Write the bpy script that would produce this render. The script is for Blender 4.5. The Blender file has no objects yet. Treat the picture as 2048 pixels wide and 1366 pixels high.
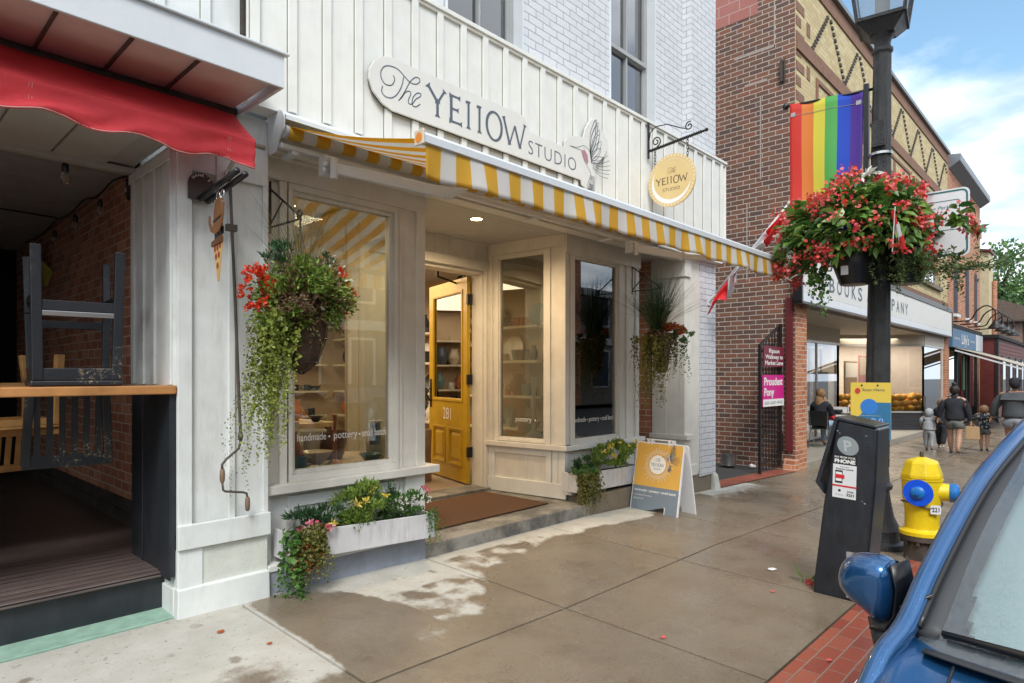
import bpy, bmesh, math, random
import numpy as np
from mathutils import Vector, Matrix, noise
R = math.radians
random.seed(7)
sc = bpy.context.scene
COL = sc.collection
# ---------------------------------------------------------------- camera
EYE = 1.474
cam = bpy.data.cameras.new('camera'); camo = bpy.data.objects.new('camera', cam); COL.objects.link(camo)
cam.sensor_width = 36; cam.lens = 22.39; cam.shift_y = 0.0327; cam.clip_start = 0.05; cam.clip_end = 2000
camo.location = (0, 0, EYE); camo.rotation_euler = (R(90), 0, R(43.3 - 90))
sc.camera = camo
# ---------------------------------------------------------------- world, sun, exposure
SUN_EL, SUN_AZ = 48, 225      # azimuth of the sun measured from +X towards +Y
w = bpy.data.worlds.new('World'); sc.world = w; w.use_nodes = True
nt = w.node_tree; nt.nodes.clear()
def N(t, ty, **k):
    n = t.nodes.new(ty)
    for a, b in k.items():
        if a in n.inputs.keys(): n.inputs[a].default_value = b
        else: setattr(n, a, b)
    return n
out = N(nt, 'ShaderNodeOutputWorld'); bg = N(nt, 'ShaderNodeBackground', Strength=0.12)
sky = N(nt, 'ShaderNodeTexSky', sky_type='NISHITA', sun_disc=False, sun_elevation=R(SUN_EL), sun_rotation=R(90 - SUN_AZ), air_density=1.0, dust_density=1.2)
tc = N(nt, 'ShaderNodeTexCoord'); sep = N(nt, 'ShaderNodeSeparateXYZ')
nt.links.new(tc.outputs['Generated'], sep.inputs[0])
mz = N(nt, 'ShaderNodeMath', operation='MAXIMUM'); mz.inputs[1].default_value = 0.06; nt.links.new(sep.outputs[2], mz.inputs[0])
az = N(nt, 'ShaderNodeMath', operation='ADD'); az.inputs[1].default_value = 0.12; nt.links.new(mz.outputs[0], az.inputs[0])
dx = N(nt, 'ShaderNodeMath', operation='DIVIDE'); dy = N(nt, 'ShaderNodeMath', operation='DIVIDE')
nt.links.new(sep.outputs[0], dx.inputs[0]); nt.links.new(az.outputs[0], dx.inputs[1])
nt.links.new(sep.outputs[1], dy.inputs[0]); nt.links.new(az.outputs[0], dy.inputs[1])
cx = N(nt, 'ShaderNodeCombineXYZ'); nt.links.new(dx.outputs[0], cx.inputs[0]); nt.links.new(dy.outputs[0], cx.inputs[1]); cx.inputs[2].default_value = 3.3
n1 = N(nt, 'ShaderNodeTexNoise', Scale=1.15, Detail=7.0, Roughness=0.55); nt.links.new(cx.outputs[0], n1.inputs['Vector'])
cr = N(nt, 'ShaderNodeValToRGB'); cr.color_ramp.elements[0].position = 0.46; cr.color_ramp.elements[1].position = 0.64
nt.links.new(n1.outputs['Fac'], cr.inputs[0])
# more cover away from the gap of blue up the street
gap = N(nt, 'ShaderNodeVectorMath', operation='DOT_PRODUCT'); nt.links.new(tc.outputs['Generated'], gap.inputs[0]); gap.inputs[1].default_value = (0.87, 0.18, 0.46)
gr = N(nt, 'ShaderNodeMapRange'); gr.inputs['From Min'].default_value = 0.80; gr.inputs['From Max'].default_value = 0.93; gr.inputs['To Min'].default_value = 0.85; gr.inputs['To Max'].default_value = 0.0
nt.links.new(gap.outputs['Value'], gr.inputs[0])
mx = N(nt, 'ShaderNodeMath', operation='MAXIMUM'); nt.links.new(cr.outputs[0], mx.inputs[0]); nt.links.new(gr.outputs[0], mx.inputs[1])
# band of cloud low over the horizon
hz = N(nt, 'ShaderNodeMapRange'); hz.inputs['From Min'].default_value = 0.12; hz.inputs['From Max'].default_value = 0.30; hz.inputs['To Min'].default_value = 0.95; hz.inputs['To Max'].default_value = 0.0
nt.links.new(sep.outputs[2], hz.inputs[0])
mx2 = N(nt, 'ShaderNodeMath', operation='MAXIMUM'); nt.links.new(mx.outputs[0], mx2.inputs[0]); nt.links.new(hz.outputs[0], mx2.inputs[1])
n2 = N(nt, 'ShaderNodeTexNoise', Scale=2.4, Detail=5.0); nt.links.new(cx.outputs[0], n2.inputs['Vector'])
cc = N(nt, 'ShaderNodeValToRGB'); cc.color_ramp.elements[0].position = 0.38; cc.color_ramp.elements[1].position = 0.60
cc.color_ramp.elements[0].color = (3.3, 3.7, 4.3, 1); cc.color_ramp.elements[1].color = (6.9, 7.05, 7.2, 1)
nt.links.new(n2.outputs['Fac'], cc.inputs[0])
mixc = N(nt, 'ShaderNodeMixRGB'); nt.links.new(mx2.outputs[0], mixc.inputs[0]); skt = N(nt, 'ShaderNodeMixRGB', blend_type='MULTIPLY'); skt.inputs[0].default_value = 1; skt.inputs[2].default_value = (0.92, 1.06, 0.98, 1); nt.links.new(sky.outputs[0], skt.inputs[1]); nt.links.new(skt.outputs[0], mixc.inputs[1]); nt.links.new(cc.outputs[0], mixc.inputs[2])
nt.links.new(mixc.outputs[0], bg.inputs[0]); nt.links.new(bg.outputs[0], out.inputs[0])
sun = bpy.data.lights.new('sun', 'SUN'); sun.energy = 1.25; sun.angle = R(20); sun.color = (1, 0.975, 0.94)
so = bpy.data.objects.new('sun', sun); COL.objects.link(so)
sd = Vector((math.cos(R(SUN_EL)) * math.cos(R(SUN_AZ)), math.cos(R(SUN_EL)) * math.sin(R(SUN_AZ)), math.sin(R(SUN_EL))))
so.rotation_euler = sd.to_track_quat('Z', 'Y').to_euler(); so.location = sd * 30
sc.view_settings.view_transform = 'Standard'; sc.view_settings.look = 'None'; sc.view_settings.gamma = 1; sc.view_settings.exposure = 1.16
sc.render.engine = 'CYCLES'
sc.cycles.max_bounces = 8; sc.cycles.transparent_max_bounces = 16; sc.cycles.caustics_reflective = False; sc.cycles.caustics_refractive = False
# ---------------------------------------------------------------- materials
MT = {}
def newmat(name):
    m = bpy.data.materials.new(name); m.use_nodes = True; t = m.node_tree; t.nodes.clear()
    o = N(t, 'ShaderNodeOutputMaterial'); p = N(t, 'ShaderNodeBsdfPrincipled'); t.links.new(p.outputs[0], o.inputs[0])
    MT[name] = m
    return m, t, p, o
def c4(c): return (c[0], c[1], c[2], 1)
def mixn(t, fac, a, b, mode='MIX'):
    n = t.nodes.new('ShaderNodeMixRGB'); n.blend_type = mode
    for i, v in enumerate((fac, a, b)):
        if isinstance(v, (int, float)): n.inputs[i].default_value = v
        elif isinstance(v, tuple): n.inputs[i].default_value = c4(v)
        else: t.links.new(v, n.inputs[i])
    return n.outputs[0]
def ramp(t, f, p0, p1, a=(0, 0, 0), b=(1, 1, 1)):
    n = t.nodes.new('ShaderNodeValToRGB'); e = n.color_ramp.elements
    e[0].position = p0; e[1].position = p1; e[0].color = c4(a); e[1].color = c4(b)
    t.links.new(f, n.inputs[0]); return n.outputs[0]
def ntex(t, scale, detail=4, rough=0.55, vec=None, out='Fac'):
    n = N(t, 'ShaderNodeTexNoise', Scale=scale, Detail=float(detail), Roughness=rough)
    if vec is None:
        q = N(t, 'ShaderNodeTexCoord'); vec = q.outputs['Object']
    t.links.new(vec, n.inputs['Vector']); return n.outputs[out]
def bump(t, p, h, strength=0.2, dist=0.01):
    b = N(t, 'ShaderNodeBump', Strength=strength, Distance=dist); t.links.new(h, b.inputs['Height']); t.links.new(b.outputs[0], p.inputs['Normal'])
def maths(t, op, a, b=None, c=None):
    n = N(t, 'ShaderNodeMath', operation=op)
    for i, v in enumerate((a, b, c)):
        if v is None: continue
        if isinstance(v, (int, float)): n.inputs[i].default_value = v
        else: t.links.new(v, n.inputs[i])
    return n.outputs[0]
def paint(name, col, rough=0.5, var=0.06, dirt=0.0, dcol=(0.25, 0.2, 0.14), bs=0.08, metal=0.0, scale=6, grain=False, coat=0.0):
    m, t, p, o = newmat(name)
    f = ntex(t, scale, 5)
    d = tuple(c * (1 - var * 2) for c in col); l = tuple(min(1, c * (1 + var)) for c in col)
    c = ramp(t, f, 0.3, 0.7, d, l)
    if dirt > 0:
        q = N(t, 'ShaderNodeTexCoord'); mp = N(t, 'ShaderNodeMapping'); mp.inputs['Scale'].default_value = (9, 9, 1.6)
        t.links.new(q.outputs['Object'], mp.inputs[0])
        g = ntex(t, 1.6, 8, 0.7, mp.outputs[0]); g = ramp(t, g, 0.50, 0.85)
        c = mixn(t, maths(t, 'MULTIPLY', g, dirt), c, dcol)
    t.links.new(c, p.inputs['Base Color'])
    p.inputs['Roughness'].default_value = rough; p.inputs['Metallic'].default_value = metal
    if coat: p.inputs['Coat Weight'].default_value = coat
    if grain:
        q = N(t, 'ShaderNodeTexCoord'); mp = N(t, 'ShaderNodeMapping'); mp.inputs['Scale'].default_value = (60, 60, 3)
        t.links.new(q.outputs['Object'], mp.inputs[0]); h = ntex(t, 1, 4, 0.6, mp.outputs[0])
    else: h = ntex(t, scale * 14, 3)
    bump(t, p, h, bs * 3, 0.004)
    return m
def uvnode(t): return N(t, 'ShaderNodeUVMap').outputs[0]
def brick(name, cols, mortar, w=0.215, h=0.075, mw=0.011, rough=0.85, bstr=0.6, irr=0.012, stain=0.15, mort_rough=0.9, crack=0):
    m, t, p, o = newmat(name)
    uv = uvnode(t)
    nz = N(t, 'ShaderNodeTexNoise', Scale=5.0, Detail=3.0); t.links.new(uv, nz.inputs['Vector'])
    off = N(t, 'ShaderNodeVectorMath', operation='MULTIPLY_ADD'); t.links.new(nz.outputs['Color'], off.inputs[0]); off.inputs[1].default_value = (irr, irr, 0); t.links.new(uv, off.inputs[2])
    s = N(t, 'ShaderNodeSeparateXYZ'); t.links.new(off.outputs[0], s.inputs[0])
    v = maths(t, 'DIVIDE', s.outputs[1], h); row = maths(t, 'FLOOR', v)
    par = maths(t, 'MULTIPLY', row, 0.5); par = maths(t, 'FRACT', par)
    u = maths(t, 'DIVIDE', s.outputs[0], w); u = maths(t, 'ADD', u, par); colm = maths(t, 'FLOOR', u)
    fu = maths(t, 'FRACT', u); fv = maths(t, 'FRACT', v)
    du = maths(t, 'MULTIPLY', maths(t, 'MINIMUM', fu, maths(t, 'SUBTRACT', 1.0, fu)), w)
    dv = maths(t, 'MULTIPLY', maths(t, 'MINIMUM', fv, maths(t, 'SUBTRACT', 1.0, fv)), h)
    dd = maths(t, 'MINIMUM', du, dv)
    n3 = ntex(t, 60, 3, 0.6, uv); dd = maths(t, 'ADD', dd, maths(t, 'MULTIPLY', maths(t, 'SUBTRACT', n3, 0.5), 0.006))
    mr = N(t, 'ShaderNodeMapRange'); mr.inputs['From Min'].default_value = mw * 0.5 - 0.0015; mr.inputs['From Max'].default_value = mw * 0.5 + 0.002
    t.links.new(dd, mr.inputs[0]); mask = mr.outputs[0]
    cb = N(t, 'ShaderNodeCombineXYZ'); t.links.new(colm, cb.inputs[0]); t.links.new(row, cb.inputs[1])
    wn = N(t, 'ShaderNodeTexWhiteNoise', noise_dimensions='2D'); t.links.new(cb.outputs[0], wn.inputs['Vector'])
    rp = t.nodes.new('ShaderNodeValToRGB'); rp.color_ramp.interpolation = 'CONSTANT' if len(cols) > 2 else 'LINEAR'
    while len(rp.color_ramp.elements) < len(cols): rp.color_ramp.elements.new(0.5)
    for i, cl in enumerate(cols): rp.color_ramp.elements[i].position = i / len(cols); rp.color_ramp.elements[i].color = c4(cl)
    t.links.new(wn.outputs[0], rp.inputs[0])
    c = mixn(t, maths(t, 'MULTIPLY', ntex(t, 35, 4, 0.6, uv), 0.35), rp.outputs[0], tuple(x * 0.45 for x in cols[0]))
    c = mixn(t, mask, mortar, c)
    if stain:
        c = mixn(t, maths(t, 'MULTIPLY', ramp(t, ntex(t, 1.3, 6, 0.6, uv), 0.45, 0.75), stain), c, (0.08, 0.06, 0.05))
    t.links.new(c, p.inputs['Base Color']); p.inputs['Roughness'].default_value = rough
    hgt = maths(t, 'ADD', mask, maths(t, 'MULTIPLY', ntex(t, 90, 3, 0.6, uv), 0.25))
    bump(t, p, hgt, bstr, 0.008)
    return m
def plain(name, col, rough=0.5, metal=0.0, emit=0, trans=0, alpha=1, spec=0.5):
    m, t, p, o = newmat(name)
    p.inputs['Base Color'].default_value = c4(col); p.inputs['Roughness'].default_value = rough; p.inputs['Metallic'].default_value = metal
    p.inputs['Specular IOR Level'].default_value = spec
    if emit: p.inputs['Emission Color'].default_value = c4(col); p.inputs['Emission Strength'].default_value = emit
    if trans: p.inputs['Transmission Weight'].default_value = trans
    return m
def glass(name, tint=(0.9, 0.95, 0.93), boost=1.6, rough=0.0, spot=0):
    m, t, p, o = newmat(name); t.nodes.remove(p)
    tr = N(t, 'ShaderNodeBsdfTransparent'); tr.inputs[0].default_value = c4(tint)
    gl = N(t, 'ShaderNodeBsdfGlossy'); gl.inputs['Roughness'].default_value = rough; gl.inputs[0].default_value = (0.95, 0.97, 1, 1)
    fr = N(t, 'ShaderNodeFresnel'); fr.inputs[0].default_value = 1.5
    f = maths(t, 'MULTIPLY', fr.outputs[0], boost)
    f = maths(t, 'MINIMUM', f, 1.0)
    mxn = N(t, 'ShaderNodeMixShader'); t.links.new(f, mxn.inputs[0]); t.links.new(tr.outputs[0], mxn.inputs[1]); t.links.new(gl.outputs[0], mxn.inputs[2])
    if spot:   # beads of rain water all over the glass
        df = N(t, 'ShaderNodeBsdfDiffuse'); df.inputs[0].default_value = (0.62, 0.72, 0.78, 1); q = N(t, 'ShaderNodeTexCoord')
        vo = N(t, 'ShaderNodeTexVoronoi', Scale=420.0); t.links.new(q.outputs['Object'], vo.inputs['Vector'])
        k = ramp(t, vo.outputs['Distance'], 0.1, 0.6, (1, 1, 1), (0.45, 0.45, 0.45)); k = maths(t, 'MULTIPLY', k, ramp(t, ntex(t, 60, 4, 0.7), 0.3, 0.6, (0.6, 0.6, 0.6), (1, 1, 1)))
        m2 = N(t, 'ShaderNodeMixShader'); t.links.new(maths(t, 'MULTIPLY', k, spot), m2.inputs[0]); t.links.new(mxn.outputs[0], m2.inputs[1]); t.links.new(df.outputs[0], m2.inputs[2]); mxn = m2
        b = N(t, 'ShaderNodeBump', Strength=0.35, Distance=0.001); t.links.new(k, b.inputs['Height']); t.links.new(b.outputs[0], gl.inputs['Normal'])
    t.links.new(mxn.outputs[0], o.inputs[0]); return m
def leafmat(name, c1, c2, rough=0.5, c3=None, trans=0.25):
    m, t, p, o = newmat(name)
    g = N(t, 'ShaderNodeNewGeometry'); rp = t.nodes.new('ShaderNodeValToRGB'); e = rp.color_ramp.elements
    e[0].color = c4(c1); e[1].color = c4(c2)
    if c3: x = e.new(0.93); x.color = c4(c3); e[1].position = 0.85 if e[1].position > 0.9 else e[1].position
    t.links.new(g.outputs['Random Per Island'], rp.inputs[0]); t.links.new(rp.outputs[0], p.inputs['Base Color'])
    p.inputs['Roughness'].default_value = rough
    tl = N(t, 'ShaderNodeBsdfTranslucent'); t.links.new(rp.outputs[0], tl.inputs[0])
    ms = N(t, 'ShaderNodeMixShader'); ms.inputs[0].default_value = trans
    t.links.new(p.outputs[0], ms.inputs[1]); t.links.new(tl.outputs[0], ms.inputs[2]); t.links.new(ms.outputs[0], o.inputs[0])
    return m
def stripes(name, c1, c2, period, phase, axis=0, rough=0.75):
    m, t, p, o = newmat(name)
    q = N(t, 'ShaderNodeUVMap'); s = N(t, 'ShaderNodeSeparateXYZ'); t.links.new(q.outputs[0], s.inputs[0])
    f = maths(t, 'FRACT', maths(t, 'DIVIDE', maths(t, 'SUBTRACT', s.outputs[axis], phase), period))
    k = maths(t, 'LESS_THAN', f, 0.5)
    c = mixn(t, k, c2, c1); c = mixn(t, 0.12, c, ntex(t, 3, 4, out='Color'), 'OVERLAY')
    t.links.new(c, p.inputs['Base Color']); p.inputs['Roughness'].default_value = rough
    tl = N(t, 'ShaderNodeBsdfTranslucent'); t.links.new(c, tl.inputs[0]); ms = N(t, 'ShaderNodeMixShader'); ms.inputs[0].default_value = 0.5
    t.links.new(p.outputs[0], ms.inputs[1]); t.links.new(tl.outputs[0], ms.inputs[2]); t.links.new(ms.outputs[0], o.inputs[0])
    bump(t, p, ntex(t, 400, 2), 0.15, 0.001)
    return m
# ---------------------------------------------------------------- mesh helpers
class MB:
    def __init__(s): s.v = []; s.f = []; s.m = []; s.c = 0; s.uv = {}
    def mat(s, i): s.c = i; return s
    def add(s, vs, fs, uvs=None):
        b = len(s.v); s.v += [tuple(x) for x in vs]
        for k, f in enumerate(fs):
            if uvs: s.uv[len(s.f)] = uvs[k]
            s.f.append([b + i for i in f]); s.m.append(s.c)
        return s
    def box(s, x0, x1, y0, y1, z0, z1):
        x0, x1 = min(x0, x1), max(x0, x1); y0, y1 = min(y0, y1), max(y0, y1); z0, z1 = min(z0, z1), max(z0, z1)
        return s.add([(x0, y0, z0), (x1, y0, z0), (x1, y1, z0), (x0, y1, z0), (x0, y0, z1), (x1, y0, z1), (x1, y1, z1), (x0, y1, z1)],
                     [(0, 3, 2, 1), (4, 5, 6, 7), (0, 1, 5, 4), (1, 2, 6, 5), (2, 3, 7, 6), (3, 0, 4, 7)])
    def hexa(s, b, t):   # bottom 4 pts and top 4 pts, counter-clockwise
        return s.add(list(b) + list(t), [(3, 2, 1, 0), (4, 5, 6, 7), (0, 1, 5, 4), (1, 2, 6, 5), (2, 3, 7, 6), (3, 0, 4, 7)])
    def bar(s, a, b, w, h=None, up=(0, 0, 1)):   # rectangular bar between two points
        h = h or w; a = Vector(a); b = Vector(b); d = (b - a).normalized(); u = Vector(up)
        if abs(d.dot(u)) > 0.95: u = Vector((1, 0, 0))
        r = d.cross(u).normalized(); u = r.cross(d).normalized()
        q = lambda c: [c - r * w / 2 - u * h / 2, c + r * w / 2 - u * h / 2, c + r * w / 2 + u * h / 2, c - r * w / 2 + u * h / 2]
        return s.add(q(a) + q(b), [(0, 1, 2, 3), (7, 6, 5, 4), (0, 4, 5, 1), (1, 5, 6, 2), (2, 6, 7, 3), (3, 7, 4, 0)])
    def tube(s, pts, r, n=8, cap=True, flat=1.0):
        pts = [Vector(p) for p in pts]; rs = r if isinstance(r, (list, tuple)) else [r] * len(pts)
        vs = []; fs = []; pr = None
        for i, p in enumerate(pts):
            d = (pts[min(i + 1, len(pts) - 1)] - pts[max(i - 1, 0)]).normalized()
            if pr is None:
                u = Vector((0, 0, 1)) if abs(d.z) < 0.9 else Vector((1, 0, 0)); pr = d.cross(u).normalized()
            else:
                pr = (pr - d * pr.dot(d))
                pr = pr.normalized() if pr.length > 1e-6 else d.orthogonal().normalized()
            q = d.cross(pr)
            for k in range(n):
                a = 2 * math.pi * k / n; vs.append(p + (pr * math.cos(a) + q * math.sin(a) * flat) * rs[i])
        for i in range(len(pts) - 1):
            for k in range(n): fs.append((i * n + k, i * n + (k + 1) % n, (i + 1) * n + (k + 1) % n, (i + 1) * n + k))
        if cap: fs.append(tuple(range(n))[::-1]); fs.append(tuple((len(pts) - 1) * n + k for k in range(n)))
        return s.add(vs, fs)
    def lathe(s, prof, c=(0, 0, 0), n=24, axis='z', sq=None):   # prof: (radius, height)
        vs = []; fs = []
        for r, h in prof:
            for k in range(n):
                a = 2 * math.pi * k / n + (math.pi / n); x, y = r * math.cos(a), r * math.sin(a)
                if axis == 'z': vs.append((c[0] + x, c[1] + y, c[2] + h))
                elif axis == 'x': vs.append((c[0] + h, c[1] + x, c[2] + y))
                else: vs.append((c[0] + x, c[1] + h, c[2] + y))
        for i in range(len(prof) - 1):
            for k in range(n): fs.append((i * n + k, i * n + (k + 1) % n, (i + 1) * n + (k + 1) % n, (i + 1) * n + k))
        fs.append(tuple(range(n))[::-1]); fs.append(tuple((len(prof) - 1) * n + k for k in range(n)))
        return s.add(vs, fs)
    def ball(s, c, r, n=10, sz=(1, 1, 1)):
        m = n // 2; pr = [(max(1e-4, math.sin(math.pi * i / m)), -math.cos(math.pi * i / m)) for i in range(m + 1)]
        vs = []; fs = []
        for a, h in pr:
            for k in range(n): t = 2 * math.pi * k / n; vs.append((c[0] + a * math.cos(t) * r * sz[0], c[1] + a * math.sin(t) * r * sz[1], c[2] + h * r * sz[2]))
        for i in range(m):
            for k in range(n): fs.append((i * n + k, i * n + (k + 1) % n, (i + 1) * n + (k + 1) % n, (i + 1) * n + k))
        return s.add(vs, fs)
    def slab(s, poly, o, ux, uy, un, t):    # polygon (2-D) laid at o along ux, uy, thickness t along -un
        o, ux, uy, un = Vector(o), Vector(ux), Vector(uy), Vector(un)
        n = len(poly); f = [o + ux * a + uy * b for a, b in poly]; b = [p - un * t for p in f]
        return s.add(f + b, [tuple(range(n)), tuple(range(2 * n - 1, n - 1, -1))] + [(i, n + i, n + (i + 1) % n, (i + 1) % n) for i in range(n)])
    def grid(s, fn, nu, nv, uvs=False):
        vs = []; fs = []; q = []
        for j in range(nv + 1):
            for i in range(nu + 1): vs.append(fn(i / nu, j / nv))
        for j in range(nv):
            for i in range(nu):
                a = j * (nu + 1) + i; fs.append((a, a + 1, a + nu + 2, a + nu + 1))
                q.append([(i / nu, j / nv), ((i + 1) / nu, j / nv), ((i + 1) / nu, (j + 1) / nv), (i / nu, (j + 1) / nv)])
        return s.add(vs, fs, q if uvs else None)
    def xf(s, M, start=0):
        for i in range(start, len(s.v)): s.v[i] = tuple(M @ Vector(s.v[i]))
        return s
    def build(s, name, mats, parent=None, smooth=False, bev=0, solid=0, auto=False, seg=2):
        me = bpy.data.meshes.new(name)
        off = Vector((0, 0, 0))
        if parent is not None:
            q = parent
            while q is not None: off += q.location; q = q.parent
        vs = [(a - off.x, b - off.y, c - off.z) for a, b, c in s.v] if off.length else s.v
        me.from_pydata(vs, [], s.f); me.update()
        if not isinstance(mats, (list, tuple)): mats = [mats]
        for m in mats: me.materials.append(MT[m] if isinstance(m, str) else m)
        if len(mats) > 1: me.polygons.foreach_set('material_index', [min(x, len(mats) - 1) for x in s.m])
        uvl = me.uv_layers.new(name='UVMap'); data = uvl.data
        for p in me.polygons:
            if p.index in s.uv:
                for li, uv in zip(p.loop_indices, s.uv[p.index]): data[li].uv = uv
                continue
            n = p.normal; ax, ay, azz = abs(n.x), abs(n.y), abs(n.z)
            for li in p.loop_indices:
                v = s.v[me.loops[li].vertex_index]
                data[li].uv = (v[1], v[2]) if ax >= ay and ax >= azz else ((v[0], v[2]) if ay >= azz else (v[0], v[1]))
        o = bpy.data.objects.new(name, me); COL.objects.link(o)
        if parent is not None: o.parent = parent
        if smooth: me.polygons.foreach_set('use_smooth', [True] * len(me.polygons))
        if auto:
            me.polygons.foreach_set('use_smooth', [True] * len(me.polygons))
            try: me.set_sharp_from_angle(angle=R(38))
            except Exception: pass
        if bev:
            b = o.modifiers.new('bevel', 'BEVEL'); b.width = bev; b.segments = seg; b.limit_method = 'ANGLE'; b.angle_limit = R(40); b.harden_normals = False
        if solid:
            q = o.modifiers.new('solid', 'SOLIDIFY'); q.thickness = solid; q.offset = 0
        return o
def tag(o, label=None, cat=None, group=None, kind=None):
    if label: o['label'] = label
    if cat: o['category'] = cat
    if group: o['group'] = group
    if kind: o['kind'] = kind
    return o
def thing(name, label, cat, loc=(0, 0, 0), group=None):
    o = bpy.data.objects.new(name, None); COL.objects.link(o); o.location = loc; o.empty_display_size = 0.1
    return tag(o, label, cat, group)
def copy_tree(o, parent=None):
    c = o.copy(); COL.objects.link(c)
    if parent is not None: c.parent = parent
    for ch in list(o.children): copy_tree(ch, c)
    return c
def struct(name, mb, mats, **k): return tag(mb.build(name, mats, **k), kind='structure')
_tc = {}
def text_mesh(body, bold=0.0, shear=0.0, spacing=1.0):
    key = (body, bold, shear, spacing)
    if key in _tc: return _tc[key]
    cu = bpy.data.curves.new('t', 'FONT'); cu.body = body; cu.size = 1; cu.offset = bold; cu.shear = shear; cu.space_character = spacing; cu.resolution_u = 3
    ob = bpy.data.objects.new('t', cu); COL.objects.link(ob); dg = bpy.context.evaluated_depsgraph_get(); dg.update()
    me = ob.evaluated_get(dg).to_mesh(); vs = [(v.co.x, v.co.y) for v in me.vertices]; fs = [tuple(p.vertices) for p in me.polygons]
    ob.evaluated_get(dg).to_mesh_clear(); bpy.data.objects.remove(ob); bpy.data.curves.remove(cu)
    _tc[key] = (vs, fs); return _tc[key]
def text(mb, body, o, ux, uy, height=None, width=None, align='l', bold=0.0, shear=0.0, spacing=1.0, flatten=None):
    """letters laid on a plane; height = cap height, width = overall width"""
    vs, fs = text_mesh(body, bold, shear, spacing)
    if not vs: return
    x0 = min(v[0] for v in vs); x1 = max(v[0] for v in vs)
    sy = (height or 0.1) / 0.7; sx = sy if width is None else width / (x1 - x0)
    if height is None: sy = sx
    W = (x1 - x0) * sx; sh = {'l': 0, 'c': -W / 2, 'r': -W}[align]
    o, ux, uy = Vector(o), Vector(ux), Vector(uy)
    mb.add([o + ux * ((v[0] - x0) * sx + sh) + uy * (v[1] * sy) for v in vs], fs)
def smooth_pts(p, n=6):
    out = []
    for i in range(len(p) - 1):
        p0, p1, p2, p3 = [Vector(p[max(0, min(len(p) - 1, i + k))]) for k in (-1, 0, 1, 2)]
        for j in range(n):
            t = j / n; out.append(0.5 * ((2 * p1) + (p2 - p0) * t + (2 * p0 - 5 * p1 + 4 * p2 - p3) * t * t + (3 * p1 - p0 - 3 * p2 + p3) * t ** 3))
    out.append(Vector(p[-1])); return out
def ribbon(mb, pts, w, o=(0, 0, 0), ux=(1, 0, 0), uy=(0, 0, 1), closed=False):
    """flat stroke on a plane; w number or list of widths"""
    o, ux, uy = Vector(o), Vector(ux), Vector(uy); n = len(pts); vs = []
    P2 = [Vector((p[0], p[1])) for p in pts]
    for i, p in enumerate(P2):
        a = P2[(i - 1) % n] if (closed or i > 0) else p; b = P2[(i + 1) % n] if (closed or i < n - 1) else p
        d = (b - a); d = d.normalized() if d.length > 0 else Vector((1, 0)); q = Vector((-d.y, d.x)); ww = (w[i] if isinstance(w, (list, tuple)) else w) / 2
        for sgn in (1, -1): k = p + q * ww * sgn; vs.append(o + ux * k.x + uy * k.y)
    fs = [(2 * i, 2 * i + 1, 2 * ((i + 1) % n) + 1, 2 * ((i + 1) % n)) for i in range(n if closed else n - 1)]
    mb.add(vs, fs)
def disc(mb, c, r, ux, uy, n=32, ry=None):
    c, ux, uy = Vector(c), Vector(ux), Vector(uy); ry = ry or r
    mb.add([c + ux * (r * math.cos(2 * math.pi * k / n)) + uy * (ry * math.sin(2 * math.pi * k / n)) for k in range(n)], [tuple(range(n))])
def quads(mb, rects, o, ux, uy):   # rects (x0,y0,x1,y1) on plane
    o, ux, uy = Vector(o), Vector(ux), Vector(uy)
    for a, b, c, d in rects: mb.add([o + ux * a + uy * b, o + ux * c + uy * b, o + ux * c + uy * d, o + ux * a + uy * d], [(0, 1, 2, 3)])
def leaves(mb, pts, size, up=0.3, out=None, aspect=0.5, fold=0.25, sv=0.4, rng=random, droop=0):
    """scatter leaf shaped faces (two folded triangular halves)"""
    for p in pts:
        p = Vector(p); d = Vector((rng.gauss(0, 1), rng.gauss(0, 1), rng.gauss(0, 1)))
        if out is not None: d = d * 0.7 + (p - Vector(out)).normalized() * 1.2
        d.z += up - droop; d.normalize()
        s = size * (1 - sv + 2 * sv * rng.random()); r = d.cross(Vector((rng.gauss(0, 1), rng.gauss(0, 1), rng.gauss(0, 0.6)))).normalized(); n = d.cross(r)
        w = s * aspect * 0.5
        mb.add([p, p + d * s * 0.5 + r * w + n * w * fold, p + d * s, p + d * s * 0.5 - r * w + n * w * fold], [(0, 1, 2), (0, 2, 3)])
def g1(X):
    K = [(-40, 0.10), (0, 0.05), (1.4, 0.048), (1.95, 0.04), (3.25, 0.005), (5.4, 0), (11.6, -0.2), (17.2, -0.265), (22, -0.30), (40, -0.36), (400, -0.5)]
    if X <= K[0][0]: return K[0][1]
    for (a, u), (b, v) in zip(K, K[1:]):
        if X <= b: return u + (v - u) * (X - a) / (b - a)
    return K[-1][1]
def G(X, Y):
    """height of the walking surface"""
    return g1(X) - 0.03 * max(0.0, 4.0 - max(Y, 0.9))
# ---------------------------------------------------------------- shared materials
paint('white_board', (0.77, 0.78, 0.745), 0.55, 0.03, 0.16, (0.34, 0.29, 0.2), grain=True)
paint('cream_board', (0.72, 0.70, 0.635), 0.55, 0.04, 0.22, (0.30, 0.24, 0.16), grain=True)
paint('column_white', (0.72, 0.75, 0.735), 0.5, 0.05, 0.36, (0.24, 0.22, 0.16), grain=True)
paint('rough_white', (0.64, 0.66, 0.60), 0.7, 0.05, 0.25, (0.3, 0.3, 0.2), bs=0.35, scale=9)
paint('metal_white', (0.66, 0.70, 0.73), 0.35, 0.02, 0.06)
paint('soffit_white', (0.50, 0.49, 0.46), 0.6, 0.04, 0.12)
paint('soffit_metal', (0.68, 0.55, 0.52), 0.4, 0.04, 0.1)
paint('dark_paint', (0.022, 0.026, 0.032), 0.42, 0.15, 0.35, (0.06, 0.06, 0.06), grain=True)
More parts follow.
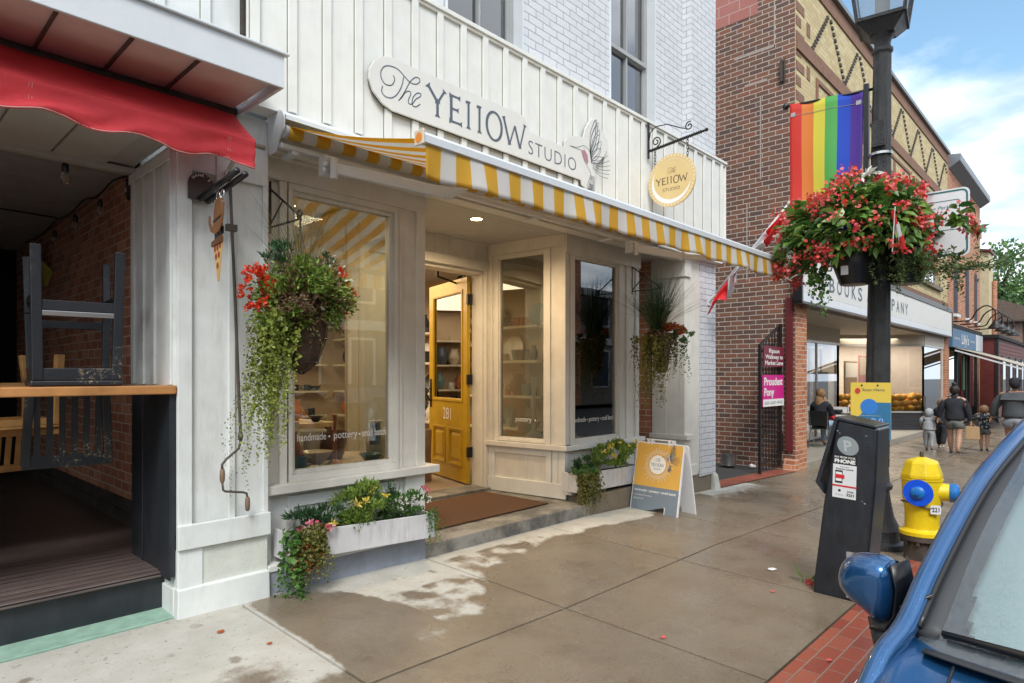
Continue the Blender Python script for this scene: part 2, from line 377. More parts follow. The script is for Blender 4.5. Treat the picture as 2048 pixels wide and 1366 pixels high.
paint('black_iron', (0.018, 0.017, 0.016), 0.45, 0.1, 0.25, (0.09, 0.05, 0.03), metal=0.3)
paint('rust_iron', (0.10, 0.085, 0.075), 0.6, 0.2, 0.6, (0.14, 0.06, 0.025), metal=0.4)
paint('light_oak', (0.66, 0.36, 0.13), 0.42, 0.14, 0.2, (0.2, 0.09, 0.03), grain=True)
paint('oak', (0.47, 0.22, 0.075), 0.42, 0.16, 0.25, (0.16, 0.07, 0.02), grain=True)
paint('grey_found', (0.30, 0.33, 0.39), 0.75, 0.07, 0.4, (0.10, 0.10, 0.09), bs=0.3)
paint('tan_found', (0.22, 0.18, 0.13), 0.8, 0.07, 0.4, (0.10, 0.09, 0.07), bs=0.3)
paint('ceil_grey', (0.50, 0.50, 0.49), 0.7, 0.08)
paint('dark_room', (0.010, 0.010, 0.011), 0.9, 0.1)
paint('int_wall', (0.55, 0.43, 0.30), 0.8, 0.03)
paint('int_wood', (0.42, 0.30, 0.17), 0.5, 0.12, grain=True)
paint('int_floor', (0.30, 0.23, 0.17), 0.45, 0.1)
paint('shelf_cream', (0.66, 0.58, 0.44), 0.5, 0.04)
brick('white_brick', [(0.68, 0.70, 0.74), (0.74, 0.76, 0.79)], (0.40, 0.41, 0.44), 0.215, 0.078, 0.007, 0.6, 0.9, 0.030, 0.08)
brick('patio_brick', [(0.58, 0.25, 0.14), (0.50, 0.20, 0.11), (0.62, 0.29, 0.17), (0.43, 0.17, 0.10)], (0.68, 0.52, 0.42), 0.2, 0.078, 0.010, 0.85, 0.8, 0.016, 0.3)
brick('brown_brick', [(0.175, 0.088, 0.06), (0.215, 0.098, 0.062), (0.15, 0.082, 0.062), (0.25, 0.115, 0.07), (0.13, 0.078, 0.064), (0.28, 0.115, 0.07), (0.19, 0.10, 0.068), (0.16, 0.088, 0.064), (0.20, 0.088, 0.056), (0.23, 0.12, 0.075)], (0.56, 0.50, 0.44), 0.235, 0.0855, 0.013, 0.85, 0.8, 0.012, 0.22)
brick('orange_brick', [(0.46, 0.16, 0.065), (0.52, 0.20, 0.085), (0.38, 0.13, 0.06), (0.56, 0.24, 0.11)], (0.55, 0.48, 0.40), 0.225, 0.08, 0.011, 0.85, 0.6, 0.008, 0.15)
brick('buff_brick', [(0.62, 0.50, 0.26), (0.68, 0.57, 0.32), (0.56, 0.45, 0.23)], (0.36, 0.31, 0.22), 0.225, 0.08, 0.008, 0.8, 0.5, 0.004, 0.1)
brick('brown_trim_brick', [(0.23, 0.115, 0.07), (0.28, 0.145, 0.09)], (0.17, 0.12, 0.09), 0.08, 0.235, 0.008, 0.8, 0.5, 0.003, 0.1)
brick('red_block', [(0.44, 0.17, 0.14), (0.47, 0.19, 0.16)], (0.52, 0.40, 0.36), 0.40, 0.20, 0.012, 0.85, 0.5, 0.006, 0.1)
brick('red_paver', [(0.35, 0.085, 0.05), (0.40, 0.11, 0.065), (0.30, 0.07, 0.045)], (0.28, 0.18, 0.13), 0.20, 0.10, 0.008, 0.35, 0.5, 0.006, 0.25)
brick('dark_tile', [(0.02, 0.022, 0.027), (0.032, 0.035, 0.042)], (0.012, 0.012, 0.014), 0.22, 0.065, 0.006, 0.4, 0.7, 0.004, 0.05)
plain('black', (0.01, 0.01, 0.011), 0.35); plain('black_matt', (0.012, 0.012, 0.013), 0.8)
plain('bulb_glass', (0.9, 0.85, 0.75), 0.05, trans=0.9); plain('steel', (0.55, 0.55, 0.55), 0.3, 1.0)
plain('lamp_on', (1.0, 0.70, 0.32), 0.5, emit=14); plain('letter_white', (0.80, 0.80, 0.78), 0.5); plain('letter_slate', (0.085, 0.11, 0.15), 0.5)
glass('shop_glass', (0.82, 0.85, 0.80), 2.7); glass('far_glass', (0.55, 0.6, 0.58), 3.2)
# wet concrete
m, t, p, o = newmat('concrete')
at = N(t, 'ShaderNodeAttribute', attribute_name='dry'); q = N(t, 'ShaderNodeTexCoord'); ov = q.outputs['Object']
nf = ntex(t, 9, 8, 0.72, ov); dm = maths(t, 'ADD', at.outputs['Fac'], maths(t, 'MULTIPLY', maths(t, 'SUBTRACT', nf, 0.5), 1.05)); dm = ramp(t, dm, 0.36, 0.66)
vs_ = N(t, 'ShaderNodeTexVoronoi', Scale=9.0); wq = N(t, 'ShaderNodeVectorMath', operation='MULTIPLY_ADD'); nzc = N(t, 'ShaderNodeTexNoise', Scale=14.0, Detail=4.0); t.links.new(ov, nzc.inputs['Vector']); t.links.new(nzc.outputs['Color'], wq.inputs[0]); wq.inputs[1].default_value = (.07, .07, 0); t.links.new(ov, wq.inputs[2]); t.links.new(wq.outputs[0], vs_.inputs['Vector'])
sc3 = N(t, 'ShaderNodeSeparateColor'); t.links.new(vs_.outputs['Color'], sc3.inputs[0]); spot = maths(t, 'MULTIPLY', ramp(t, vs_.outputs['Distance'], 0.22, 0.36, (1, 1, 1), (0, 0, 0)), maths(t, 'GREATER_THAN', sc3.outputs[0], 0.80)); spot = maths(t, 'MULTIPLY', spot, ramp(t, ntex(t, 1.6, 3, 0.5, ov), 0.46, 0.54)); dm = maths(t, 'MULTIPLY', dm, maths(t, 'SUBTRACT', 1.0, maths(t, 'MULTIPLY', spot, 0.75)))
fine = ntex(t, 120, 4, 0.8, ov); big = ntex(t, 0.9, 6, 0.6, ov); mid = ntex(t, 5, 6, 0.6, ov)
wet = ramp(t, big, 0.3, 0.72, (0.150, 0.117, 0.080), (0.230, 0.182, 0.128)); wet = mixn(t, ramp(t, mid, 0.35, 0.7), wet, (0.19, 0.157, 0.115)); wet = mixn(t, ramp(t, fine, 0.5, 0.8), wet, (0.31, 0.265, 0.205)); wet = mixn(t, ramp(t, ntex(t, 75, 3, 0.7, ov), 0.60, 0.68), wet, (0.085, 0.065, 0.045)); wet = mixn(t, ramp(t, ntex(t, 55, 3, 0.7, ov), 0.66, 0.72), wet, (0.33, 0.29, 0.23)); wet = mixn(t, maths(t, 'MULTIPLY', ramp(t, ntex(t, 1.7, 9, 0.75, ov), 0.50, 0.72), 0.65), wet, (0.12, 0.085, 0.055))
dry = ramp(t, mid, 0.3, 0.7, (0.42, 0.405, 0.35), (0.52, 0.51, 0.46)); dry = mixn(t, ramp(t, fine, 0.52, 0.75), dry, (0.36, 0.34, 0.29)); dry = mixn(t, ramp(t, ntex(t, 38, 4, 0.6, ov), 0.62, 0.70), dry, (0.25, 0.22, 0.17))
t.links.new(mixn(t, dm, wet, dry), p.inputs['Base Color'])
wr = ramp(t, ntex(t, 2.2, 6, 0.65, ov), 0.38, 0.68, (0.20, 0.20, 0.20), (0.52, 0.52, 0.52))
t.links.new(mixn(t, dm, wr, (0.85, 0.85, 0.85)), p.inputs['Roughness']); bump(t, p, maths(t, 'ADD', fine, maths(t, 'MULTIPLY', mid, 0.3)), 0.14, 0.003)
m, t, p, o = newmat('step_stone')
q = N(t, 'ShaderNodeTexCoord'); ov = q.outputs['Object']; a = ramp(t, ntex(t, 3.5, 8, 0.7, ov), 0.42, 0.6, (0.10, 0.10, 0.095), (0.30, 0.285, 0.25)); a = mixn(t, ramp(t, ntex(t, 120, 3, 0.6, ov), 0.5, 0.75), a, (0.24, 0.22, 0.18))
t.links.new(a, p.inputs['Base Color']); p.inputs['Roughness'].default_value = 0.55; bump(t, p, ntex(t, 60, 6, 0.7, ov), 0.5, 0.008)
paint('asphalt', (0.055, 0.054, 0.052), 0.75, 0.15, bs=0.5, scale=20); paint('curb', (0.30, 0.27, 0.22), 0.6, 0.1, 0.3, bs=0.3)
paint('green_slab', (0.30, 0.48, 0.38), 0.75, 0.10, 0.35, (0.20, 0.19, 0.14), bs=0.4, scale=14)
paint('deck_wood', (0.035, 0.022, 0.018), 0.28, 0.25, 0.2, (0.10, 0.075, 0.06), bs=0.12, grain=False)
m, t, p, o = newmat('deck_boards')
uv = uvnode(t); s = N(t, 'ShaderNodeSeparateXYZ'); t.links.new(uv, s.inputs[0]); f = maths(t, 'FRACT', maths(t, 'DIVIDE', s.outputs[1], 0.09)); gp = maths(t, 'LESS_THAN', f, 0.10)
mp = N(t, 'ShaderNodeMapping'); mp.inputs['Scale'].default_value = (2.0, 60, 1); t.links.new(uv, mp.inputs[0]); gn = ntex(t, 1, 6, 0.65, mp.outputs[0])
c = ramp(t, gn, 0.35, 0.7, (0.075, 0.055, 0.05), (0.20, 0.155, 0.14)); wr = ramp(t, ntex(t, 2.6, 9, 0.75, uv), 0.60, 0.68); wr = maths(t, 'MULTIPLY', wr, ramp(t, gn, 0.5, 0.6)); c = mixn(t, maths(t, 'MULTIPLY', wr, 0.8), c, (0.40, 0.34, 0.29)); c = mixn(t, gp, c, (0.006, 0.005, 0.005))
t.links.new(c, p.inputs['Base Color']); p.inputs['Roughness'].default_value = 0.33; bump(t, p, maths(t, 'SUBTRACT', gn, maths(t, 'MULTIPLY', gp, 2.0)), 0.4, 0.004)
plain('grime_gap_shade', (0.16, 0.14, 0.10), 0.9)
def battens(mb, xs, y, z0, z1, w=0.05, t=0.022):
    for x in xs:
        mb.mat(0).box(x - w / 2, x + w / 2, y - t, y, z0, z1); mb.mat(1).box(x - w / 2 - 0.004, x - w / 2 + .001, y - .0035, y + .001, z0 + .002, z1 - .002).box(x + w / 2 - .001, x + w / 2 + 0.003, y - .003, y + .001, z0 + .002, z1 - .002)  # thin dark strips along each batten: joint grime with gap shade painted in
    mb.mat(0)
# ---------------------------------------------------------------- ground
paint('bed_dark', (0.03, 0.026, 0.02), 0.9)
def dryness(x, y):
    n = noise.noise(Vector((x * 1.7, y * 1.7, 3))) * 0.5 + noise.noise(Vector((x * 4.3, y * 4.3, 9))) * 0.3
    def sstep(e, w): return max(0, min(1, 0.5 + e / w))
    if x < 1.75 + 0.05 * n: return 0.78 * sstep(y - 2.72 + 0.35 * n, 0.25) + 0.04 * n + (0.0 if x > 1.2 else 0.12) - 0.55 * max(0, 1 - math.hypot(x - 1.35, (y - 2.95)) / 0.28)
    # distance from the wall where the dry strip ends, station by station
    K = [(1.75, 3.98), (2.0, 3.93), (2.3, 3.80), (2.45, 3.45), (2.5, 3.0), (2.75, 2.88), (3.0, 3.1), (3.25, 3.3), (3.5, 3.52), (4.2, 3.66), (5.2, 3.66), (5.9, 3.55), (6.6, 3.85), (7.5, 3.9), (60, 3.95)]
    for (a, u), (b, v) in zip(K, K[1:]):
        if x <= b: e = u + (v - u) * (x - a) / (b - a); break
    k = sstep(y - e + 0.22 * n, 0.16)
    k = max(k, 0.55 * max(0, 1 - math.hypot((x - 2.35), (y - 2.85)) / 0.33) + 0.2 * n)
    if 2.5 < x < 3.2 and y < 3.5: k = min(k, 0.62 + 0.9 * noise.noise(Vector((x * 7, y * 7, 1))))
    if 3.3 < x < 4.2 and 3.3 < y < 3.85: k = min(k, 0.6 + 0.9 * noise.noise(Vector((x * 6, y * 6, 5))))
    if x > 6: k = max(k, 0.45 * max(0, 1 - math.hypot((x - 6.8) / 0.35, (y - 3.1) / 0.12)))
    return 0.82 * k
XJ = [1.734 + 1.51 * k for k in range(-5, 40)]; YJ = [4.0, 2.58, 1.27]
sw = MB(); dryv = []
for i in range(len(XJ) - 1):
    for j in range(2):
        x0, x1, y1, y0 = XJ[i] + 0.0085, XJ[i + 1] - 0.0085, YJ[j] - (0.0085 if j else 0), YJ[j + 1] + 0.0085
        near = -0.5 < x0 < 7.5
        st = 0.05 if near else 0.5
        nx = max(2, int((x1 - x0) / st)); ny = max(2, int((y1 - y0) / st)); b = len(sw.v); vs = []; fs = []
        for yy in range(-1, ny + 2):
            for xx in range(-1, nx + 2):
                cxx = min(max(xx, 0), nx); cyy = min(max(yy, 0), ny); X = x0 + (x1 - x0) * cxx / nx; Y = y0 + (y1 - y0) * cyy / ny
                edge = xx < 0 or yy < 0 or xx > nx or yy > ny
                edg2 = (cxx in (0, nx) or cyy in (0, ny))
                vs.append((X + (0.003 * (1 if xx < 0 else -1 if xx > nx else 0)) * -1, Y, G(X, Y) - (0.018 if edge else 0.002 if edg2 else 0))); dryv.append(dryness(X, Y) if x0 < 9 else 0.0)
        W = nx + 3
        for yy in range(ny + 2):
            for xx in range(nx + 2): a = yy * W + xx; fs.append((a, a + 1, a + W + 1, a + W))
        sw.add(vs, fs)
so_ = struct('sidewalk', sw, 'concrete', smooth=False)
at = so_.data.attributes.new('dry', 'FLOAT', 'POINT'); at.data.foreach_set('value', dryv)
def strip(y0, y1, dz0, dz1, x0=-30, x1=300, fn=None):
    mb = MB(); xs = [x for x in (-30, -10, 0, 1.4, 1.95, 3.25, 5.4, 8, 11.6, 14, 17.2, 22, 30, 40, 100, 300) if x0 <= x <= x1]
    for a, b in zip(xs, xs[1:]): mb.add([(a, y0, G(a, y0) + dz0), (b, y0, G(b, y0) + dz0), (b, y1, G(b, y1) + dz1), (a, y1, G(a, y1) + dz1)], [(0, 1, 2, 3)])
    return mb
struct('sidewalk_bed', strip(1.20, 60, -0.019, -0.019), 'bed_dark')
struct('brick_border', strip(0.95, 1.262, 0.002, 0.0), 'red_paver')
kb = MB()
for a in [x * 2.4 - 12 for x in range(60)]:
    b = a + 2.39; za, zb = G(a, 0.9), G(b, 0.9)
    kb.hexa([(a, 0.72, za - 0.3), (b, 0.72, zb - 0.3), (b, 0.949, zb - 0.3), (a, 0.949, za - 0.3)], [(a, 0.75, za), (b, 0.75, zb), (b, 0.949, zb + 0.001), (a, 0.949, za + 0.001)])
struct('kerb', kb, 'curb', bev=0.012)
rd = MB()
for a, b in ((-60, 0), (0, 5.4), (5.4, 11.6), (11.6, 22), (22, 40), (40, 400)):
    rd.add([(a, -60, G(a, 0.9) - 0.13), (b, -60, G(b, 0.9) - 0.13), (b, 0.75, G(b, 0.9) - 0.13), (a, 0.75, G(a, 0.9) - 0.13)], [(0, 1, 2, 3)])
struct('road', rd, 'asphalt')
al = MB(); al.add([(8.37, 4.0, G(8.4, 4) + 0.004), (11.45, 4.0, G(11.4, 4) + 0.004), (11.45, 16, G(11.4, 4) + 0.05), (8.37, 16, G(8.4, 4) + 0.05)], [(0, 1, 2, 3)])
struct('alley', al, 'asphalt')
al = MB(); al.add([(8.40, 3.96, G(8.4, 4) + 0.010), (11.42, 3.96, G(11.4, 4) + 0.010), (11.42, 4.30, G(11.4, 4) + 0.012), (8.40, 4.30, G(8.4, 4) + 0.012)], [(0, 1, 2, 3)])
struct('brick_threshold', al, 'red_paver')
gs = MB(); gs.hexa([(-1.5, 4.02, -0.02), (1.37, 4.02, -0.02), (1.37, 4.23, -0.02), (-1.5, 4.23, -0.02)], [(-1.5, 4.02, 0.055), (1.37, 4.02, 0.052), (1.37, 4.23, 0.058), (-1.5, 4.23, 0.062)])
struct('green_concrete_strip', gs, 'green_slab', bev=0.006)
# ---------------------------------------------------------------- patio building on the left
pb = thing('patio_building', 'white timber building with an open dark patio and wide white soffit, at the left', 'building', (0, 4.2, 0))
DK = 0.285
d = MB(); d.box(-4, 1.60, 4.18, 10.5, DK - 0.03, DK); d.build('deck', 'deck_boards', pb, bev=0.006)
d = MB(); d.box(-4, 1.37, 4.22, 4.26, 0.0, DK - 0.03); d.build('deck_riser', 'dark_paint', pb)
d = MB(); d.box(1.60, 1.80, 4.75, 10.5, 0.1, 3.4); d.build('brick_wall', 'patio_brick', pb)
d = MB(); d.box(1.575, 1.598, 5.0, 10.5, DK, DK + 0.10); d.box(1.585, 1.598, 5.0, 10.5, DK + 0.1, DK + 0.2); d.build('skirting', 'rust_iron', pb, bev=0.004)
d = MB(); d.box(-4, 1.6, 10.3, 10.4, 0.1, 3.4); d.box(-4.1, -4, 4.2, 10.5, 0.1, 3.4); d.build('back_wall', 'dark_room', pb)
d = MB()
k = 4.76
while k < 10.3: d.box(-4, 1.6, k, k + 0.085, 3.08, 3.10); k += 0.09
d.box(-4, 1.6, 4.7, 10.4, 3.105, 3.12); d.build('ceiling', 'ceil_grey', pb)
d = MB(); d.box(-4, 1.36, 4.05, 4.80, 2.86, 2.9)
for x in [1.2 - 0.30 * i for i in range(14)]: d.box(x - 0.29, x - 0.004, 4.0, 4.76, 2.84, 2.86)
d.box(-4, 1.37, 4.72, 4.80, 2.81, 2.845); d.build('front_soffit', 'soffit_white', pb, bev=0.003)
# jamb: black panel below the bar, white boards above
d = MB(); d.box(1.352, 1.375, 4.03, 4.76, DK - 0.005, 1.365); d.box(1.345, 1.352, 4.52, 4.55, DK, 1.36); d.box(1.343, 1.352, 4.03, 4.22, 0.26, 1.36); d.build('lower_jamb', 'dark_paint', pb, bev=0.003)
d = MB(); d.box(1.362, 1.40, 4.03, 4.76, 1.41, 2.84)
for y in (4.06, 4.34, 4.54, 4.73): d.box(1.345, 1.362, y - 0.03, y + 0.03, 1.415, 2.80)
d.box(1.335, 1.345, 4.02, 4.77, 2.74, 2.80); d.build('upper_jamb', 'column_white', pb, bev=0.003)
# column
d = MB(); d.box(1.40, 1.93, 4.03, 4.75, 0.0, 3.14)
d.box(1.378, 1.46, 4.0, 4.03, 0.42, 2.86); d.box(1.68, 1.72, 4.008, 4.03, 0.42, 2.70); d.box(1.90, 1.935, 4.008, 4.03, 0.42, 3.1)
d.box(1.378, 1.40, 4.0, 4.70, 0.12, 0.42); d.box(1.40, 1.93, 4.004, 4.03, 2.70, 3.12); d.box(1.60, 1.66, 3.995, 4.004, 2.62, 3.0)
d.build('column', 'column_white', pb, bev=0.004)
d = MB(); d.box(1.372, 1.937, 3.975, 4.005, 0.44, 0.585); d.build('rail_board', 'column_white', pb, bev=0.005)
d = MB(); d.hexa([(1.362, 3.96, 0), (1.925, 3.96, 0), (1.925, 4.03, 0), (1.362, 4.03, 0)], [(1.37, 3.97, 0.21), (1.925, 3.97, 0.21), (1.925, 4.03, 0.215), (1.37, 4.03, 0.215)])
d.box(1.362, 1.40, 4.03, 4.22, 0, 0.21); d.box(1.375, 1.52, 3.995, 4.03, 0.21, 0.44)
d.build('plinth', 'column_white', pb, bev=0.006)
d = MB(); d.box(1.52, 1.925, 4.004, 4.03, 0.21, 0.44); d.build('stucco_panel', 'rough_white', pb)
# wide boxed soffit over the awning
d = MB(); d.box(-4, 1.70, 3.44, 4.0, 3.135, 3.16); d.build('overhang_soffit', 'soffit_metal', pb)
d = MB()
for i in range(12): d.box(1.30 - 0.31 * i, 1.314 - 0.31 * i, 3.46, 4.0, 3.120, 3.134)
d.build('soffit_seam', 'rust_iron', pb)
d = MB(); d.box(-4, 1.745, 3.42, 3.44, 3.10, 3.29); d.box(1.725, 1.745, 3.44, 4.0, 3.10, 3.28); d.box(-4, 1.77, 3.40, 3.44, 3.285, 3.30)
d.add([(-4, 3.42, 3.302), (1.76, 3.42, 3.302), (1.76, 3.9, 3.36), (-4, 3.9, 3.36)], [(0, 1, 2, 3)]); d.build('overhang_fascia', 'metal_white', pb, bev=0.004)
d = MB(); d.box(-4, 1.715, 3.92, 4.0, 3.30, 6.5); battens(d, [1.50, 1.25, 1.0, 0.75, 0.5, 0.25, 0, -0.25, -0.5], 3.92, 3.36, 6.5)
d.box(-4, 1.70, 3.86, 3.92, 3.36, 3.42); d.build('upper_boards', ['column_white', 'grime_gap_shade'], pb)
d = MB(); d.tube([(1.705, 3.87, 3.40), (1.705, 3.87, 6.0)], 0.018); d.build('rust_pipe', 'rust_iron', pb, smooth=True)
d = MB(); d.tube([(0.46, 9.6, 3.05), (0.5, 9.55, 2.7), (0.56, 9.5, 2.5), (0.58, 9.5, 0.4)], 0.03); d.build('pipe', 'column_white', pb, smooth=True)
# bar counter
bc = thing('bar_counter', 'long orange-brown oak bar top along the patio opening', 'counter', (0.4, 4.2, 1.36))
d = MB(); d.box(-2.5, 1.374, 4.00, 4.36, 1.362, 1.412); d.build('counter_top', 'oak', bc, bev=0.006)
d = MB(); d.box(0.1, 0.14, 4.3, 4.34, DK, 1.36); d.build('post', 'dark_paint', bc)
# ---------------------------------------------------------------- bar stools
paint('worn_black', (0.016, 0.019, 0.024), 0.4, 0.1, 0.0, bs=0.15)
m = MT['worn_black']; t = m.node_tree; p = [n for n in t.nodes if n.type == 'BSDF_PRINCIPLED'][0]
ge = N(t, 'ShaderNodeNewGeometry'); pt = ramp(t, ge.outputs['Pointiness'], 0.52, 0.56); wn_ = ramp(t, ntex(t, 55, 6, 0.8), 0.56, 0.60); wz = ramp(t, ntex(t, 3.0, 3), 0.56, 0.66)
src = p.inputs['Base Color'].links[0].from_socket; t.links.new(mixn(t, maths(t, 'MAXIMUM', maths(t, 'MULTIPLY', wn_, wz), maths(t, 'MULTIPLY', ramp(t, ntex(t, 90, 4, 0.7), 0.7, 0.72), 0.4)), src, (0.42, 0.33, 0.20)), p.inputs['Base Color'])
def stool(label, mat, upside=True):
    """high stool, seat at z=0, legs pointing up (upside) ; +Y is the back side"""
    t = thing('bar_stool', label, 'bar stool'); W, D, H = 0.40, 0.42, 0.74
    d = MB(); d.box(-W / 2 - .01, W / 2 + .01, -D / 2, D / 2, 0.0, 0.03); d.build('seat', mat, t, bev=0.008)
    d = MB(); d.box(-W / 2, W / 2, -D / 2, -D / 2 + .025, 0.031, 0.095); d.box(-W / 2, W / 2, D / 2 - .025, D / 2, 0.031, 0.095); d.box(-W / 2, -W / 2 + .025, -D / 2 + .026, D / 2 - .026, 0.031, 0.095); d.box(W / 2 - .025, W / 2, -D / 2 + .026, D / 2 - .026, 0.031, 0.095); d.build('seat_rail', mat, t, bev=0.004)
    for sx in (-1, 1):
        d = MB(); x = sx * (W / 2 - .022); d.bar((x, -D / 2 + .02, 0.032), (x + sx * .012, -D / 2 - .01, H), 0.048, 0.048, (0, 1, 0)); d.build('leg', mat, t, bev=0.004)
        d = MB(); d.bar((x, D / 2 - .02, 0.032), (x + sx * .012, D / 2 + 0.00, H * .55), 0.042, 0.042, (0, 1, 0)); d.bar((x + sx * .012, D / 2, H * .55), (x + sx * .018, D / 2 + .07, H), 0.040, 0.040, (0, 1, 0)); d.build('leg', mat, t, bev=0.004)
    d = MB(); d.box(-W / 2 + .02, W / 2 - .02, -D / 2 - .012, -D / 2 + .016, 0.40, 0.455); d.build('footrest', mat, t, bev=0.003)
    d = MB(); d.box(-W / 2 + .03, W / 2 - .03, -D / 2 - .016, -D / 2 + .02, 0.372, 0.398); d.build('footrest_strip', 'steel', t, bev=0.002)
    d = MB(); d.box(-W / 2 + .02, W / 2 - .02, D / 2 - .01, D / 2 + .015, 0.33, 0.375); d.box(-W / 2 + .0, -W / 2 + .03, -D / 2, D / 2, 0.46, 0.50); d.box(W / 2 - .03, W / 2, -D / 2, D / 2, 0.46, 0.50); d.build('stretcher', mat, t, bev=0.003)
    # back hangs below the seat
    for sx in (-1, 1):
        d = MB(); d.bar((sx * (W / 2 - .02), D / 2 - .01, 0.03), (sx * (W / 2 + .005), D / 2 + .05, -0.46), 0.045, 0.04, (0, 1, 0)); d.build('back_post', mat, t, bev=0.004)
    d = MB(); d.bar((-W / 2 - .02, D / 2 + .05, -0.45), (W / 2 + .02, D / 2 + .05, -0.45), 0.03, 0.075); d.build('top_rail', mat, t, bev=0.006)
    for i in range(6):
        x = -W / 2 + .05 + i * (W - .1) / 5
        d = MB(); d.bar((x, D / 2 + .0, -0.02), (x, D / 2 + .045, -0.42), 0.032, 0.012, (0, 1, 0)); d.build('slat', mat, t)
    return t
s1 = stool('black stool with worn chipped legs, upside down on the bar top', 'worn_black'); s1.location = (0.92, 4.27, 1.415); s1.rotation_euler = (0, 0, R(-6))
s2 = stool('plain wooden stool, upside down at the left edge just behind the black stool', 'light_oak'); s2.location = (0.74, 4.98, 1.145); s2.rotation_euler = (0, 0, R(16)); s2.scale = (0.95, 0.9, 0.62)
s3 = copy_tree(s2); s3.location = (0.30, 5.25, 1.145); s3.rotation_euler = (0, 0, R(-20)); s3['label'] = 'plain wooden stool, upside down farther back at the left edge, behind the other wooden stool'
# small table that carries the wooden stools
tb = thing('patio_table', 'narrow oak patio table behind the bar carrying upturned wooden stools', 'table', (0.15, 4.98, DK))
d = MB(); d.box(-0.6, 0.98, 4.86, 5.10, 1.10, 1.14); d.build('table_top', 'oak', tb, bev=0.005)
for x in (-0.5, 0.1):
    d = MB(); d.box(x, x + .07, 4.93, 5.0, DK, 1.10); d.build('leg', 'oak', tb, bev=0.004)
# ---------------------------------------------------------------- string lights, floodlight, leaf
sl = thing('string_lights', 'black cable of clear bulbs along the patio ceiling', 'string lights', (1.5, 6, 3.0))
pts = [(1.50, 4.80, 2.88), (1.50, 5.0, 3.0), (1.5, 5.35, 2.97), (1.50, 5.75, 3.01), (1.5, 6.2, 2.97), (1.5, 6.6, 3.02), (1.5, 7.1, 2.98), (1.5, 7.6, 3.01), (1.5, 8.3, 2.97), (1.5, 9.1, 3.0)]
d = MB(); d.tube([tuple(v) for v in smooth_pts([Vector(p) for p in pts], 4)], 0.008, 6); d.tube([(1.5, 7.6, 3.03), (-1, 7.4, 3.03), (-3, 7.3, 3.03)], 0.008, 6); d.build('cable', 'black', sl, smooth=True)
for (x, y, z) in [(1.0, 4.85, 2.83), (1.5, 5.35, 2.95), (1.5, 6.1, 2.93), (1.5, 6.9, 2.94), (1.5, 7.7, 2.92), (1.5, 8.5, 2.92)]:
    d = MB(); d.lathe([(0.012, 0), (0.02, -0.02), (0.02, -0.06)], (x, y, z), 10); so2 = d.build('socket', 'black', sl, smooth=True)
    d = MB(); d.lathe([(0.014, -0.06), (0.026, -0.085), (0.03, -0.11), (0.022, -0.135), (0.004, -0.145)], (x, y, z), 12); d.build('bulb', 'bulb_glass', sl, smooth=True)
fl = thing('floodlight', 'small black floodlight above the patio brick wall', 'floodlight', (1.5, 5.1, 2.85))
d = MB(); d.box(1.44, 1.54, 5.0, 5.2, 2.74, 2.87); d.build('lamp_body', 'black', fl, bev=0.01)
d = MB(); d.bar((1.5, 5.1, 2.88), (1.59, 5.1, 2.93), 0.03); d.build('bracket', 'black', fl)
leafmat('yellow_leaf', (0.45, 0.40, 0.03), (0.25, 0.30, 0.03))
d = MB(); leaves(d, [(1.5, 8.45, 2.85), (1.5, 8.4, 2.8), (1.48, 8.3, 2.72)], 0.3, -0.2, None, 0.6); tag(d.build('vine_leaves', 'yellow_leaf'), 'yellowing leaves caught on the patio string lights', 'leaves')
# ---------------------------------------------------------------- red awning
paint('red_cloth', (0.88, 0.07, 0.085), 0.75, 0.08, 0.12, (0.45, 0.03, 0.04), bs=0.25, scale=4)
ra = thing('red_awning', 'red canvas awning with wavy hem over the patio', 'awning', (0, 3.9, 3.0))
d = MB(); d.grid(lambda u, v: (-2.2 + 3.905 * u, 4.06 - 0.35 * v, 3.165 - 0.293 * v - 0.012 * math.sin(v * math.pi) + 0.02 * noise.noise(Vector((u * 14, v * 2, 5)))  * math.sin(v * math.pi)), 120, 8); d.build('canopy', 'red_cloth', ra, smooth=True, solid=0.003)
d = MB()
def val(u, v):
    x = -2.2 + 3.905 * u; s = abs(math.sin(math.pi * (x - 1.70) / 0.40)) ** 1.0
    bot = 2.865 - 0.135 - 0.035 * (0.5 + 0.5 * math.cos(2 * math.pi * (x - 1.70) / 0.40))
    z = 2.872 + (bot - 2.872) * v
    wr_ = noise.noise(Vector((x * 5 + v * 2.5, v * 1.6, 2))) * 0.028 + noise.noise(Vector((x * 13 + v * 5, v * 3, 7))) * 0.012
    return (x, 3.700 + wr_ * (0.25 + v) + 0.02 * v * math.sin(x * 5.3) - 0.012 * math.exp(-((v - 0.12) / 0.09) ** 2), z)
d.grid(val, 220, 8); d.build('valance', 'red_cloth', ra, smooth=True, solid=0.003)
d = MB()
for x in (1.55, 0.62, -0.3):
    for k in (0, 0.012): d.tube([val((x + k + 2.2) / 3.905, v / 6) for v in range(0, 7)], 0.0012, 4)
d.tube([Vector(val(i / 120, 0.97)) + Vector((0, -0.003, 0)) for i in range(121)], 0.0025, 4); d.build('stitching', plain('thread', (0.8, 0.55, 0.5), 0.8), ra)
d = MB(); d.tube([(-2.2, 3.735, 2.850), (1.78, 3.735, 2.850)], 0.016, 10); d.build('front_bar', 'steel', ra, smooth=True)
d = MB(); d.tube([(1.72, 4.02, 3.12), (-2.2, 4.02, 3.12)], 0.04, 12); d.build('roller', 'rust_iron', ra, smooth=True)
d = MB(); d.bar((1.66, 4.0, 2.72), (1.66, 3.73, 2.86), 0.02); d.build('arm', 'column_white', ra)
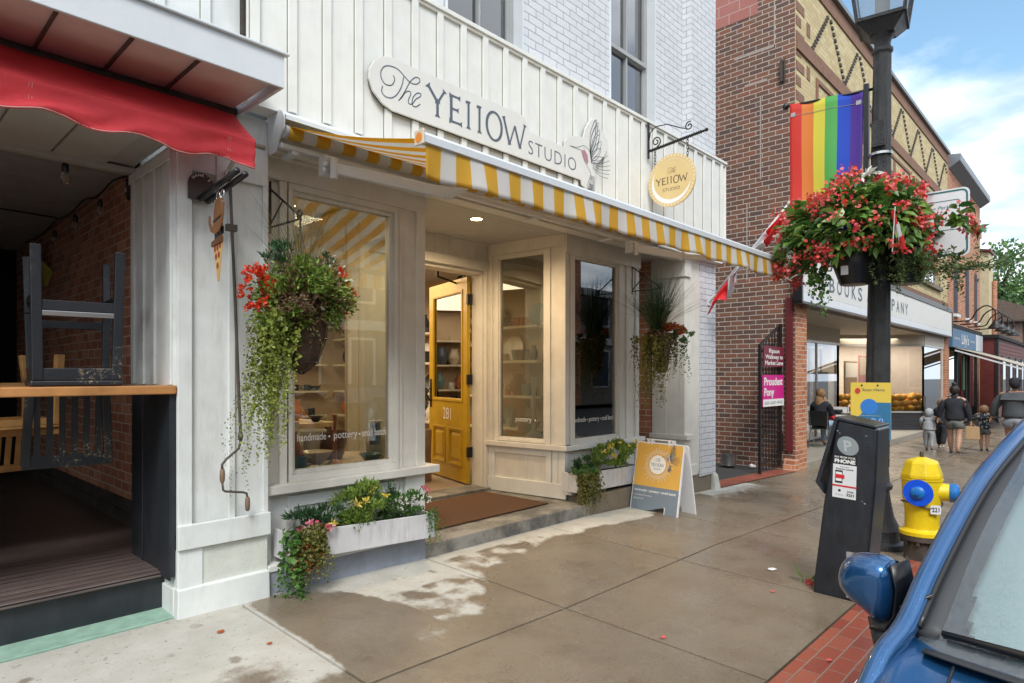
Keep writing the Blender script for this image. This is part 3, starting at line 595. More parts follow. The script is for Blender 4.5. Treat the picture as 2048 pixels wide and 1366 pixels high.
# ---------------------------------------------------------------- crank
ck = thing('awning_crank', 'long rusty crank handle hanging against the white column', 'crank', (1.7, 3.95, 2.6))
d = MB(); d.tube([(1.655, 3.94, 2.72), (1.66, 3.94, 2.60), (1.69, 3.94, 1.9), (1.722, 3.94, 1.11)], 0.010, 8); d.box(1.64, 1.70, 3.93, 3.97, 2.36, 2.40); d.build('rod', 'rust_iron', ck, smooth=False)
d = MB(); d.tube([(1.722, 3.94, 1.11), (1.722, 3.94, 1.06), (1.71, 3.935, 1.02), (1.63, 3.93, 0.96), (1.606, 3.93, 0.93), (1.606, 3.93, 0.90)], 0.008, 8); d.tube([(1.607, 3.93, 0.82), (1.612, 3.93, 0.775), (1.625, 3.93, 0.765), (1.735, 3.93, 0.745), (1.757, 3.93, 0.735), (1.76, 3.93, 0.71)], 0.007, 8); d.lathe([(0.012, 0), (0.017, 0.02), (0.012, 0.05)], (1.722, 3.94, 1.07), 10); d.build('crank_arm', 'rust_iron', ck, smooth=True)
paint('worn_wood', (0.22, 0.14, 0.09), 0.6, 0.2, 0.3)
for (x, z0, z1) in ((1.607, 0.82, 0.905), (1.762, 0.625, 0.715)):
    d = MB(); h = z1 - z0; d.lathe([(0.008, 0), (0.014, h * .12), (0.016, h * .5), (0.014, h * .88), (0.008, h)], (x, 3.93, z0), 12); d.build('handle', 'worn_wood', ck, smooth=True)
# ---------------------------------------------------------------- pizza parlour sign on its bracket
hb = thing('hanging_bracket', 'black bracket with round top plate reading HANK\'S on the white column', 'sign bracket', (1.5, 3.98, 2.6))
d = MB(); arc = [(0.075 * math.cos(a), 0.075 * math.sin(a)) for a in [R(x) for x in range(0, 181, 15)]]
d.slab([(0.075, -0.09)] + arc + [(-0.075, -0.09)], (1.505, 3.985, 2.615), (1, 0, 0), (0, 0, 1), (0, -1, 0), 0.006); d.build('back_plate', plain('sign_brown', (0.045, 0.025, 0.022), 0.4), hb)
d = MB()
for i, ch in enumerate("HANK'S"):
    a = R(140 - i * 20); text(d, ch, (1.505 + 0.052 * math.cos(a), 3.983, 2.615 + 0.052 * math.sin(a)), (math.cos(a - math.pi / 2), 0, math.sin(a - math.pi / 2)), (-math.sin(a - math.pi / 2), 0, math.cos(a - math.pi / 2)), height=0.016, align='c', bold=0.03)
d.build('lettering', 'letter_white', hb)
for (dx, z) in ((0, 2.565), (0.045, 2.555)):
    d = MB(); d.tube([(1.50 + dx, 3.99, z - .03), (1.50 + dx, 3.47, z + .025)], 0.017, 12); d.build('arm', 'black', hb, smooth=True)
for y in (3.75, 3.69):
    d = MB(); d.tube([(1.51, y + .022 * math.cos(a), 2.503 + .03 * math.sin(a)) for a in [R(x) for x in range(0, 361, 20)]], 0.004, 6); d.build('ring', 'steel', hb, smooth=True)
hs = thing('pizza_sign', 'wooden cut-out of a pizza slice under a brown cowboy hat, hung from black bars', 'hanging sign', (1.51, 3.72, 2.45))
paint('hat_brown', (0.20, 0.09, 0.035), 0.5, 0.06); paint('crust', (0.13, 0.055, 0.025), 0.5, 0.06); paint('cheese', (0.62, 0.42, 0.16), 0.5, 0.04); plain('pepperoni', (0.30, 0.04, 0.025), 0.5)
O = (1.505, 3.73, 2.26); UX = (0, -1, 0); UZ = (0, 0, 1); UN = (-1, 0, 0)
def cut(poly, name, mat, off, th=0.006): dd = MB(); dd.slab(poly, (O[0] - off, O[1], O[2]), UX, UZ, UN, th); return dd.build(name, mat, hs)
cut([(-.065, -.04), (0.065, -.02), (0.012, -.245), (-.004, -.25)], 'slice', 'cheese', 0.006)
cut([(-.078, -.045), (-.075, -.015), (0.075, 0.012), (0.08, -.01), (0.072, -.03)], 'slice_crust', 'crust', 0.012)
cut([(-.06, 0.0), (0.06, 0.02), (0.06, 0.06), (-.06, 0.05)], 'mask', 'black', 0.0)
cut([(-.062, .05), (.062, .06), (.055, .17), (.04, .225), (0.0, .235), (-.035, .215), (-.058, .15)], 'hat_crown', 'hat_brown', 0.006)
brim = [(-.105, .125), (-.098, .145), (-.085, .13), (-.082, .09), (-.05, .065), (0, .062), (.05, .08), (.075, .115), (.082, .18), (.098, .19), (.108, .175), (.1, .1), (.07, .05), (0.02, .03), (-.03, .03), (-.075, .05), (-.1, .09)]
d = MB(); ribbon(d, [(-.098, .14), (-.094, .095), (-.07, .06), (-.02, .043), (.03, .05), (.07, .08), (.09, .125), (.1, .185)], [.02, .024, .034, .04, .04, .032, .024, .02], (O[0] - .013, O[1], O[2]), UX, UZ); d.build('hat_brim', 'hat_brown', hs, solid=0.005)
cut([(-.06, .095), (.06, .115), (.06, .128), (-.06, .108)], 'hat_band', 'black', 0.0075, 0.003)
d = MB()
for (a, b) in ((-.035, -.06), (0, -.055), (.035, -.045), (-.02, -.105), (.018, -.098), (0.002, -.16)): disc(d, (O[0] - .0075, O[1] - a, O[2] + b), .014, UX, UZ, 16, .019)
d.build('toppings', 'pepperoni', hs)
d = MB()
for a in (-.022, .022):
    for sgn in (1, -1): ribbon(d, [(a - .008, .034 - .009 * sgn), (a + .008, .034 + .009 * sgn)], .004, (O[0] - .0015, O[1], O[2]), UX, UZ)
d.build('eyes', 'letter_white', hs)
# ---------------------------------------------------------------- the pottery shop
sb = thing('shop_building', 'pottery shop with cream board and batten front, bay windows and white painted brick above', 'building', (5.0, 4.3, 0))
def frame(mb, x0, x1, z0, z1, w, y0, y1):
    mb.box(x0, x1, y0, y1, z0, z0 + w); mb.box(x0, x1, y0, y1, z1 - w, z1); mb.box(x0, x0 + w, y0, y1, z0 + w, z1 - w); mb.box(x1 - w, x1, y0, y1, z0 + w, z1 - w)
# painted brick upper floor
wb = MB(); ZT = 10.0
H1 = (3.543, 4.519, 4.50, 6.9); H2 = (5.963, 6.95, 4.52, 6.9)
wb.box(1.72, H1[0], 4.12, 4.42, 3.2, ZT); wb.box(H1[1], H2[0], 4.12, 4.42, 3.2, ZT); wb.box(H2[1], 7.663, 4.12, 4.42, 3.2, ZT)
for h in (H1, H2): wb.box(h[0], h[1], 4.12, 4.42, 3.2, h[2]); wb.box(h[0], h[1], 4.12, 4.42, h[3], ZT)
wb.box(7.663, 8.36, 4.0, 4.42, 3.0, ZT); wb.build('upper_wall', 'white_brick', sb)
d = MB(); d.box(7.90, 8.36, 4.0, 4.42, 0.12, 3.0); d.box(7.93, 8.36, 4.42, 16, -0.2, ZT); d.build('brick_pier', 'white_brick', sb)
d = MB(); d.hexa([(8.25, 3.93, -0.2), (8.44, 3.93, -0.2), (8.44, 4.5, -0.2), (8.25, 4.5, -0.2)], [(8.28, 3.97, 0.12), (8.38, 3.97, 0.12), (8.38, 4.5, 0.12), (8.28, 4.5, 0.12)]); d.build('corner_stone', 'rough_white', sb, bev=0.03, seg=3)
d = MB(); d.box(1.75, 1.95, 16, 16.2, 0, ZT); d.box(1.72, 8.3, 4.42, 16, ZT - 0.2, ZT); d.build('roof', 'soffit_white', sb)
paint('window_grey', (0.36, 0.37, 0.37), 0.45, 0.03, 0.1); paint('net_curtain', (0.16, 0.17, 0.17), 0.9, 0.15, scale=20)
for h, mid in ((H1, 5.35), (H2, 5.28)):
    x0, x1, z0, z1 = h
    f = MB(); f.box(x1 - 0.018, x1 - 0.002, 4.10, 4.25, z0, z1); f.box(x0 + 0.002, x0 + 0.018, 4.10, 4.25, z0, z1); f.box(x0, x1, 4.05, 4.25, z0 - 0.06, z0 + 0.0)
    win = f.build('window', 'metal_white', sb, bev=0.003)
    f = MB(); frame(f, x0 + 0.02, x1 - 0.02, z0, z1, 0.055, 4.22, 4.28); frame(f, x0 + 0.075, x1 - 0.075, z0 + 0.055, mid, 0.035, 4.225, 4.265); frame(f, x0 + 0.075, x1 - 0.075, mid, z1 - 0.055, 0.035, 4.20, 4.245)
    f.box(x0 + .07, x1 - .07, 4.19, 4.26, mid - .02, mid + .03); xm = (x0 + x1) / 2; f.box(xm - .012, xm + .012, 4.205, 4.262, z0 + .09, z1 - .09); f.build('sash', 'window_grey', win, bev=0.003)
    f = MB(); f.box(x0 + .08, x1 - .08, 4.248, 4.252, z0 + .06, z1 - .06); f.build('pane', 'far_glass', win)
    f = MB(); f.grid(lambda u, v: (x0 + .02 + (x1 - x0 - .04) * u, 4.36 + 0.012 * math.sin(u * 90), z0 + (z1 - z0) * v), 120, 1); f.build('curtain', 'net_curtain', win, smooth=True)
# fascia
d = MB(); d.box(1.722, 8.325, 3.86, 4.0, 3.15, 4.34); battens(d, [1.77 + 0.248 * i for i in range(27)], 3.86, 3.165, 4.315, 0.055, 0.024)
d.build('fascia', ['white_board', 'grime_gap_shade'], sb)
d = MB(); d.box(1.722, 8.35, 3.825, 4.11, 4.34, 4.375); d.box(1.722, 8.345, 3.84, 3.86, 4.315, 4.34); d.box(8.325, 8.345, 3.84, 4.0, 3.13, 4.34); d.build('fascia_cap', 'white_board', sb, bev=0.003)
d = MB(); d.box(1.94, 8.33, 3.88, 4.0, 3.09, 3.148); d.box(1.94, 7.9, 4.0, 4.13, 2.95, 3.15); d.box(3.33, 8.36, 3.90, 4.0, 3.0, 3.09); d.build('header_beam', 'cream_board', sb, bev=0.003)
# recess ceiling
d = MB()
for i in range(24): d.box(3.25, 7.9, 4.135 + 0.09 * i, 4.135 + 0.09 * i + 0.087, 3.0, 3.02)
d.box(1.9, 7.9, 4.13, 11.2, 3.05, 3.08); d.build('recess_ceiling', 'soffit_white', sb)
cl = thing('downlight', 'round lit downlight in the entry ceiling', 'light', (4.29, 4.52, 3.0))
d = MB(); d.lathe([(0.055, -0.004), (0.055, -0.001)], (4.29, 4.52, 3.0), 20); d.build('lens', 'lamp_on', cl)
d = MB(); d.lathe([(0.075, -0.003), (0.058, -0.006), (0.057, 0.0), (0.075, 0.0)], (4.29, 4.52, 3.0), 24); d.build('trim_ring', 'soffit_white', cl)
pl = bpy.data.lights.new('downlight_lamp', 'SPOT'); pl.energy = 55; pl.color = (1, 0.72, 0.42); pl.shadow_soft_size = 0.06; pl.spot_size = R(165); pl.spot_blend = 0.6
po = bpy.data.objects.new('downlight_lamp', pl); COL.objects.link(po); po.location = (0, 0, -0.02); po.parent = cl
# ---- left bay
d = MB(); d.box(1.95, 3.30, 4.14, 4.22, 0.22, 0.68); d.box(2.13, 3.06, 4.12, 4.14, 0.56, 0.64); d.box(1.95, 2.0, 4.10, 4.14, 0.22, 0.68); d.box(2.11, 2.17, 4.115, 4.14, 0.22, 0.56); d.box(3.03, 3.09, 4.115, 4.14, 0.22, 0.56); d.box(3.12, 3.32, 4.11, 4.14, 0.22, 0.68)
for x in (2.45, 2.76): d.box(x - .003, x + .003, 4.137, 4.143, 0.22, 0.56)
d.build('left_bay_panel', 'white_board', sb, bev=0.003)
d = MB(); d.box(1.93, 3.30, 3.99, 4.2, 0.185, 0.225); d.build('base_ledge', 'white_board', sb, bev=0.004)
d = MB(); d.box(1.926, 3.235, 4.0, 4.2, -0.1, 0.184); d.build('grey_base', 'grey_found', sb)
d = MB(); d.box(1.935, 3.42, 4.04, 4.16, 0.675, 0.735); d.box(3.33, 3.42, 4.16, 4.5, 0.675, 0.735); d.build('window_sill', 'cream_board', sb, bev=0.005)
d = MB(); d.box(1.94, 2.12, 4.15, 4.22, 0.735, 2.95); d.box(2.07, 2.135, 4.12, 4.15, 0.735, 2.80); d.box(1.94, 2.0, 4.13, 4.15, 0.735, 2.95)
d.box(3.06, 3.30, 4.14, 4.24, 0.735, 2.84); d.box(3.06, 3.10, 4.12, 4.14, 0.735, 2.80); d.box(3.24, 3.325, 4.115, 4.14, 0.735, 2.84); d.box(3.30, 3.325, 4.14, 4.3, 0.735, 2.84)
d.box(1.94, 3.33, 4.10, 4.2, 2.80, 2.95); d.box(1.935, 3.335, 4.06, 4.12, 2.93, 3.08)
# splayed return of the left bay
d.hexa([(3.30, 4.24, 0.14), (3.325, 4.24, 0.14), (3.55, 5.35, 0.14), (3.50, 5.35, 0.14)], [(3.30, 4.24, 0.70), (3.325, 4.24, 0.70), (3.55, 5.35, 0.70), (3.50, 5.35, 0.70)])
d.hexa([(3.30, 4.24, 2.75), (3.325, 4.24, 2.75), (3.55, 5.35, 2.75), (3.50, 5.35, 2.75)], [(3.30, 4.24, 3.0), (3.325, 4.24, 3.0), (3.55, 5.35, 3.0), (3.50, 5.35, 3.0)])
d.hexa([(3.30, 4.24, 0.70), (3.325, 4.24, 0.70), (3.355, 4.4, 0.70), (3.33, 4.4, 0.70)], [(3.30, 4.24, 2.75), (3.325, 4.24, 2.75), (3.355, 4.4, 2.75), (3.33, 4.4, 2.75)])
d.hexa([(3.46, 5.2, 0.70), (3.52, 5.2, 0.70), (3.55, 5.35, 0.70), (3.50, 5.35, 0.70)], [(3.46, 5.2, 2.75), (3.52, 5.2, 2.75), (3.55, 5.35, 2.75), (3.50, 5.35, 2.75)])
d.build('left_bay_frame', 'cream_board', sb, bev=0.003)
f = MB(); frame(f, 2.12, 3.07, 0.735, 2.80, 0.045, 4.12, 4.20); frame(f, 2.165, 3.025, 0.78, 2.755, 0.03, 4.15, 4.21); win = f.build('window', 'cream_board', sb, bev=0.003)
f = MB(); f.box(2.19, 3.0, 4.176, 4.182, 0.80, 2.73); f.build('pane', 'shop_glass', win)
f = MB(); text(f, 'handmade', (2.225, 4.172, 1.005), (1, 0, 0.0), (0, 0, 1), height=0.055, width=0.225); text(f, 'pottery', (2.515, 4.172, 1.005), (1, 0, 0), (0, 0, 1), height=0.055, width=0.20); text(f, 'small batch', (2.755, 4.172, 1.005), (1, 0, 0), (0, 0, 1), height=0.055, width=0.22)
for x in (2.477, 2.735): disc(f, (x, 4.172, 1.025), 0.008, (1, 0, 0), (0, 0, 1), 12)
f.build('lettering', 'letter_white', win)
f = MB(); f.box(2.83, 2.93, 4.184, 4.186, 0.93, 1.10); f.build('notice', plain('paper', (0.6, 0.6, 0.58), 0.8), win)
# ---- entry: step, threshold, floor
d = MB(); d.hexa([(3.235, 4.0, -0.1), (5.43, 4.0, -0.1), (5.43, 5.5, -0.1), (3.235, 5.5, -0.1)], [(3.235, 4.0, 0.115), (5.43, 4.0, 0.118), (5.43, 5.36, 0.125), (3.235, 5.36, 0.125)])
d.build('entry_step', 'step_stone', sb, bev=0.008)
d = MB(); d.box(3.5, 5.26, 5.30, 5.62, 0.10, 0.158); d.build('threshold', 'step_stone', sb, bev=0.006)
d = MB(); d.box(1.95, 6.95, 5.62, 11.2, 0.10, 0.15); d.box(1.95, 3.4, 4.2, 5.62, 0.10, 0.15); d.box(5.45, 6.95, 4.35, 5.62, 0.1, 0.15); d.build('shop_floor', 'int_floor', sb)
dm = thing('door_mat', 'large brown coir door mat on the entry step', 'door mat', (4.4, 4.75, 0.125))
m, t, p, o = newmat('coir'); a = ramp(t, ntex(t, 220, 3, 0.7), 0.35, 0.7, (0.07, 0.032, 0.014), (0.21, 0.10, 0.042)); t.links.new(a, p.inputs['Base Color']); p.inputs['Roughness'].default_value = 0.95; bump(t, p, ntex(t, 320, 2), 1.0, 0.01)
d = MB(); d.hexa([(3.42, 4.28, 0.121), (5.12, 4.30, 0.123), (5.10, 5.24, 0.126), (3.45, 5.2, 0.126)], [(3.42, 4.28, 0.136), (5.12, 4.30, 0.138), (5.10, 5.24, 0.141), (3.45, 5.2, 0.141)]); d.build('mat', 'coir', dm, bev=0.006)
# ---- door wall
d = MB(); d.box(3.5, 5.30, 5.36, 5.56, 2.70, 3.02); d.box(3.5, 4.0, 5.36, 5.56, 0.15, 2.70)
for x in [3.62 + 0.21 * i for i in range(8)]: d.box(x - .003, x + .003, 5.352, 5.362, 2.82, 2.99)
d.box(3.5, 5.29, 5.335, 5.36, 2.70, 2.80); d.box(3.5, 5.29, 5.33, 5.36, 2.985, 3.03); d.build('door_wall', 'cream_board', sb, bev=0.003)
f = MB(); f.box(5.235, 5.30, 5.345, 5.60, 0.155, 2.70); f.box(5.225, 5.235, 5.40, 5.46, 0.155, 2.69); f.box(4.0, 5.235, 5.40, 5.60, 2.66, 2.70); f.box(4.0, 4.04, 5.36, 5.60, 0.155, 2.66); f.build('door_frame', 'cream_board', sb, bev=0.003)
paint('door_yellow', (0.50, 0.31, 0.012), 0.38, 0.06, 0.12, (0.2, 0.1, 0.01), coat=0.2)
DM = Matrix.Translation((5.215, 5.60, 0)) @ Matrix.Rotation(R(74), 4, 'Z')
DW, Z0, Z1 = 1.13, 0.17, 2.65
f = MB(); f.box(0, 0.13, 0, .045, Z0, Z1); f.box(DW - .13, DW, 0, .045, Z0, Z1); f.box(.13, DW - .13, 0, .045, Z0, .36); f.box(.13, DW - .13, 0, .045, .82, 1.16); f.box(.13, DW - .13, 0, .045, 2.50, Z1); f.box(DW / 2 - .05, DW / 2 + .05, 0, .045, .36, .82)
f.box(.13, DW - .13, .012, .033, .36, .82); f.xf(DM); dr = f.build('door', 'door_yellow', sb, bev=0.003)
f = MB()
for (a, b) in ((.13, DW / 2 - .05), (DW / 2 + .05, DW - .13)):
    for k, (q, h) in enumerate(((0.0, .050), (.018, .040))): frame(f, a + q, b - q, .36 + q, .82 - q, .018, .030, .045 + .012 - k * .006)
    f.hexa([(a + .06, .033, .42), (b - .06, .033, .42), (b - .06, .033, .76), (a + .06, .033, .76)], [(a + .09, .046, .45), (b - .09, .046, .45), (b - .09, .046, .73), (a + .09, .046, .73)])
frame(f, .115, DW - .115, 1.145, 2.515, .03, .035, .056); frame(f, .135, DW - .135, 1.165, 2.495, .02, .03, .050)
f.xf(DM); f.build('moulding', 'door_yellow', dr, bev=0.003)
f = MB(); f.box(.14, DW - .14, .02, .026, 1.16, 2.50); f.xf(DM); f.build('pane', 'shop_glass', dr)
f = MB(); text(f, '281', (.68, .0475, .915), (-1, 0, 0), (0, 0, 1), height=.15, width=.235, bold=0.0); f.xf(DM); f.build('number', 'letter_white', dr)
for z in (.55, 1.42, 2.38):
    f = MB(); f.box(-.03, .012, -.012, .05, z - .06, z + .06); f.tube([(-.012, -.012, z - .065), (-.012, -.012, z + .065)], .009); f.xf(DM); f.build('hinge', 'black_iron', dr, bev=0.002)
f = MB(); f.box(DW - .09, DW - .03, .045, .05, 1.05, 1.42); f.tube([(DW - .06, .05, 1.3), (DW - .06, .10, 1.28), (DW - .06, .105, 1.2), (DW - .06, .05, 1.12)], .01); f.ball((DW - .06, -.04, 1.15), .03); f.xf(DM); f.build('handle', 'black_iron', dr)
f = MB(); f.bar((4.95, 5.9, 2.66), (5.3, 5.9, 2.60), .02); f.bar((4.95, 5.9, 2.66), (4.95, 5.9, 2.74), .03); f.build('closer', 'black_iron', sb)
# ---- splayed side of the right bay
SM = Matrix.Translation((5.27, 5.35, 0)) @ Matrix.Rotation(math.atan2(-0.9935, 0.1136), 4, 'Z'); SL = 1.055
d = MB(); d.box(0, .13, 0.02, .10, .71, 2.92); d.box(.80, SL, .02, .10, .71, 2.92); d.box(.13, .80, .02, .10, 2.86, 2.92); d.box(0, .06, 0, .02, .71, 2.92)
d.box(.81, .87, 0, .02, .71, 2.86); d.box(.96, SL + .015, -.005, .02, .71, 2.86); d.box(0, SL + .01, -.01, .10, 2.875, 3.02); d.box(0, SL, .02, .1, .13, .66)
d.xf(SM); d.build('right_bay_side', 'cream_board', sb, bev=0.003)
d = MB(); d.box(-.01, SL + .06, -.05, .10, .655, .71); d.xf(SM); d.build('side_sill', 'cream_board', sb, bev=0.005)
d = MB(); d.box(0, SL + .02, -.01, .02, .13, .29); d.box(.09, .81, 0.003, .02, .575, .655); d.box(0, .09, 0, .02, .29, .655); d.box(.81, .88, 0, .02, .29, .655); d.box(.90, .96, 0.004, .02, .29, .655); d.box(.99, SL + .01, -.004, .02, .29, .655)
for x in (.25, .53): d.box(x - .003, x + .003, .016, .023, .29, .575)
d.xf(SM); d.build('side_panel', 'white_board', sb, bev=0.003)
f = MB(); frame(f, .115, .815, .715, 2.86, .03, .005, .07); frame(f, .14, .79, .74, 2.84, .022, .02, .075); f.xf(SM); win = f.build('window', 'cream_board', sb, bev=0.003)
f = MB(); f.box(.155, .775, .045, .05, .755, 2.82); f.xf(SM); f.build('pane', 'shop_glass', win)
f = MB(); text(f, 'pottery', (.37, .042, .945), (1, 0, 0), (0, 0, 1), height=.055, width=.225); disc(f, (.645, .042, .965), .010, (1, 0, 0), (0, 0, 1), 12); f.xf(SM); f.build('lettering', 'letter_white', win)
# ---- front of the right bay
d = MB(); d.box(5.40, 5.55, 4.32, 4.42, .71, 2.92); d.box(6.47, 6.86, 4.32, 4.42, .71, 2.92); d.box(5.39, 6.875, 4.27, 4.42, 2.80, 3.02)
d.box(5.385, 5.45, 4.30, 4.32, .71, 2.80); d.box(5.50, 5.56, 4.305, 4.32, .71, 2.80); d.box(6.47, 6.52, 4.30, 4.32, .71, 2.80); d.box(6.60, 6.66, 4.30, 4.32, .71, 2.80); d.box(6.80, 6.872, 4.295, 4.32, .3, 2.80); d.box(6.84, 6.872, 4.32, 5.6, .13, 3.0)
d.box(5.39, 6.86, 4.32, 4.42, .20, .66); d.build('right_bay_frame', 'cream_board', sb, bev=0.003)
d = MB(); d.box(5.37, 6.93, 4.24, 4.34, .655, .71); d.box(6.875, 6.93, 4.34, 4.5, .655, .71); d.box(5.38, 6.88, 4.29, 4.32, .20, .29); d.box(5.385, 5.45, 4.30, 4.32, .29, .655); d.box(5.38, 7.0, 4.20, 4.32, .185, .225); d.build('right_sill', 'white_board', sb, bev=0.005)
f = MB(); frame(f, 5.54, 6.48, .71, 2.82, .035, 4.30, 4.38); frame(f, 5.57, 6.45, .74, 2.79, .028, 4.33, 4.39); win = f.build('window', 'cream_board', sb, bev=0.003)
f = MB(); f.box(5.595, 6.425, 4.355, 4.361, .765, 2.765); f.build('pane', 'shop_glass', win)
f = MB(); text(f, 'handmade', (5.60, 4.351, .945), (1, 0, 0), (0, 0, 1), height=.055, width=.24); text(f, 'pottery', (5.90, 4.351, .945), (1, 0, 0), (0, 0, 1), height=.055, width=.20); text(f, 'small batch', (6.15, 4.351, .945), (1, 0, 0), (0, 0, 1), height=.055, width=.25)
for x in (5.865, 6.125): disc(f, (x, 4.351, .965), .008, (1, 0, 0), (0, 0, 1), 12)
f.build('lettering', 'letter_white', win)
f = MB(); f.box(5.43, 7.05, 4.02, 4.3, -.2, .184); f.box(7.45, 8.28, 4.02, 4.3, -.25, .16); f.build('stone_base', 'tan_found', sb, bev=0.01)
# ---- recess to the upstairs door, column on the right
d = MB(); d.box(7.52, 7.54, 4.46, 5.6, .1, 3.0); d.box(6.88, 7.54, 5.6, 5.7, .1, 3.0); d.build('recess_brick', 'patio_brick', sb)
d = MB(); d.box(6.87, 7.52, 4.25, 5.6, -.1, .16); d.build('side_step', 'tan_found', sb)
d = MB(); d.box(7.50, 7.90, 4.02, 4.48, .16, 3.0)
d.box(7.485, 7.50, 4.07, 4.48, .66, 2.74); d.box(7.478, 7.49, 4.02, 4.075, .2, 2.74); d.box(7.478, 7.60, 4.0, 4.02, .2, 2.74); d.box(7.60, 7.90, 4.008, 4.02, .2, 3.0); d.box(7.46, 7.62, 3.98, 4.48, 2.74, 3.0)
d.box(7.48, 7.50, 4.265, 4.275, .7, 2.74); d.box(7.44, 7.64, 3.95, 4.50, .64, .70); d.box(7.47, 7.8, 3.985, 4.48, .16, .30)
d.build('right_column', 'cream_board', sb, bev=0.003)
# ---- interior
d = MB(); d.box(1.93, 1.95, 4.2, 11.2, .1, 3.1); d.box(6.95, 7.0, 5.62, 11.2, .1, 3.1); d.box(1.9, 7.0, 11.15, 11.2, .1, 3.1); d.box(3.5, 4.0, 5.57, 5.6, .15, 3.0); d.box(5.31, 6.95, 5.58, 5.62, 2.9, 3.0); d.build('interior_wall', 'int_wall', sb)
d = MB(); d.box(1.96, 3.36, 4.22, 5.2, .60, .76); d.box(5.52, 6.85, 4.40, 5.2, .60, .74); d.build('display_platform', 'int_wood', sb)
il = bpy.data.lights.new('shop_ceiling_light', 'AREA'); il.energy = 40; il.size = 2.6; il.color = (1, 0.78, 0.52)
for k, (x, y) in enumerate(((4.6, 7.2), (4.4, 9.6), (2.6, 5.0))):
    tr = thing('track_light', ['spotlight over the middle of the shop', 'spotlight at the back of the shop', 'spotlight above the left bay window display'][k], 'light', (x, y, 3.0))
    d = MB(); d.lathe([(.02, 0), (.02, -.05), (.045, -.06), (.05, -.15)], (x, y, 3.04), 12); d.build('lamp_body', 'shelf_cream', tr)
    d = MB(); d.lathe([(.042, -.151), (.042, -.153)], (x, y, 3.04), 12); d.build('lens', 'lamp_on', tr)
    lo = bpy.data.objects.new('track_light_lamp', il); COL.objects.link(lo); lo.location = (0, 0, -.22); lo.parent = tr
bpy.data.objects['track_light_lamp.002'].data = il.copy(); bpy.data.objects['track_light_lamp.002'].data.energy = 9; bpy.data.objects['track_light_lamp.002'].data.size = 0.4
# shelves along the right hand wall with pottery
PP = {'mug': [(.04, 0), (.045, .01), (.045, .09), (.038, .09), (.036, .015)], 'bowl': [(.03, 0), (.05, .02), (.09, .07), (.085, .07), (.045, .025)], 'vase': [(.035, 0), (.06, .05), (.065, .12), (.03, .19), (.035, .22), (.028, .22)],
      'jug': [(.05, 0), (.085, .06), (.09, .13), (.06, .2), (.065, .24), (.058, .24)], 'plate': [(.06, 0), (.12, .012), (.125, .02), (.06, .006)], 'pot': [(.05, 0), (.07, .08), (.075, .13), (.068, .13), (.06, .02)], 'candlestick': [(.07, 0), (.06, .02), (.02, .05), (.014, .2), (.025, .22), (.016, .24), (.016, .42), (.024, .44)]}
PC = {'cream': (.55, .48, .36), 'slate': (.07, .09, .12), 'brown': (.14, .07, .04), 'orange': (.50, .17, .06), 'teal': (.13, .24, .25), 'white': (.7, .68, .62), 'black': (.02, .02, .022)}
for k, v in PC.items(): paint('glaze_' + k, v, 0.2, 0.12, 0.1, scale=12)
SHZ = [0.72, 1.18, 1.68, 2.17]
shn = ['lowest', 'second', 'third', 'highest']; SHN = ['lowest cream shelf', 'second shelf up', 'third shelf up', 'top shelf']
for i, z in enumerate(SHZ):
    s_ = thing('wall_shelf', 'long cream wall shelf inside the shop, the %s of four' % shn[i], 'shelf', (6.8, 8, z), 'pottery shelves in the shop')
    d = MB(); d.box(6.60, 6.95, 5.75, 11.0, z - .035, z); d.build('board', 'shelf_cream', s_, bev=0.003)
    d = MB()
    for y in (6.2, 7.4, 8.6, 9.8): d.add([(6.95, y, z - .04), (6.68, y, z - .04), (6.95, y, z - .2)], [(0, 1, 2)])
    d.build('bracket', 'shelf_cream', s_, solid=0.02)
protos = {}
def pottery(kind, colr, loc, label, rot=0, sc_=1.0, standing=False, group=None):
    key = (kind, colr)
    if key not in protos:
        d = MB(); d.lathe(PP[kind], (0, 0, 0), 20)
        if kind in ('mug', 'jug'):
            r0 = PP[kind][2][0]; hh = PP[kind][2][1]; d.tube([(r0 * .9, 0, hh * .85), (r0 + .035, 0, hh * .8), (r0 + .04, 0, hh * .45), (r0 * .9, 0, hh * .25)], .007, 6)
        protos[key] = d.build(kind, 'glaze_' + colr, None, auto=True); o = protos[key]
    else: o = protos[key].copy(); COL.objects.link(o)
    o.location = loc; o.scale = (sc_,) * 3; o.rotation_euler = (0, R(90) if standing else 0, rot)
    if standing: o.rotation_euler = (R(6), R(-78), 0)
    tag(o, label, kind if kind not in ('pot',) else 'pot', group); return o
rp = random.Random(3); used_l = {}
for i, z in enumerate(SHZ):
    y = 5.95
    while y < 10.8:
        kind = rp.choice(['mug', 'bowl', 'vase', 'jug', 'pot', 'mug', 'plate']); colr = rp.choice(list(PC)); big = rp.uniform(.9, 1.5)
        st = kind == 'plate'
        pottery(kind, colr, (6.76 if not st else 6.86, y, z + (0.001 if not st else .13 * big)), '%s glazed %s among the pottery on the %s inside the shop' % (colr, kind, SHN[i]), rp.uniform(0, 6), big, st, 'pottery on the shop shelves')
        y += rp.uniform(.11, .24)
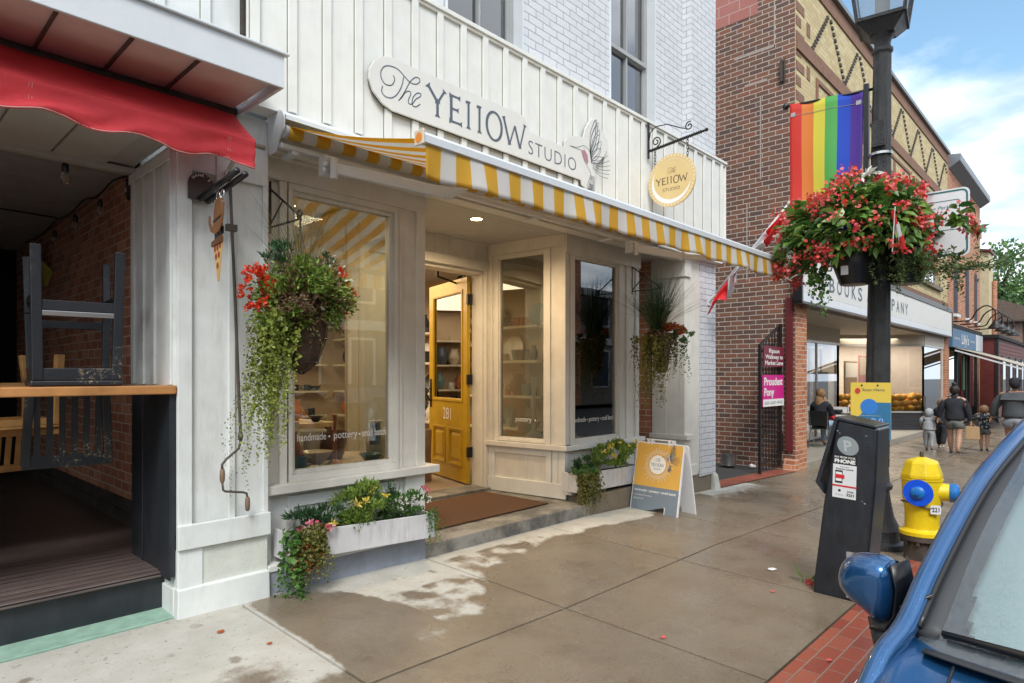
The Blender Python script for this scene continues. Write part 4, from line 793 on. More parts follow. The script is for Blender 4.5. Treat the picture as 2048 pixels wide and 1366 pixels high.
# shelves on the back wall
for i, z in enumerate(SHZ):
    s_ = thing('wall_shelf', 'cream shelf across the back wall of the shop, the %s of four' % shn[i], 'shelf', (4, 11, z), 'pottery shelves in the shop')
    MB().box(2.1, 6.4, 10.85, 11.14, z - .035, z).build('board', 'shelf_cream', s_, bev=0.003)
    x = 2.25
    while x < 6.3:
        kind = rp.choice(['mug', 'bowl', 'vase', 'jug', 'pot']); colr = rp.choice(list(PC)); pottery(kind, colr, (x, 10.98, z + .001), '%s glazed %s on the %s across the back wall' % (colr, kind, SHN[i]), rp.uniform(0, 6), rp.uniform(1, 1.6), False, 'pottery on the shop shelves'); x += rp.uniform(.16, .34)
# window displays
pottery('jug', 'orange', (2.27, 4.42, .761), 'large orange jug in the left bay window', 0.3, 1.25); pottery('mug', 'teal', (2.30, 4.30, .761), 'teal mug at the lower left corner of the left bay window', 0.2, 1.4)
pottery('candlestick', 'orange', (2.72, 4.5, .761), 'turned terracotta candlestick in the middle of the left bay window', 0, .9); pottery('plate', 'cream', (2.45, 4.35, .761), 'cream plate lying in the left bay window', 0, 1.1)
pottery('bowl', 'cream', (2.62, 4.62, .761), 'cream bowl behind the candlestick in the left bay window', 0, 1.5); pottery('pot', 'brown', (2.9, 4.85, .761), 'brown pot at the right of the left bay window', 0, 1.8)
pottery('candlestick', 'white', (5.68, 5.0, .741), 'tall white candlestick in the side window of the right bay', 0, 1.6); pottery('candlestick', 'cream', (5.78, 4.72, .741), 'cream candlestick nearest the corner of the right bay', 0, 1.15)
pottery('plate', 'slate', (6.0, 4.75, .93), 'blue slate plate standing in the right bay', 0, 1.5, True); pottery('pot', 'cream', (5.72, 5.15, .741), 'cream pot behind the tall white candlestick', 0, 1.7); pottery('jug', 'brown', (5.95, 4.5, .741), 'round brown jug at the left of the front right bay window', 0, .9)
for k, (x, y, kd, cl_, s_, lb) in enumerate([(3.12, 4.5, 'vase', 'white', 1.5, 'white vase at the right end of the left bay window'), (2.98, 4.38, 'bowl', 'teal', 1.1, 'teal bowl beside the white vase in the left bay window'), (2.5, 4.85, 'jug', 'cream', 1.4, 'cream jug farther back in the left bay window'), (2.2, 4.8, 'vase', 'slate', 1.9, 'tall slate vase farther back in the left bay window'), (2.75, 4.95, 'pot', 'white', 1.9, 'big white pot at the back of the left bay window'), (2.62, 4.33, 'plate', 'slate', 1.0, 'slate plate lying before the terracotta candlestick')]): pottery(kd, cl_, (x, y, .761), lb, .4 * k, s_)
# stump and pot plant by the door
st_ = thing('tree_stump', 'wooden stump plant stand just inside the door', 'plant stand', (5.0, 6.6, .15))
d = MB(); d.lathe([(.20, 0), (.19, .3), (.2, .62), (.19, .64)], (4.98, 6.35, .15), 16); d.build('stump', 'worn_wood', st_, auto=True)
pp = thing('potted_plant', 'dark leafy plant in a cream pot standing on the stump inside the door', 'plant', (4.98, 6.35, .79))
d = MB(); d.lathe([(.09, 0), (.13, .2), (.125, .2), (.11, .16)], (4.98, 6.35, .79), 18); d.build('pot', 'glaze_cream', pp, auto=True)
leafmat('dark_leaf', (0.012, 0.04, 0.012), (0.035, 0.10, 0.03)); d = MB(); rr = random.Random(4)
leaves(d, [(4.98 + rr.gauss(0, .04), 6.35 + rr.gauss(0, .04), 1.0 + rr.uniform(0, .22)) for _ in range(70)], .16, .5, (4.98, 6.35, .9), .5, rng=rr); d.build('foliage', 'dark_leaf', pp)
hv = thing('hanging_vine', 'trailing green houseplant hanging behind the glass of the yellow door', 'plant', (5.9, 6.4, 2.4))
d = MB(); rr = random.Random(5)
leaves(d, [(5.95 + rr.gauss(0, .09), 6.5 + rr.gauss(0, .09), 2.75 - rr.random() ** 1.3 * 1.25) for _ in range(330)], .13, 0, None, .5, rng=rr, droop=.5); d.build('foliage', 'dark_leaf', hv)
d = MB(); d.tube([(5.95, 6.5, 3.04), (5.95, 6.5, 2.5)], .006); d.build('cord', 'black', hv)
dk = thing('display_table', 'dark display table in the middle of the shop', 'table', (3.9, 7.5, .15))
d = MB(); d.box(3.1, 4.2, 6.9, 8.2, .85, .90); d.build('table_top', 'int_wood', dk)
for x in (3.15, 4.1):
    for y in (6.95, 8.1): d = MB(); d.box(x, x + .06, y, y + .06, .15, .85); d.build('leg', 'worn_wood', dk)
for k in range(7): pottery(rp.choice(['bowl', 'vase', 'jug']), ['cream', 'brown', 'slate', 'white', 'teal', 'orange', 'black'][k], (3.25 + .13 * k, 7.1 + .15 * (k % 3), .901), '%s piece of pottery on the dark display table' % ['cream', 'brown', 'slate', 'white', 'teal', 'orange', 'black'][k], 0, 1.1)
# ---------------------------------------------------------------- striped awning
stripes('awning_cloth', (0.78, 0.50, 0.055), (0.78, 0.77, 0.74), 0.1935, 1.955)
aw = thing('striped_awning', 'yellow and white striped retractable awning over the pottery shop front', 'awning', (4.2, 3.8, 3.0))
AX0, AX1 = 1.93, 6.545
def hood(x0, x1, poly, name, mat, th=None):
    d = MB(); n = len(poly); d.add([(x0, y, z) for y, z in poly] + [(x1, y, z) for y, z in poly], [tuple(range(n)), tuple(range(2 * n - 1, n - 1, -1))] + [(i, n + i, n + (i + 1) % n, (i + 1) % n) for i in range(n)]); return d.build(name, mat, aw, bev=0.002)
hood(1.925, 1.935, [(4.0, 3.165), (3.88, 3.172), (3.80, 3.14), (3.775, 3.09), (3.79, 3.02), (3.86, 2.955), (3.90, 2.90), (3.98, 2.90), (4.0, 2.95)], 'end_plate', 'metal_white')
hood(6.545, 6.555, [(4.0, 3.165), (3.88, 3.172), (3.80, 3.14), (3.775, 3.09), (3.79, 3.02), (3.86, 2.955), (3.90, 2.90), (3.98, 2.90), (4.0, 2.95)], 'end_plate', 'metal_white')
d = MB(); d.add([(1.935, 3.995, 3.15), (6.545, 3.995, 3.15), (6.545, 3.84, 3.15), (1.935, 3.84, 3.15), (6.545, 3.77, 3.105), (1.935, 3.77, 3.105), (6.545, 3.77, 3.08), (1.935, 3.77, 3.08)], [(0, 1, 2, 3), (3, 2, 4, 5), (5, 4, 6, 7)]); d.build('hood', 'metal_white', aw, solid=0.006)
d = MB(); d.tube([(1.96, 3.80, 3.01), (6.52, 3.80, 3.01)], 0.04, 16); d.build('roller', 'awning_cloth', aw, smooth=True)
d = MB(); d.lathe([(.042, 0), (.042, .02), (.03, .02), (.03, .03)], (1.935, 3.80, 3.01), 16, 'x'); d.build('roller_cap', 'window_grey', aw)
d = MB(); d.box(1.94, 6.54, 3.84, 3.88, 2.925, 2.955); d.build('torsion_bar', 'metal_white', aw, bev=0.004)
BZ = 2.615
d = MB(); d.grid(lambda u, v: (1.965 + (6.525 - 1.965) * u, 3.80 - 1.355 * v, 3.05 + (BZ + .012 - 3.05) * v - 0.025 * math.sin(math.pi * v)), 60, 12); d.build('canopy', 'awning_cloth', aw, smooth=True, solid=0.002)
d = MB(); n_ = 10; prof = [(2.45, BZ - .02), (2.45, BZ + .015), (2.435, BZ + .03), (2.41, BZ + .03), (2.398, BZ + .015), (2.40, BZ - .02), (2.42, BZ - .028)]
n = len(prof); d.add([(1.93, y, z) for y, z in prof] + [(AX1, y, z) for y, z in prof], [tuple(range(n)), tuple(range(2 * n - 1, n - 1, -1))] + [(i, n + i, n + (i + 1) % n, (i + 1) % n) for i in range(n)]); d.build('front_bar', 'metal_white', aw, auto=True)
d = MB(); d.box(1.92, 1.93, 2.39, 2.46, BZ - .035, BZ + .04); ecap = d.build('end_cap', 'shelf_cream', aw, bev=0.004)
d = MB(); disc(d, (1.9185, 2.425, BZ), .024, (0, -1, 0), (0, 0, 1), 20); d.build('cap_badge', plain('badge', (.75, .25, .03), .4), ecap)
d = MB(); d.grid(lambda u, v: (1.955 + (6.54 - 1.955) * u, 2.415 + (.010 * math.sin(u * 61) + .012 * math.sin(u * 37 + 1) + .006 * math.sin(u * 140)) * v - .012 * v, BZ - .02 - .165 * v - .004 * math.sin(u * 70) * v - .003 * math.sin(u * 31) * v), 260, 6); d.build('valance', 'awning_cloth', aw, smooth=True, solid=0.002)
def seg(a, b, w, h, name='arm'): d = MB(); d.bar(a, b, w, h); return d.build(name, 'metal_white', aw, bev=0.01)
seg((2.27, 3.76, 2.845), (2.90, 3.33, 2.725), .045, .075); seg((2.90, 3.32, 2.72), (2.45, 2.46, 2.60), .04, .055, 'forearm')
seg((5.95, 3.76, 2.845), (6.10, 3.30, 2.725), .045, .075); seg((6.11, 3.30, 2.72), (6.30, 2.46, 2.60), .04, .055, 'forearm')
for x in (2.24, 5.92):
    d = MB(); d.box(x - .03, x + .03, 3.78, 3.86, 2.80, 2.93); d.tube([(x + .02, 3.75, 2.77), (x + .02, 3.75, 2.91)], .026, 12); d.ball((x - .035, 3.77, 2.86), .022); d.ball((x - .045, 3.76, 2.82), .018); d.build('shoulder_joint', 'metal_white', aw, bev=0.003)
for (x, y) in ((2.90, 3.325), (6.105, 3.30)):
    d = MB(); d.tube([(x, y, 2.685), (x, y, 2.765)], .03, 12); d.build('elbow_joint', 'metal_white', aw, auto=True)
for x in (2.02, 3.2, 4.4, 5.6): d = MB(); d.box(x, x + .05, 3.85, 4.0, 2.90, 2.925); d.build('wall_bracket', 'metal_white', aw, bev=0.004)
# ---------------------------------------------------------------- lettering drawn as strokes
def ys(pts, w, fl, n=3):
    """polyline strokes with flared ends"""
    P = [Vector(p) for p in pts]; out = []; ww = []
    tot = sum((b - a).length for a, b in zip(P, P[1:])); run = 0
    for a, b in zip(P, P[1:]):
        L = (b - a).length; k = max(3, int(L / .04))
        for i in range(k):
            out.append(a.lerp(b, i / k)); s = run + L * i / k; e = min(s, tot - s)
            ww.append(w + (fl - w) * math.exp(-(e / .05) ** 2))
        run += L
    out.append(P[-1]); ww.append(fl); return out, ww
def yellow(mb, o, ux, uy, h, bw=.115):
    S = []
    S.append(([(0.0, 1.0), (.44, .52)], bw, .30)); S.append(([(.44, .58), (.44, 0)], bw, .26)); S.append(([(.77, 1.0), (.46, .52)], bw * .7, .24))
    S.append(([(1.07, 1.0), (1.07, 0.0)], bw * 1.1, .22)); S.append(([(.98, .955), (1.50, .955)], bw * .65, .20)); S.append(([(1.07, .50), (1.42, .50)], bw * .65, .20)); S.append(([(.98, .045), (1.58, .045)], bw * .65, .22))
    for x in (1.90, 2.45): S.append(([(x, 1.0), (x, 0.0)], bw * .9, .24)); S.append(([(x - .14, .93), (x + .03, .97)], bw * .6, bw * .8))
    S.append(([(3.73, 1.0), (4.07, 0.0)], bw * .95, .20)); S.append(([(4.07, 0.03), (4.36, .80)], bw * .6, bw * .6)); S.append(([(4.36, .80), (4.66, 0.0)], bw * .9, bw)); S.append(([(4.66, .03), (4.95, 1.0)], bw * .65, .20))
    o, ux, uy = Vector(o), Vector(ux), Vector(uy); un = ux.cross(uy)
    for i, (p, w, f) in enumerate(S):
        a, ww = ys(p, w, f); ribbon(mb, [(x * h, y * h) for x, y in a], [q * h for q in ww], o + un * 0.0001 * i, ux, uy)
    c = [(3.23 + .40 * math.cos(2 * math.pi * k / 36), .47 + .53 * math.sin(2 * math.pi * k / 36)) for k in range(36)]
    ribbon(mb, [(x * h, y * h) for x, y in c], [bw * h * (.75 + .35 * abs(math.cos(2 * math.pi * k / 36))) for k in range(36)], o, ux, uy, closed=True)
T1 = [(2.786, 3.658), (2.798, 3.628), (2.771, 3.583), (2.718, 3.571), (2.682, 3.601), (2.678, 3.647), (2.704, 3.692), (2.754, 3.716), (2.827, 3.717), (2.887, 3.685), (2.94, 3.658), (2.994, 3.663), (3.029, 3.693), (3.023, 3.716), (2.987, 3.711), (2.94, 3.664), (2.902, 3.596), (2.864, 3.529), (2.832, 3.488)]
T2 = [(2.879, 3.68), (2.864, 3.614), (2.827, 3.541), (2.776, 3.492), (2.718, 3.482), (2.685, 3.507), (2.692, 3.551)]
T3 = [(2.849, 3.506), (2.895, 3.569), (2.933, 3.59), (2.945, 3.573), (2.925, 3.529), (2.925, 3.499), (2.956, 3.502), (2.994, 3.551), (3.034, 3.582), (3.038, 3.605), (3.002, 3.597), (2.963, 3.548), (2.96, 3.497), (2.994, 3.493), (3.034, 3.526)]
def the(mb, o, ux, uy, sc_, w):
    for T in (T1, T2, T3):
        q = smooth_pts([Vector((x - 2.68, z - 3.48, 0)) * sc_ for x, z in T], 5); ribbon(mb, [(v.x, v.y) for v in q], w, o, ux, uy)
def bird(mbl, mbf, o, ux, uy, k, w):
    """line drawing of a hummingbird; the beak tip at (0,0), height about 0.6"""
    B = [(0, 0), (.09, .012), (.14, .035), (.18, .055), (.22, .052), (.26, .03), (.29, -.02), (.30, -.08)]
    C = [(0, 0), (.10, .0), (.15, .002), (.17, -.04), (.20, -.09), (.25, -.14), (.28, -.18), (.29, -.24)]
    L = [B, C]
    for i in range(9):   # wing feathers
        t = i / 8; tip = (.36 + .10 * t - .02 * (i % 2), .34 - .34 * t * t + .02); root = (.27 + .02 * t, .02 - .10 * t)
        L.append([root, (root[0] * .55 + tip[0] * .45 - .03, root[1] * .5 + tip[1] * .5 + .02), tip, (root[0] * .45 + tip[0] * .55 + .02, root[1] * .5 + tip[1] * .5 - .02), root])
    for i in range(6):
        a = .53 + .03 * i; L.append([(.31, -.05 - .015 * i), (.42, -.02 - .03 * i), (a - .02 * i * i * .3, .06 - .045 * i)])
    for i in range(6):   # tail
        L.append([(.28 + .01 * i, -.2), (.24 + .02 * i, -.30), (.235 + .018 * i, -.38 + .012 * abs(i - 2)), (.27 + .008 * i, -.28)])
    L.append([(.185, .03), (.19, .034), (.193, .028)])
    for q in L:
        s = smooth_pts([Vector((a * k, b * k, 0)) for a, b in q], 4); ribbon(mbl, [(v.x, v.y) for v in s], w, o, ux, uy)
    o, ux, uy = Vector(o), Vector(ux), Vector(uy)
    mbf.add([o + ux * (a * k) + uy * (b * k) - ux.cross(uy) * 0.0004 for a, b in [(.15, .0), (.20, .02), (.24, -.02), (.25, -.08), (.235, -.11), (.19, -.07)]], [(0, 1, 2, 3, 4, 5)])
paint('sign_white', (0.70, 0.70, 0.67), 0.5, 0.02, 0.05); plain('sign_edge', (.03, .03, .03), .6); plain('mauve', (.42, .20, .24), .6)
ms = thing('shop_sign', 'long white cut-out shop sign reading The YE11OW STUDIO with a hummingbird, on the fascia', 'sign', (4.0, 3.83, 3.6))
OUT = [(2.584, 3.639), (2.622, 3.709), (2.681, 3.759), (2.74, 3.782), (3.253, 3.783), (4.155, 3.785), (4.214, 3.771), (4.254, 3.711), (4.288, 3.66), (4.784, 3.66), (4.784, 3.718), (4.831, 3.754), (4.932, 3.806), (5.085, 3.833), (5.118, 3.932), (5.193, 4.028), (5.296, 4.078), (5.374, 4.055), (5.409, 3.962), (5.498, 3.919), (5.507, 3.833), (5.435, 3.732), (5.296, 3.61), (5.278, 3.459), (5.219, 3.355), (5.135, 3.327), (5.061, 3.356), (5.045, 3.40), (3.914, 3.40), (2.78, 3.40), (2.697, 3.425), (2.613, 3.49), (2.578, 3.57)]
d = MB(); d.slab(OUT, (0, 3.815, 0), (1, 0, 0), (0, 0, 1), (0, -1, 0), 0.018); b = d.build('board', ['sign_white'], ms, bev=0.002)
d = MB(); d.slab([(x + .004, z - .006) for x, z in OUT], (0, 3.834, 0), (1, 0, 0), (0, 0, 1), (0, -1, 0), 0.006); d.build('backing', 'sign_edge', ms)
d = MB(); the(d, (2.68, 3.8138, 3.48), (1, 0, 0), (0, 0, 1), 1.0, .0085); d.build('script_lettering', 'letter_slate', ms)
d = MB(); yellow(d, (3.105, 3.8135, 3.478), (1, 0, 0), (0, 0, 1), .224); d.build('serif_lettering', 'letter_slate', ms)
d = MB(); text(d, 'STUDIO', (4.262, 3.8138, 3.462), (1, 0, 0), (0, 0, 1), height=.128, width=.70, bold=-.012, spacing=1.15); d.build('small_lettering', 'letter_slate', ms)
d = MB(); e = MB(); bird(d, e, (4.86, 3.8138, 3.69), (1.15, 0, 0), (0, 0, 1), 1.05, .0052); d.build('bird_drawing', 'letter_slate', ms); e.build('bird_throat', 'mauve', ms)
# ---------------------------------------------------------------- scroll bracket and round sign
X = 6.33
sbk = thing('scroll_bracket', 'black wrought iron scroll bracket carrying the round yellow sign', 'sign bracket', (X, 3.86, 4.0))
d = MB(); d.box(X - .015, X + .015, 3.825, 3.84, 3.93, 4.34); d.build('wall_plate', 'black_iron', sbk, bev=0.003)
d = MB(); d.tube([(X, 3.84, 4.01), (X, 3.14, 4.075)], .013, 8); d.ball((X, 3.13, 4.076), .02, 10)
for i in range(30): y = 3.8 - i * .021; d.box(X - .015, X + .015, y, y + .008, 4.01 + (3.84 - y) * .093 - .014, 4.01 + (3.84 - y) * .093 + .014)
d.build('arm', 'black_iron', sbk)
def spiral(c, r0, r1, a0, a1, n=24): return [(X, c[0] + (r0 + (r1 - r0) * i / n) * math.cos(R(a0 + (a1 - a0) * i / n)), c[1] + (r0 + (r1 - r0) * i / n) * math.sin(R(a0 + (a1 - a0) * i / n))) for i in range(n + 1)]
d = MB(); d.tube(spiral((3.735, 4.10), .015, .06, 90, 620), .007, 6); d.tube([(X, 3.825, 4.14), (X, 3.81, 4.22), (X, 3.74, 4.27), (X, 3.6, 4.26), (X, 3.42, 4.17), (X, 3.36, 4.15)], .006, 6); d.tube(spiral((3.33, 4.17), .012, .05, 0, 470), .007, 6); d.build('scroll', 'black_iron', sbk, smooth=True)
rs = thing('round_sign', 'round yellow and white hanging sign reading The YE11OW STUDIO', 'hanging sign', (X, 3.53, 3.62))
paint('sign_yellow', (0.70, 0.53, 0.25), 0.5, 0.03); SC = (X, 3.54, 3.625); ax, ay = (0, -1, 0), (0, 0, 1)
d = MB(); d.slab([(.29 * math.cos(2 * math.pi * k / 48), .29 * math.sin(2 * math.pi * k / 48)) for k in range(48)], (X - .009, SC[1], SC[2]), ax, ay, (-1, 0, 0), .018); d.build('board', 'sign_yellow', rs)
d = MB(); c_ = []
for k in range(33):
    a = R(150 + k * 6.2); c_.append((.232 * math.cos(a), .232 * math.sin(a)))
wv = [.045 * math.sin(math.pi * k / 32) + .003 for k in range(33)]
ribbon(d, c_, wv, (X - .0105, SC[1], SC[2]), ax, ay)
for k in range(40): a = 2 * math.pi * k / 40; ribbon(d, [(.262 * math.cos(a), .262 * math.sin(a)), (.282 * math.cos(a), .282 * math.sin(a))], .007, (X - .0105, SC[1], SC[2]), ax, ay)
for k in range(26): a = R(-10 + 6 * k); disc(d, (X - .0105, SC[1] - .232 * math.cos(a), SC[2] + .232 * math.sin(a)), .0035, ax, ay, 8)
d.build('sun_rays', 'letter_white', rs)
d = MB(); the(d, (X - .0108, SC[1] + .045, SC[2] + .075), ax, ay, .27, .0025); yellow(d, (X - .0108, SC[1] + .19, SC[2] - .035), ax, ay, .077, .13); text(d, 'STUDIO', (X - .0108, SC[1], SC[2] - .115), ax, ay, height=.036, width=.21, align='c', bold=-.01); d.build('lettering', plain('letter_bronze', (.11, .075, .045), .5), rs)
for yy in (3.75, 3.35):
    d = MB(); z0 = SC[2] + math.sqrt(max(0, .29 ** 2 - (yy - SC[1]) ** 2)) - .01; z1 = 4.01 + (3.84 - yy) * .093; n = int((z1 - z0) / .035)
    for i in range(n + 1):
        z = z0 + (z1 - z0) * (i + .5) / (n + 1); dx, dy = ((.012, 0), (0, .012))[i % 2]
        d.tube([(X + dx * math.cos(a), yy + dy * math.cos(a), z + .022 * math.sin(a)) for a in [R(q) for q in range(0, 361, 45)]], .0035, 4)
    d.build('chain', 'black_iron', rs)
# ---------------------------------------------------------------- foliage materials
leafmat('fresh_green', (0.07, 0.15, 0.02), (0.27, 0.38, 0.065)); leafmat('mid_green', (0.035, 0.10, 0.022), (0.12, 0.25, 0.05)); leafmat('lime_green', (0.14, 0.19, 0.025), (0.32, 0.36, 0.07)); leafmat('olive', (0.09, 0.10, 0.02), (0.23, 0.22, 0.05))
leafmat('brownish', (0.10, 0.05, 0.03), (0.24, 0.16, 0.08)); leafmat('autumn', (0.35, 0.07, 0.02), (0.20, 0.20, 0.03), c3=(0.5, 0.12, 0.03)); leafmat('sprig_green', (0.02, 0.07, 0.025), (0.06, 0.14, 0.05))
leafmat('red_flower', (0.60, 0.025, 0.012), (0.75, 0.09, 0.02)); leafmat('yellow_flower', (0.75, 0.55, 0.03), (0.8, 0.68, 0.2)); leafmat('cream_flower', (0.75, 0.7, 0.45), (0.8, 0.8, 0.7)); leafmat('pink_flower', (0.65, 0.10, 0.16), (0.75, 0.35, 0.4)); leafmat('coral_flower', (0.70, 0.035, 0.05), (0.80, 0.22, 0.20))
leafmat('white_flower', (0.75, 0.76, 0.68), (0.82, 0.82, 0.78)); leafmat('straw', (0.24, 0.20, 0.10), (0.10, 0.13, 0.05)); paint('coco', (0.13, 0.075, 0.045), 0.95, 0.25, 0.3, (0.02, 0.015, 0.01), bs=0.8, scale=25)
def cloud(rng, c, r, n, hollow=.45, flat=1.0):
    out = []
    for _ in range(n):
        v = Vector((rng.gauss(0, 1), rng.gauss(0, 1), rng.gauss(0, 1))).normalized() * (hollow + (1 - hollow) * rng.random())
        out.append((c[0] + v.x * r[0], c[1] + v.y * r[1], c[2] + v.z * r[2] * flat))
    return out
def clumps(rng, c, r, k, n, cr=.35, hollow=.6):
    out = []
    for q in cloud(rng, c, r, k, hollow):
        s = cr * rng.uniform(.6, 1.2); out += cloud(rng, q, tuple(x * s for x in r), n // k, .3)
    return out
def strands(mb, rng, starts, lens, step=.022, size=.022, drift=(0, 0), wob=.012, aspect=.8, taper=True):
    for (p, L) in zip(starts, lens):
        p = Vector(p); v = Vector((rng.gauss(0, .25), rng.gauss(0, .25), -1)); s = 0
        while s < L:
            v = (v + Vector((rng.gauss(0, wob * 6) + drift[0] * .1, rng.gauss(0, wob * 6) + drift[1] * .1, -.15))).normalized(); p = p + v * step; s += step
            leaves(mb, [p + Vector((rng.gauss(0, .006), rng.gauss(0, .006), 0))], size * (1 - .5 * (s / L if taper else 0)), 0, None, aspect, rng=rng)
            if rng.random() < .8: leaves(mb, [p], size * (1 - .5 * s / L), -.2, None, aspect, rng=rng)
def stems(mb, rng, c, n, L, spread, r=.0018, lean=(0, 0, 0)):
    for _ in range(n):
        a = rng.random() * 2 * math.pi; t = rng.random() * spread; d0 = Vector((math.cos(a) * t + lean[0], math.sin(a) * t + lean[1], 1)).normalized(); l = L * rng.uniform(.5, 1.1)
        p = [Vector(c) + Vector((rng.gauss(0, .03), rng.gauss(0, .03), 0))]
        for i in range(5): d0 = (d0 + Vector((math.cos(a) * .10 * t, math.sin(a) * .10 * t, -.10 * t))).normalized(); p.append(p[-1] + d0 * l / 5)
        mb.tube(p, [r, r, r * .9, r * .7, r * .5, r * .15], 3, cap=False)
def fbracket(name, lab, X, y0, y1, z0, z1, zt, parent=None):
    t = thing(name, lab, 'plant bracket', (X, y0, z0))
    d = MB(); d.box(X - .008, X + .008, y0 - .006, y0, z0 - .04, zt + .05); d.build('wall_plate', 'black_iron', t)
    d = MB(); d.tube([(X, y0, zt), (X, y1, z1)], .007, 6); d.tube([(X, y0, z0), (X, y1, z1 - .02)], .007, 6); m_ = .45; d.tube([(X, y0 + (y1 - y0) * m_, zt + (z1 - zt) * m_), (X, y0 - .01, z0 + .02)], .006, 6); d.build('arm', 'black_iron', t, smooth=True)
    d = MB(); d.tube([(X, y1 + .03 * math.cos(R(q)) * (1 - q / 700), z1 + .01 + .03 * math.sin(R(q)) * (1 - q / 700)) for q in range(-120, 330, 20)], .006, 6); d.tube([(X, y1, z1 - .02), (X, y1 - .01, z1 - .07), (X, y1 + .01, z1 - .09)], .005, 6); d.build('hook', 'black_iron', t, smooth=True)
    return t
# left hanging basket
fbracket('basket_bracket', 'black iron triangular bracket above the left hanging basket', 1.99, 4.10, 3.70, 2.46, 2.47, 2.72)
hb = thing('hanging_basket', 'hanging basket of fine green foliage, orange-red begonias and long trailing creeper by the left window', 'hanging basket', (1.98, 3.66, 1.95)); c = (1.98, 3.66, 1.95); rg = random.Random(11)
d = MB(); d.lathe([(.05, -.45), (.09, -.40), (.14, -.25), (.165, -.05), (.16, .0)], c, 20); d.build('coco_liner', 'coco', hb, smooth=True)
d = MB()
for k in range(8): a = k * math.pi / 4; d.tube([(c[0] + r_ * math.cos(a), c[1] + r_ * math.sin(a), c[2] + h) for r_, h in ((.175, 0), (.152, -.25), (.098, -.40), (.01, -.47))], .004, 5)
for r_, h in ((.178, 0), (.155, -.25), (.10, -.40)): d.tube([(c[0] + r_ * math.cos(R(q)), c[1] + r_ * math.sin(R(q)), c[2] + h) for q in range(0, 361, 15)], .004, 5)
for k in range(3): a = k * 2.1 + .5; d.tube([(c[0] + .17 * math.cos(a), c[1] + .17 * math.sin(a), c[2]), (1.99, 3.69, 2.38)], .003, 4)
d.build('wire_frame', 'black_iron', hb)
d = MB(); d.mat(0); leaves(d, clumps(rg, (c[0] - .02, c[1] - .06, c[2] - .01), (.275, .25, .26), 60, 7000, .30, .5), .030, .3, c, .40, rng=rg); d.build('foliage', 'fresh_green', hb)
d = MB(); leaves(d, cloud(rg, (c[0], c[1] - .03, c[2] + .02), (.25, .24, .22), 1500, .1), .04, .1, c, .5, rng=rg); leaves(d, clumps(rg, (c[0], c[1] - .14, c[2] - .02), (.28, .16, .22), 16, 1100, .22), .026, 0, None, .4, rng=rg); leaves(d, clumps(rg, (c[0] - .02, c[1] - .1, c[2] + .0), (.18, .12, .12), 8, 500, .3), .028, 0, None, .4, rng=rg); d.build('dry_foliage', 'brownish', hb)
d = MB(); leaves(d, clumps(rg, (c[0] - .17, c[1] - .02, c[2] + .25), (.12, .12, .06), 8, 500, .5), .030, .5, c, .3, rng=rg); leaves(d, clumps(rg, (c[0] + .1, c[1] + .0, c[2] + .25), (.10, .1, .07), 7, 400, .5), .03, .5, c, .3, rng=rg); d.build('sprigs', 'sprig_green', hb)
d = MB()
leaves(d, clumps(rg, (c[0] - .30, c[1] - .06, c[2] + .03), (.10, .13, .15), 60, 560, .14), .022, 0, c, .75, rng=rg); leaves(d, clumps(rg, (c[0] + .22, c[1] - .10, c[2] + .05), (.08, .09, .16), 34, 300, .14), .022, 0, c, .75, rng=rg); d.build('begonia_flowers', 'red_flower', hb)
d = MB(); leaves(d, cloud(rg, (c[0] + .05, c[1] - .16, c[2] + .08), (.2, .1, .18), 26, .7), .035, -.3, c, .6, rng=rg); d.build('pale_flowers', 'cream_flower', hb)
d = MB(); st = [(c[0] - .19 + rg.gauss(0, .042), c[1] - .06 + rg.gauss(0, .05), c[2] - .12 + rg.gauss(0, .04)) for _ in range(72)]; strands(d, rg, st, [rg.choice([.4, .55, .65, .75, .85]) * rg.uniform(.75, 1.08) for _ in st], .02, .030, (-.16, .02), .008, .85); d.build('trailing_creeper', 'lime_green', hb)
d = MB(); st = [(c[0] - .28 + rg.gauss(0, .03), c[1] + rg.gauss(0, .05), c[2] - .1) for _ in range(9)]; strands(d, rg, st, [rg.uniform(.8, 1.12) for _ in st], .024, .020, (-.25, .05), .02, .7); st = [(c[0] + rg.uniform(-.1, .25), c[1] - .1 + rg.gauss(0, .05), c[2] - .05) for _ in range(16)]; strands(d, rg, st, [rg.uniform(.1, .3) for _ in st], .02, .022, (0, 0), .02); d.build('creeper_tips', 'olive', hb)
d = MB(); stems(d, rg, (c[0], c[1], c[2] + .05), 95, .62, .55, .0019); d.build('grass', 'straw', hb)
# right hanging basket
fbracket('basket_bracket', 'black iron scrolled bracket above the right hanging basket', 6.70, 4.29, 3.90, 2.50, 2.52, 2.80)
hb = thing('hanging_basket', 'hanging basket of tall grass and long creeper trails by the right column', 'hanging basket', (6.70, 3.88, 1.95)); c = (6.70, 3.88, 1.97)
d = MB(); d.lathe([(.05, -.47), (.07, -.44), (.10, -.2), (.13, .0)], c, 16); d.build('pot', 'coco', hb, smooth=True)
d = MB()
for k in range(3): a = k * 2.1 + .2; d.tube([(c[0] + .13 * math.cos(a), c[1] + .13 * math.sin(a), c[2]), (6.70, 3.89, 2.44)], .003, 4)
d.build('wire', 'black_iron', hb)
d = MB(); stems(d, rg, (c[0] - .08, c[1] + .02, c[2]), 340, .72, .55, .0026); d.build('grass', 'sprig_green', hb)
d = MB(); stems(d, rg, (c[0] - .05, c[1], c[2] + .02), 90, .70, .95, .0022); d.build('dry_grass', 'straw', hb)
d = MB(); leaves(d, clumps(rg, (c[0] + .08, c[1] - .05, c[2] + .05), (.16, .14, .08), 9, 260, .4), .05, .2, c, .6, rng=rg); d.build('russet_foliage', 'autumn', hb)
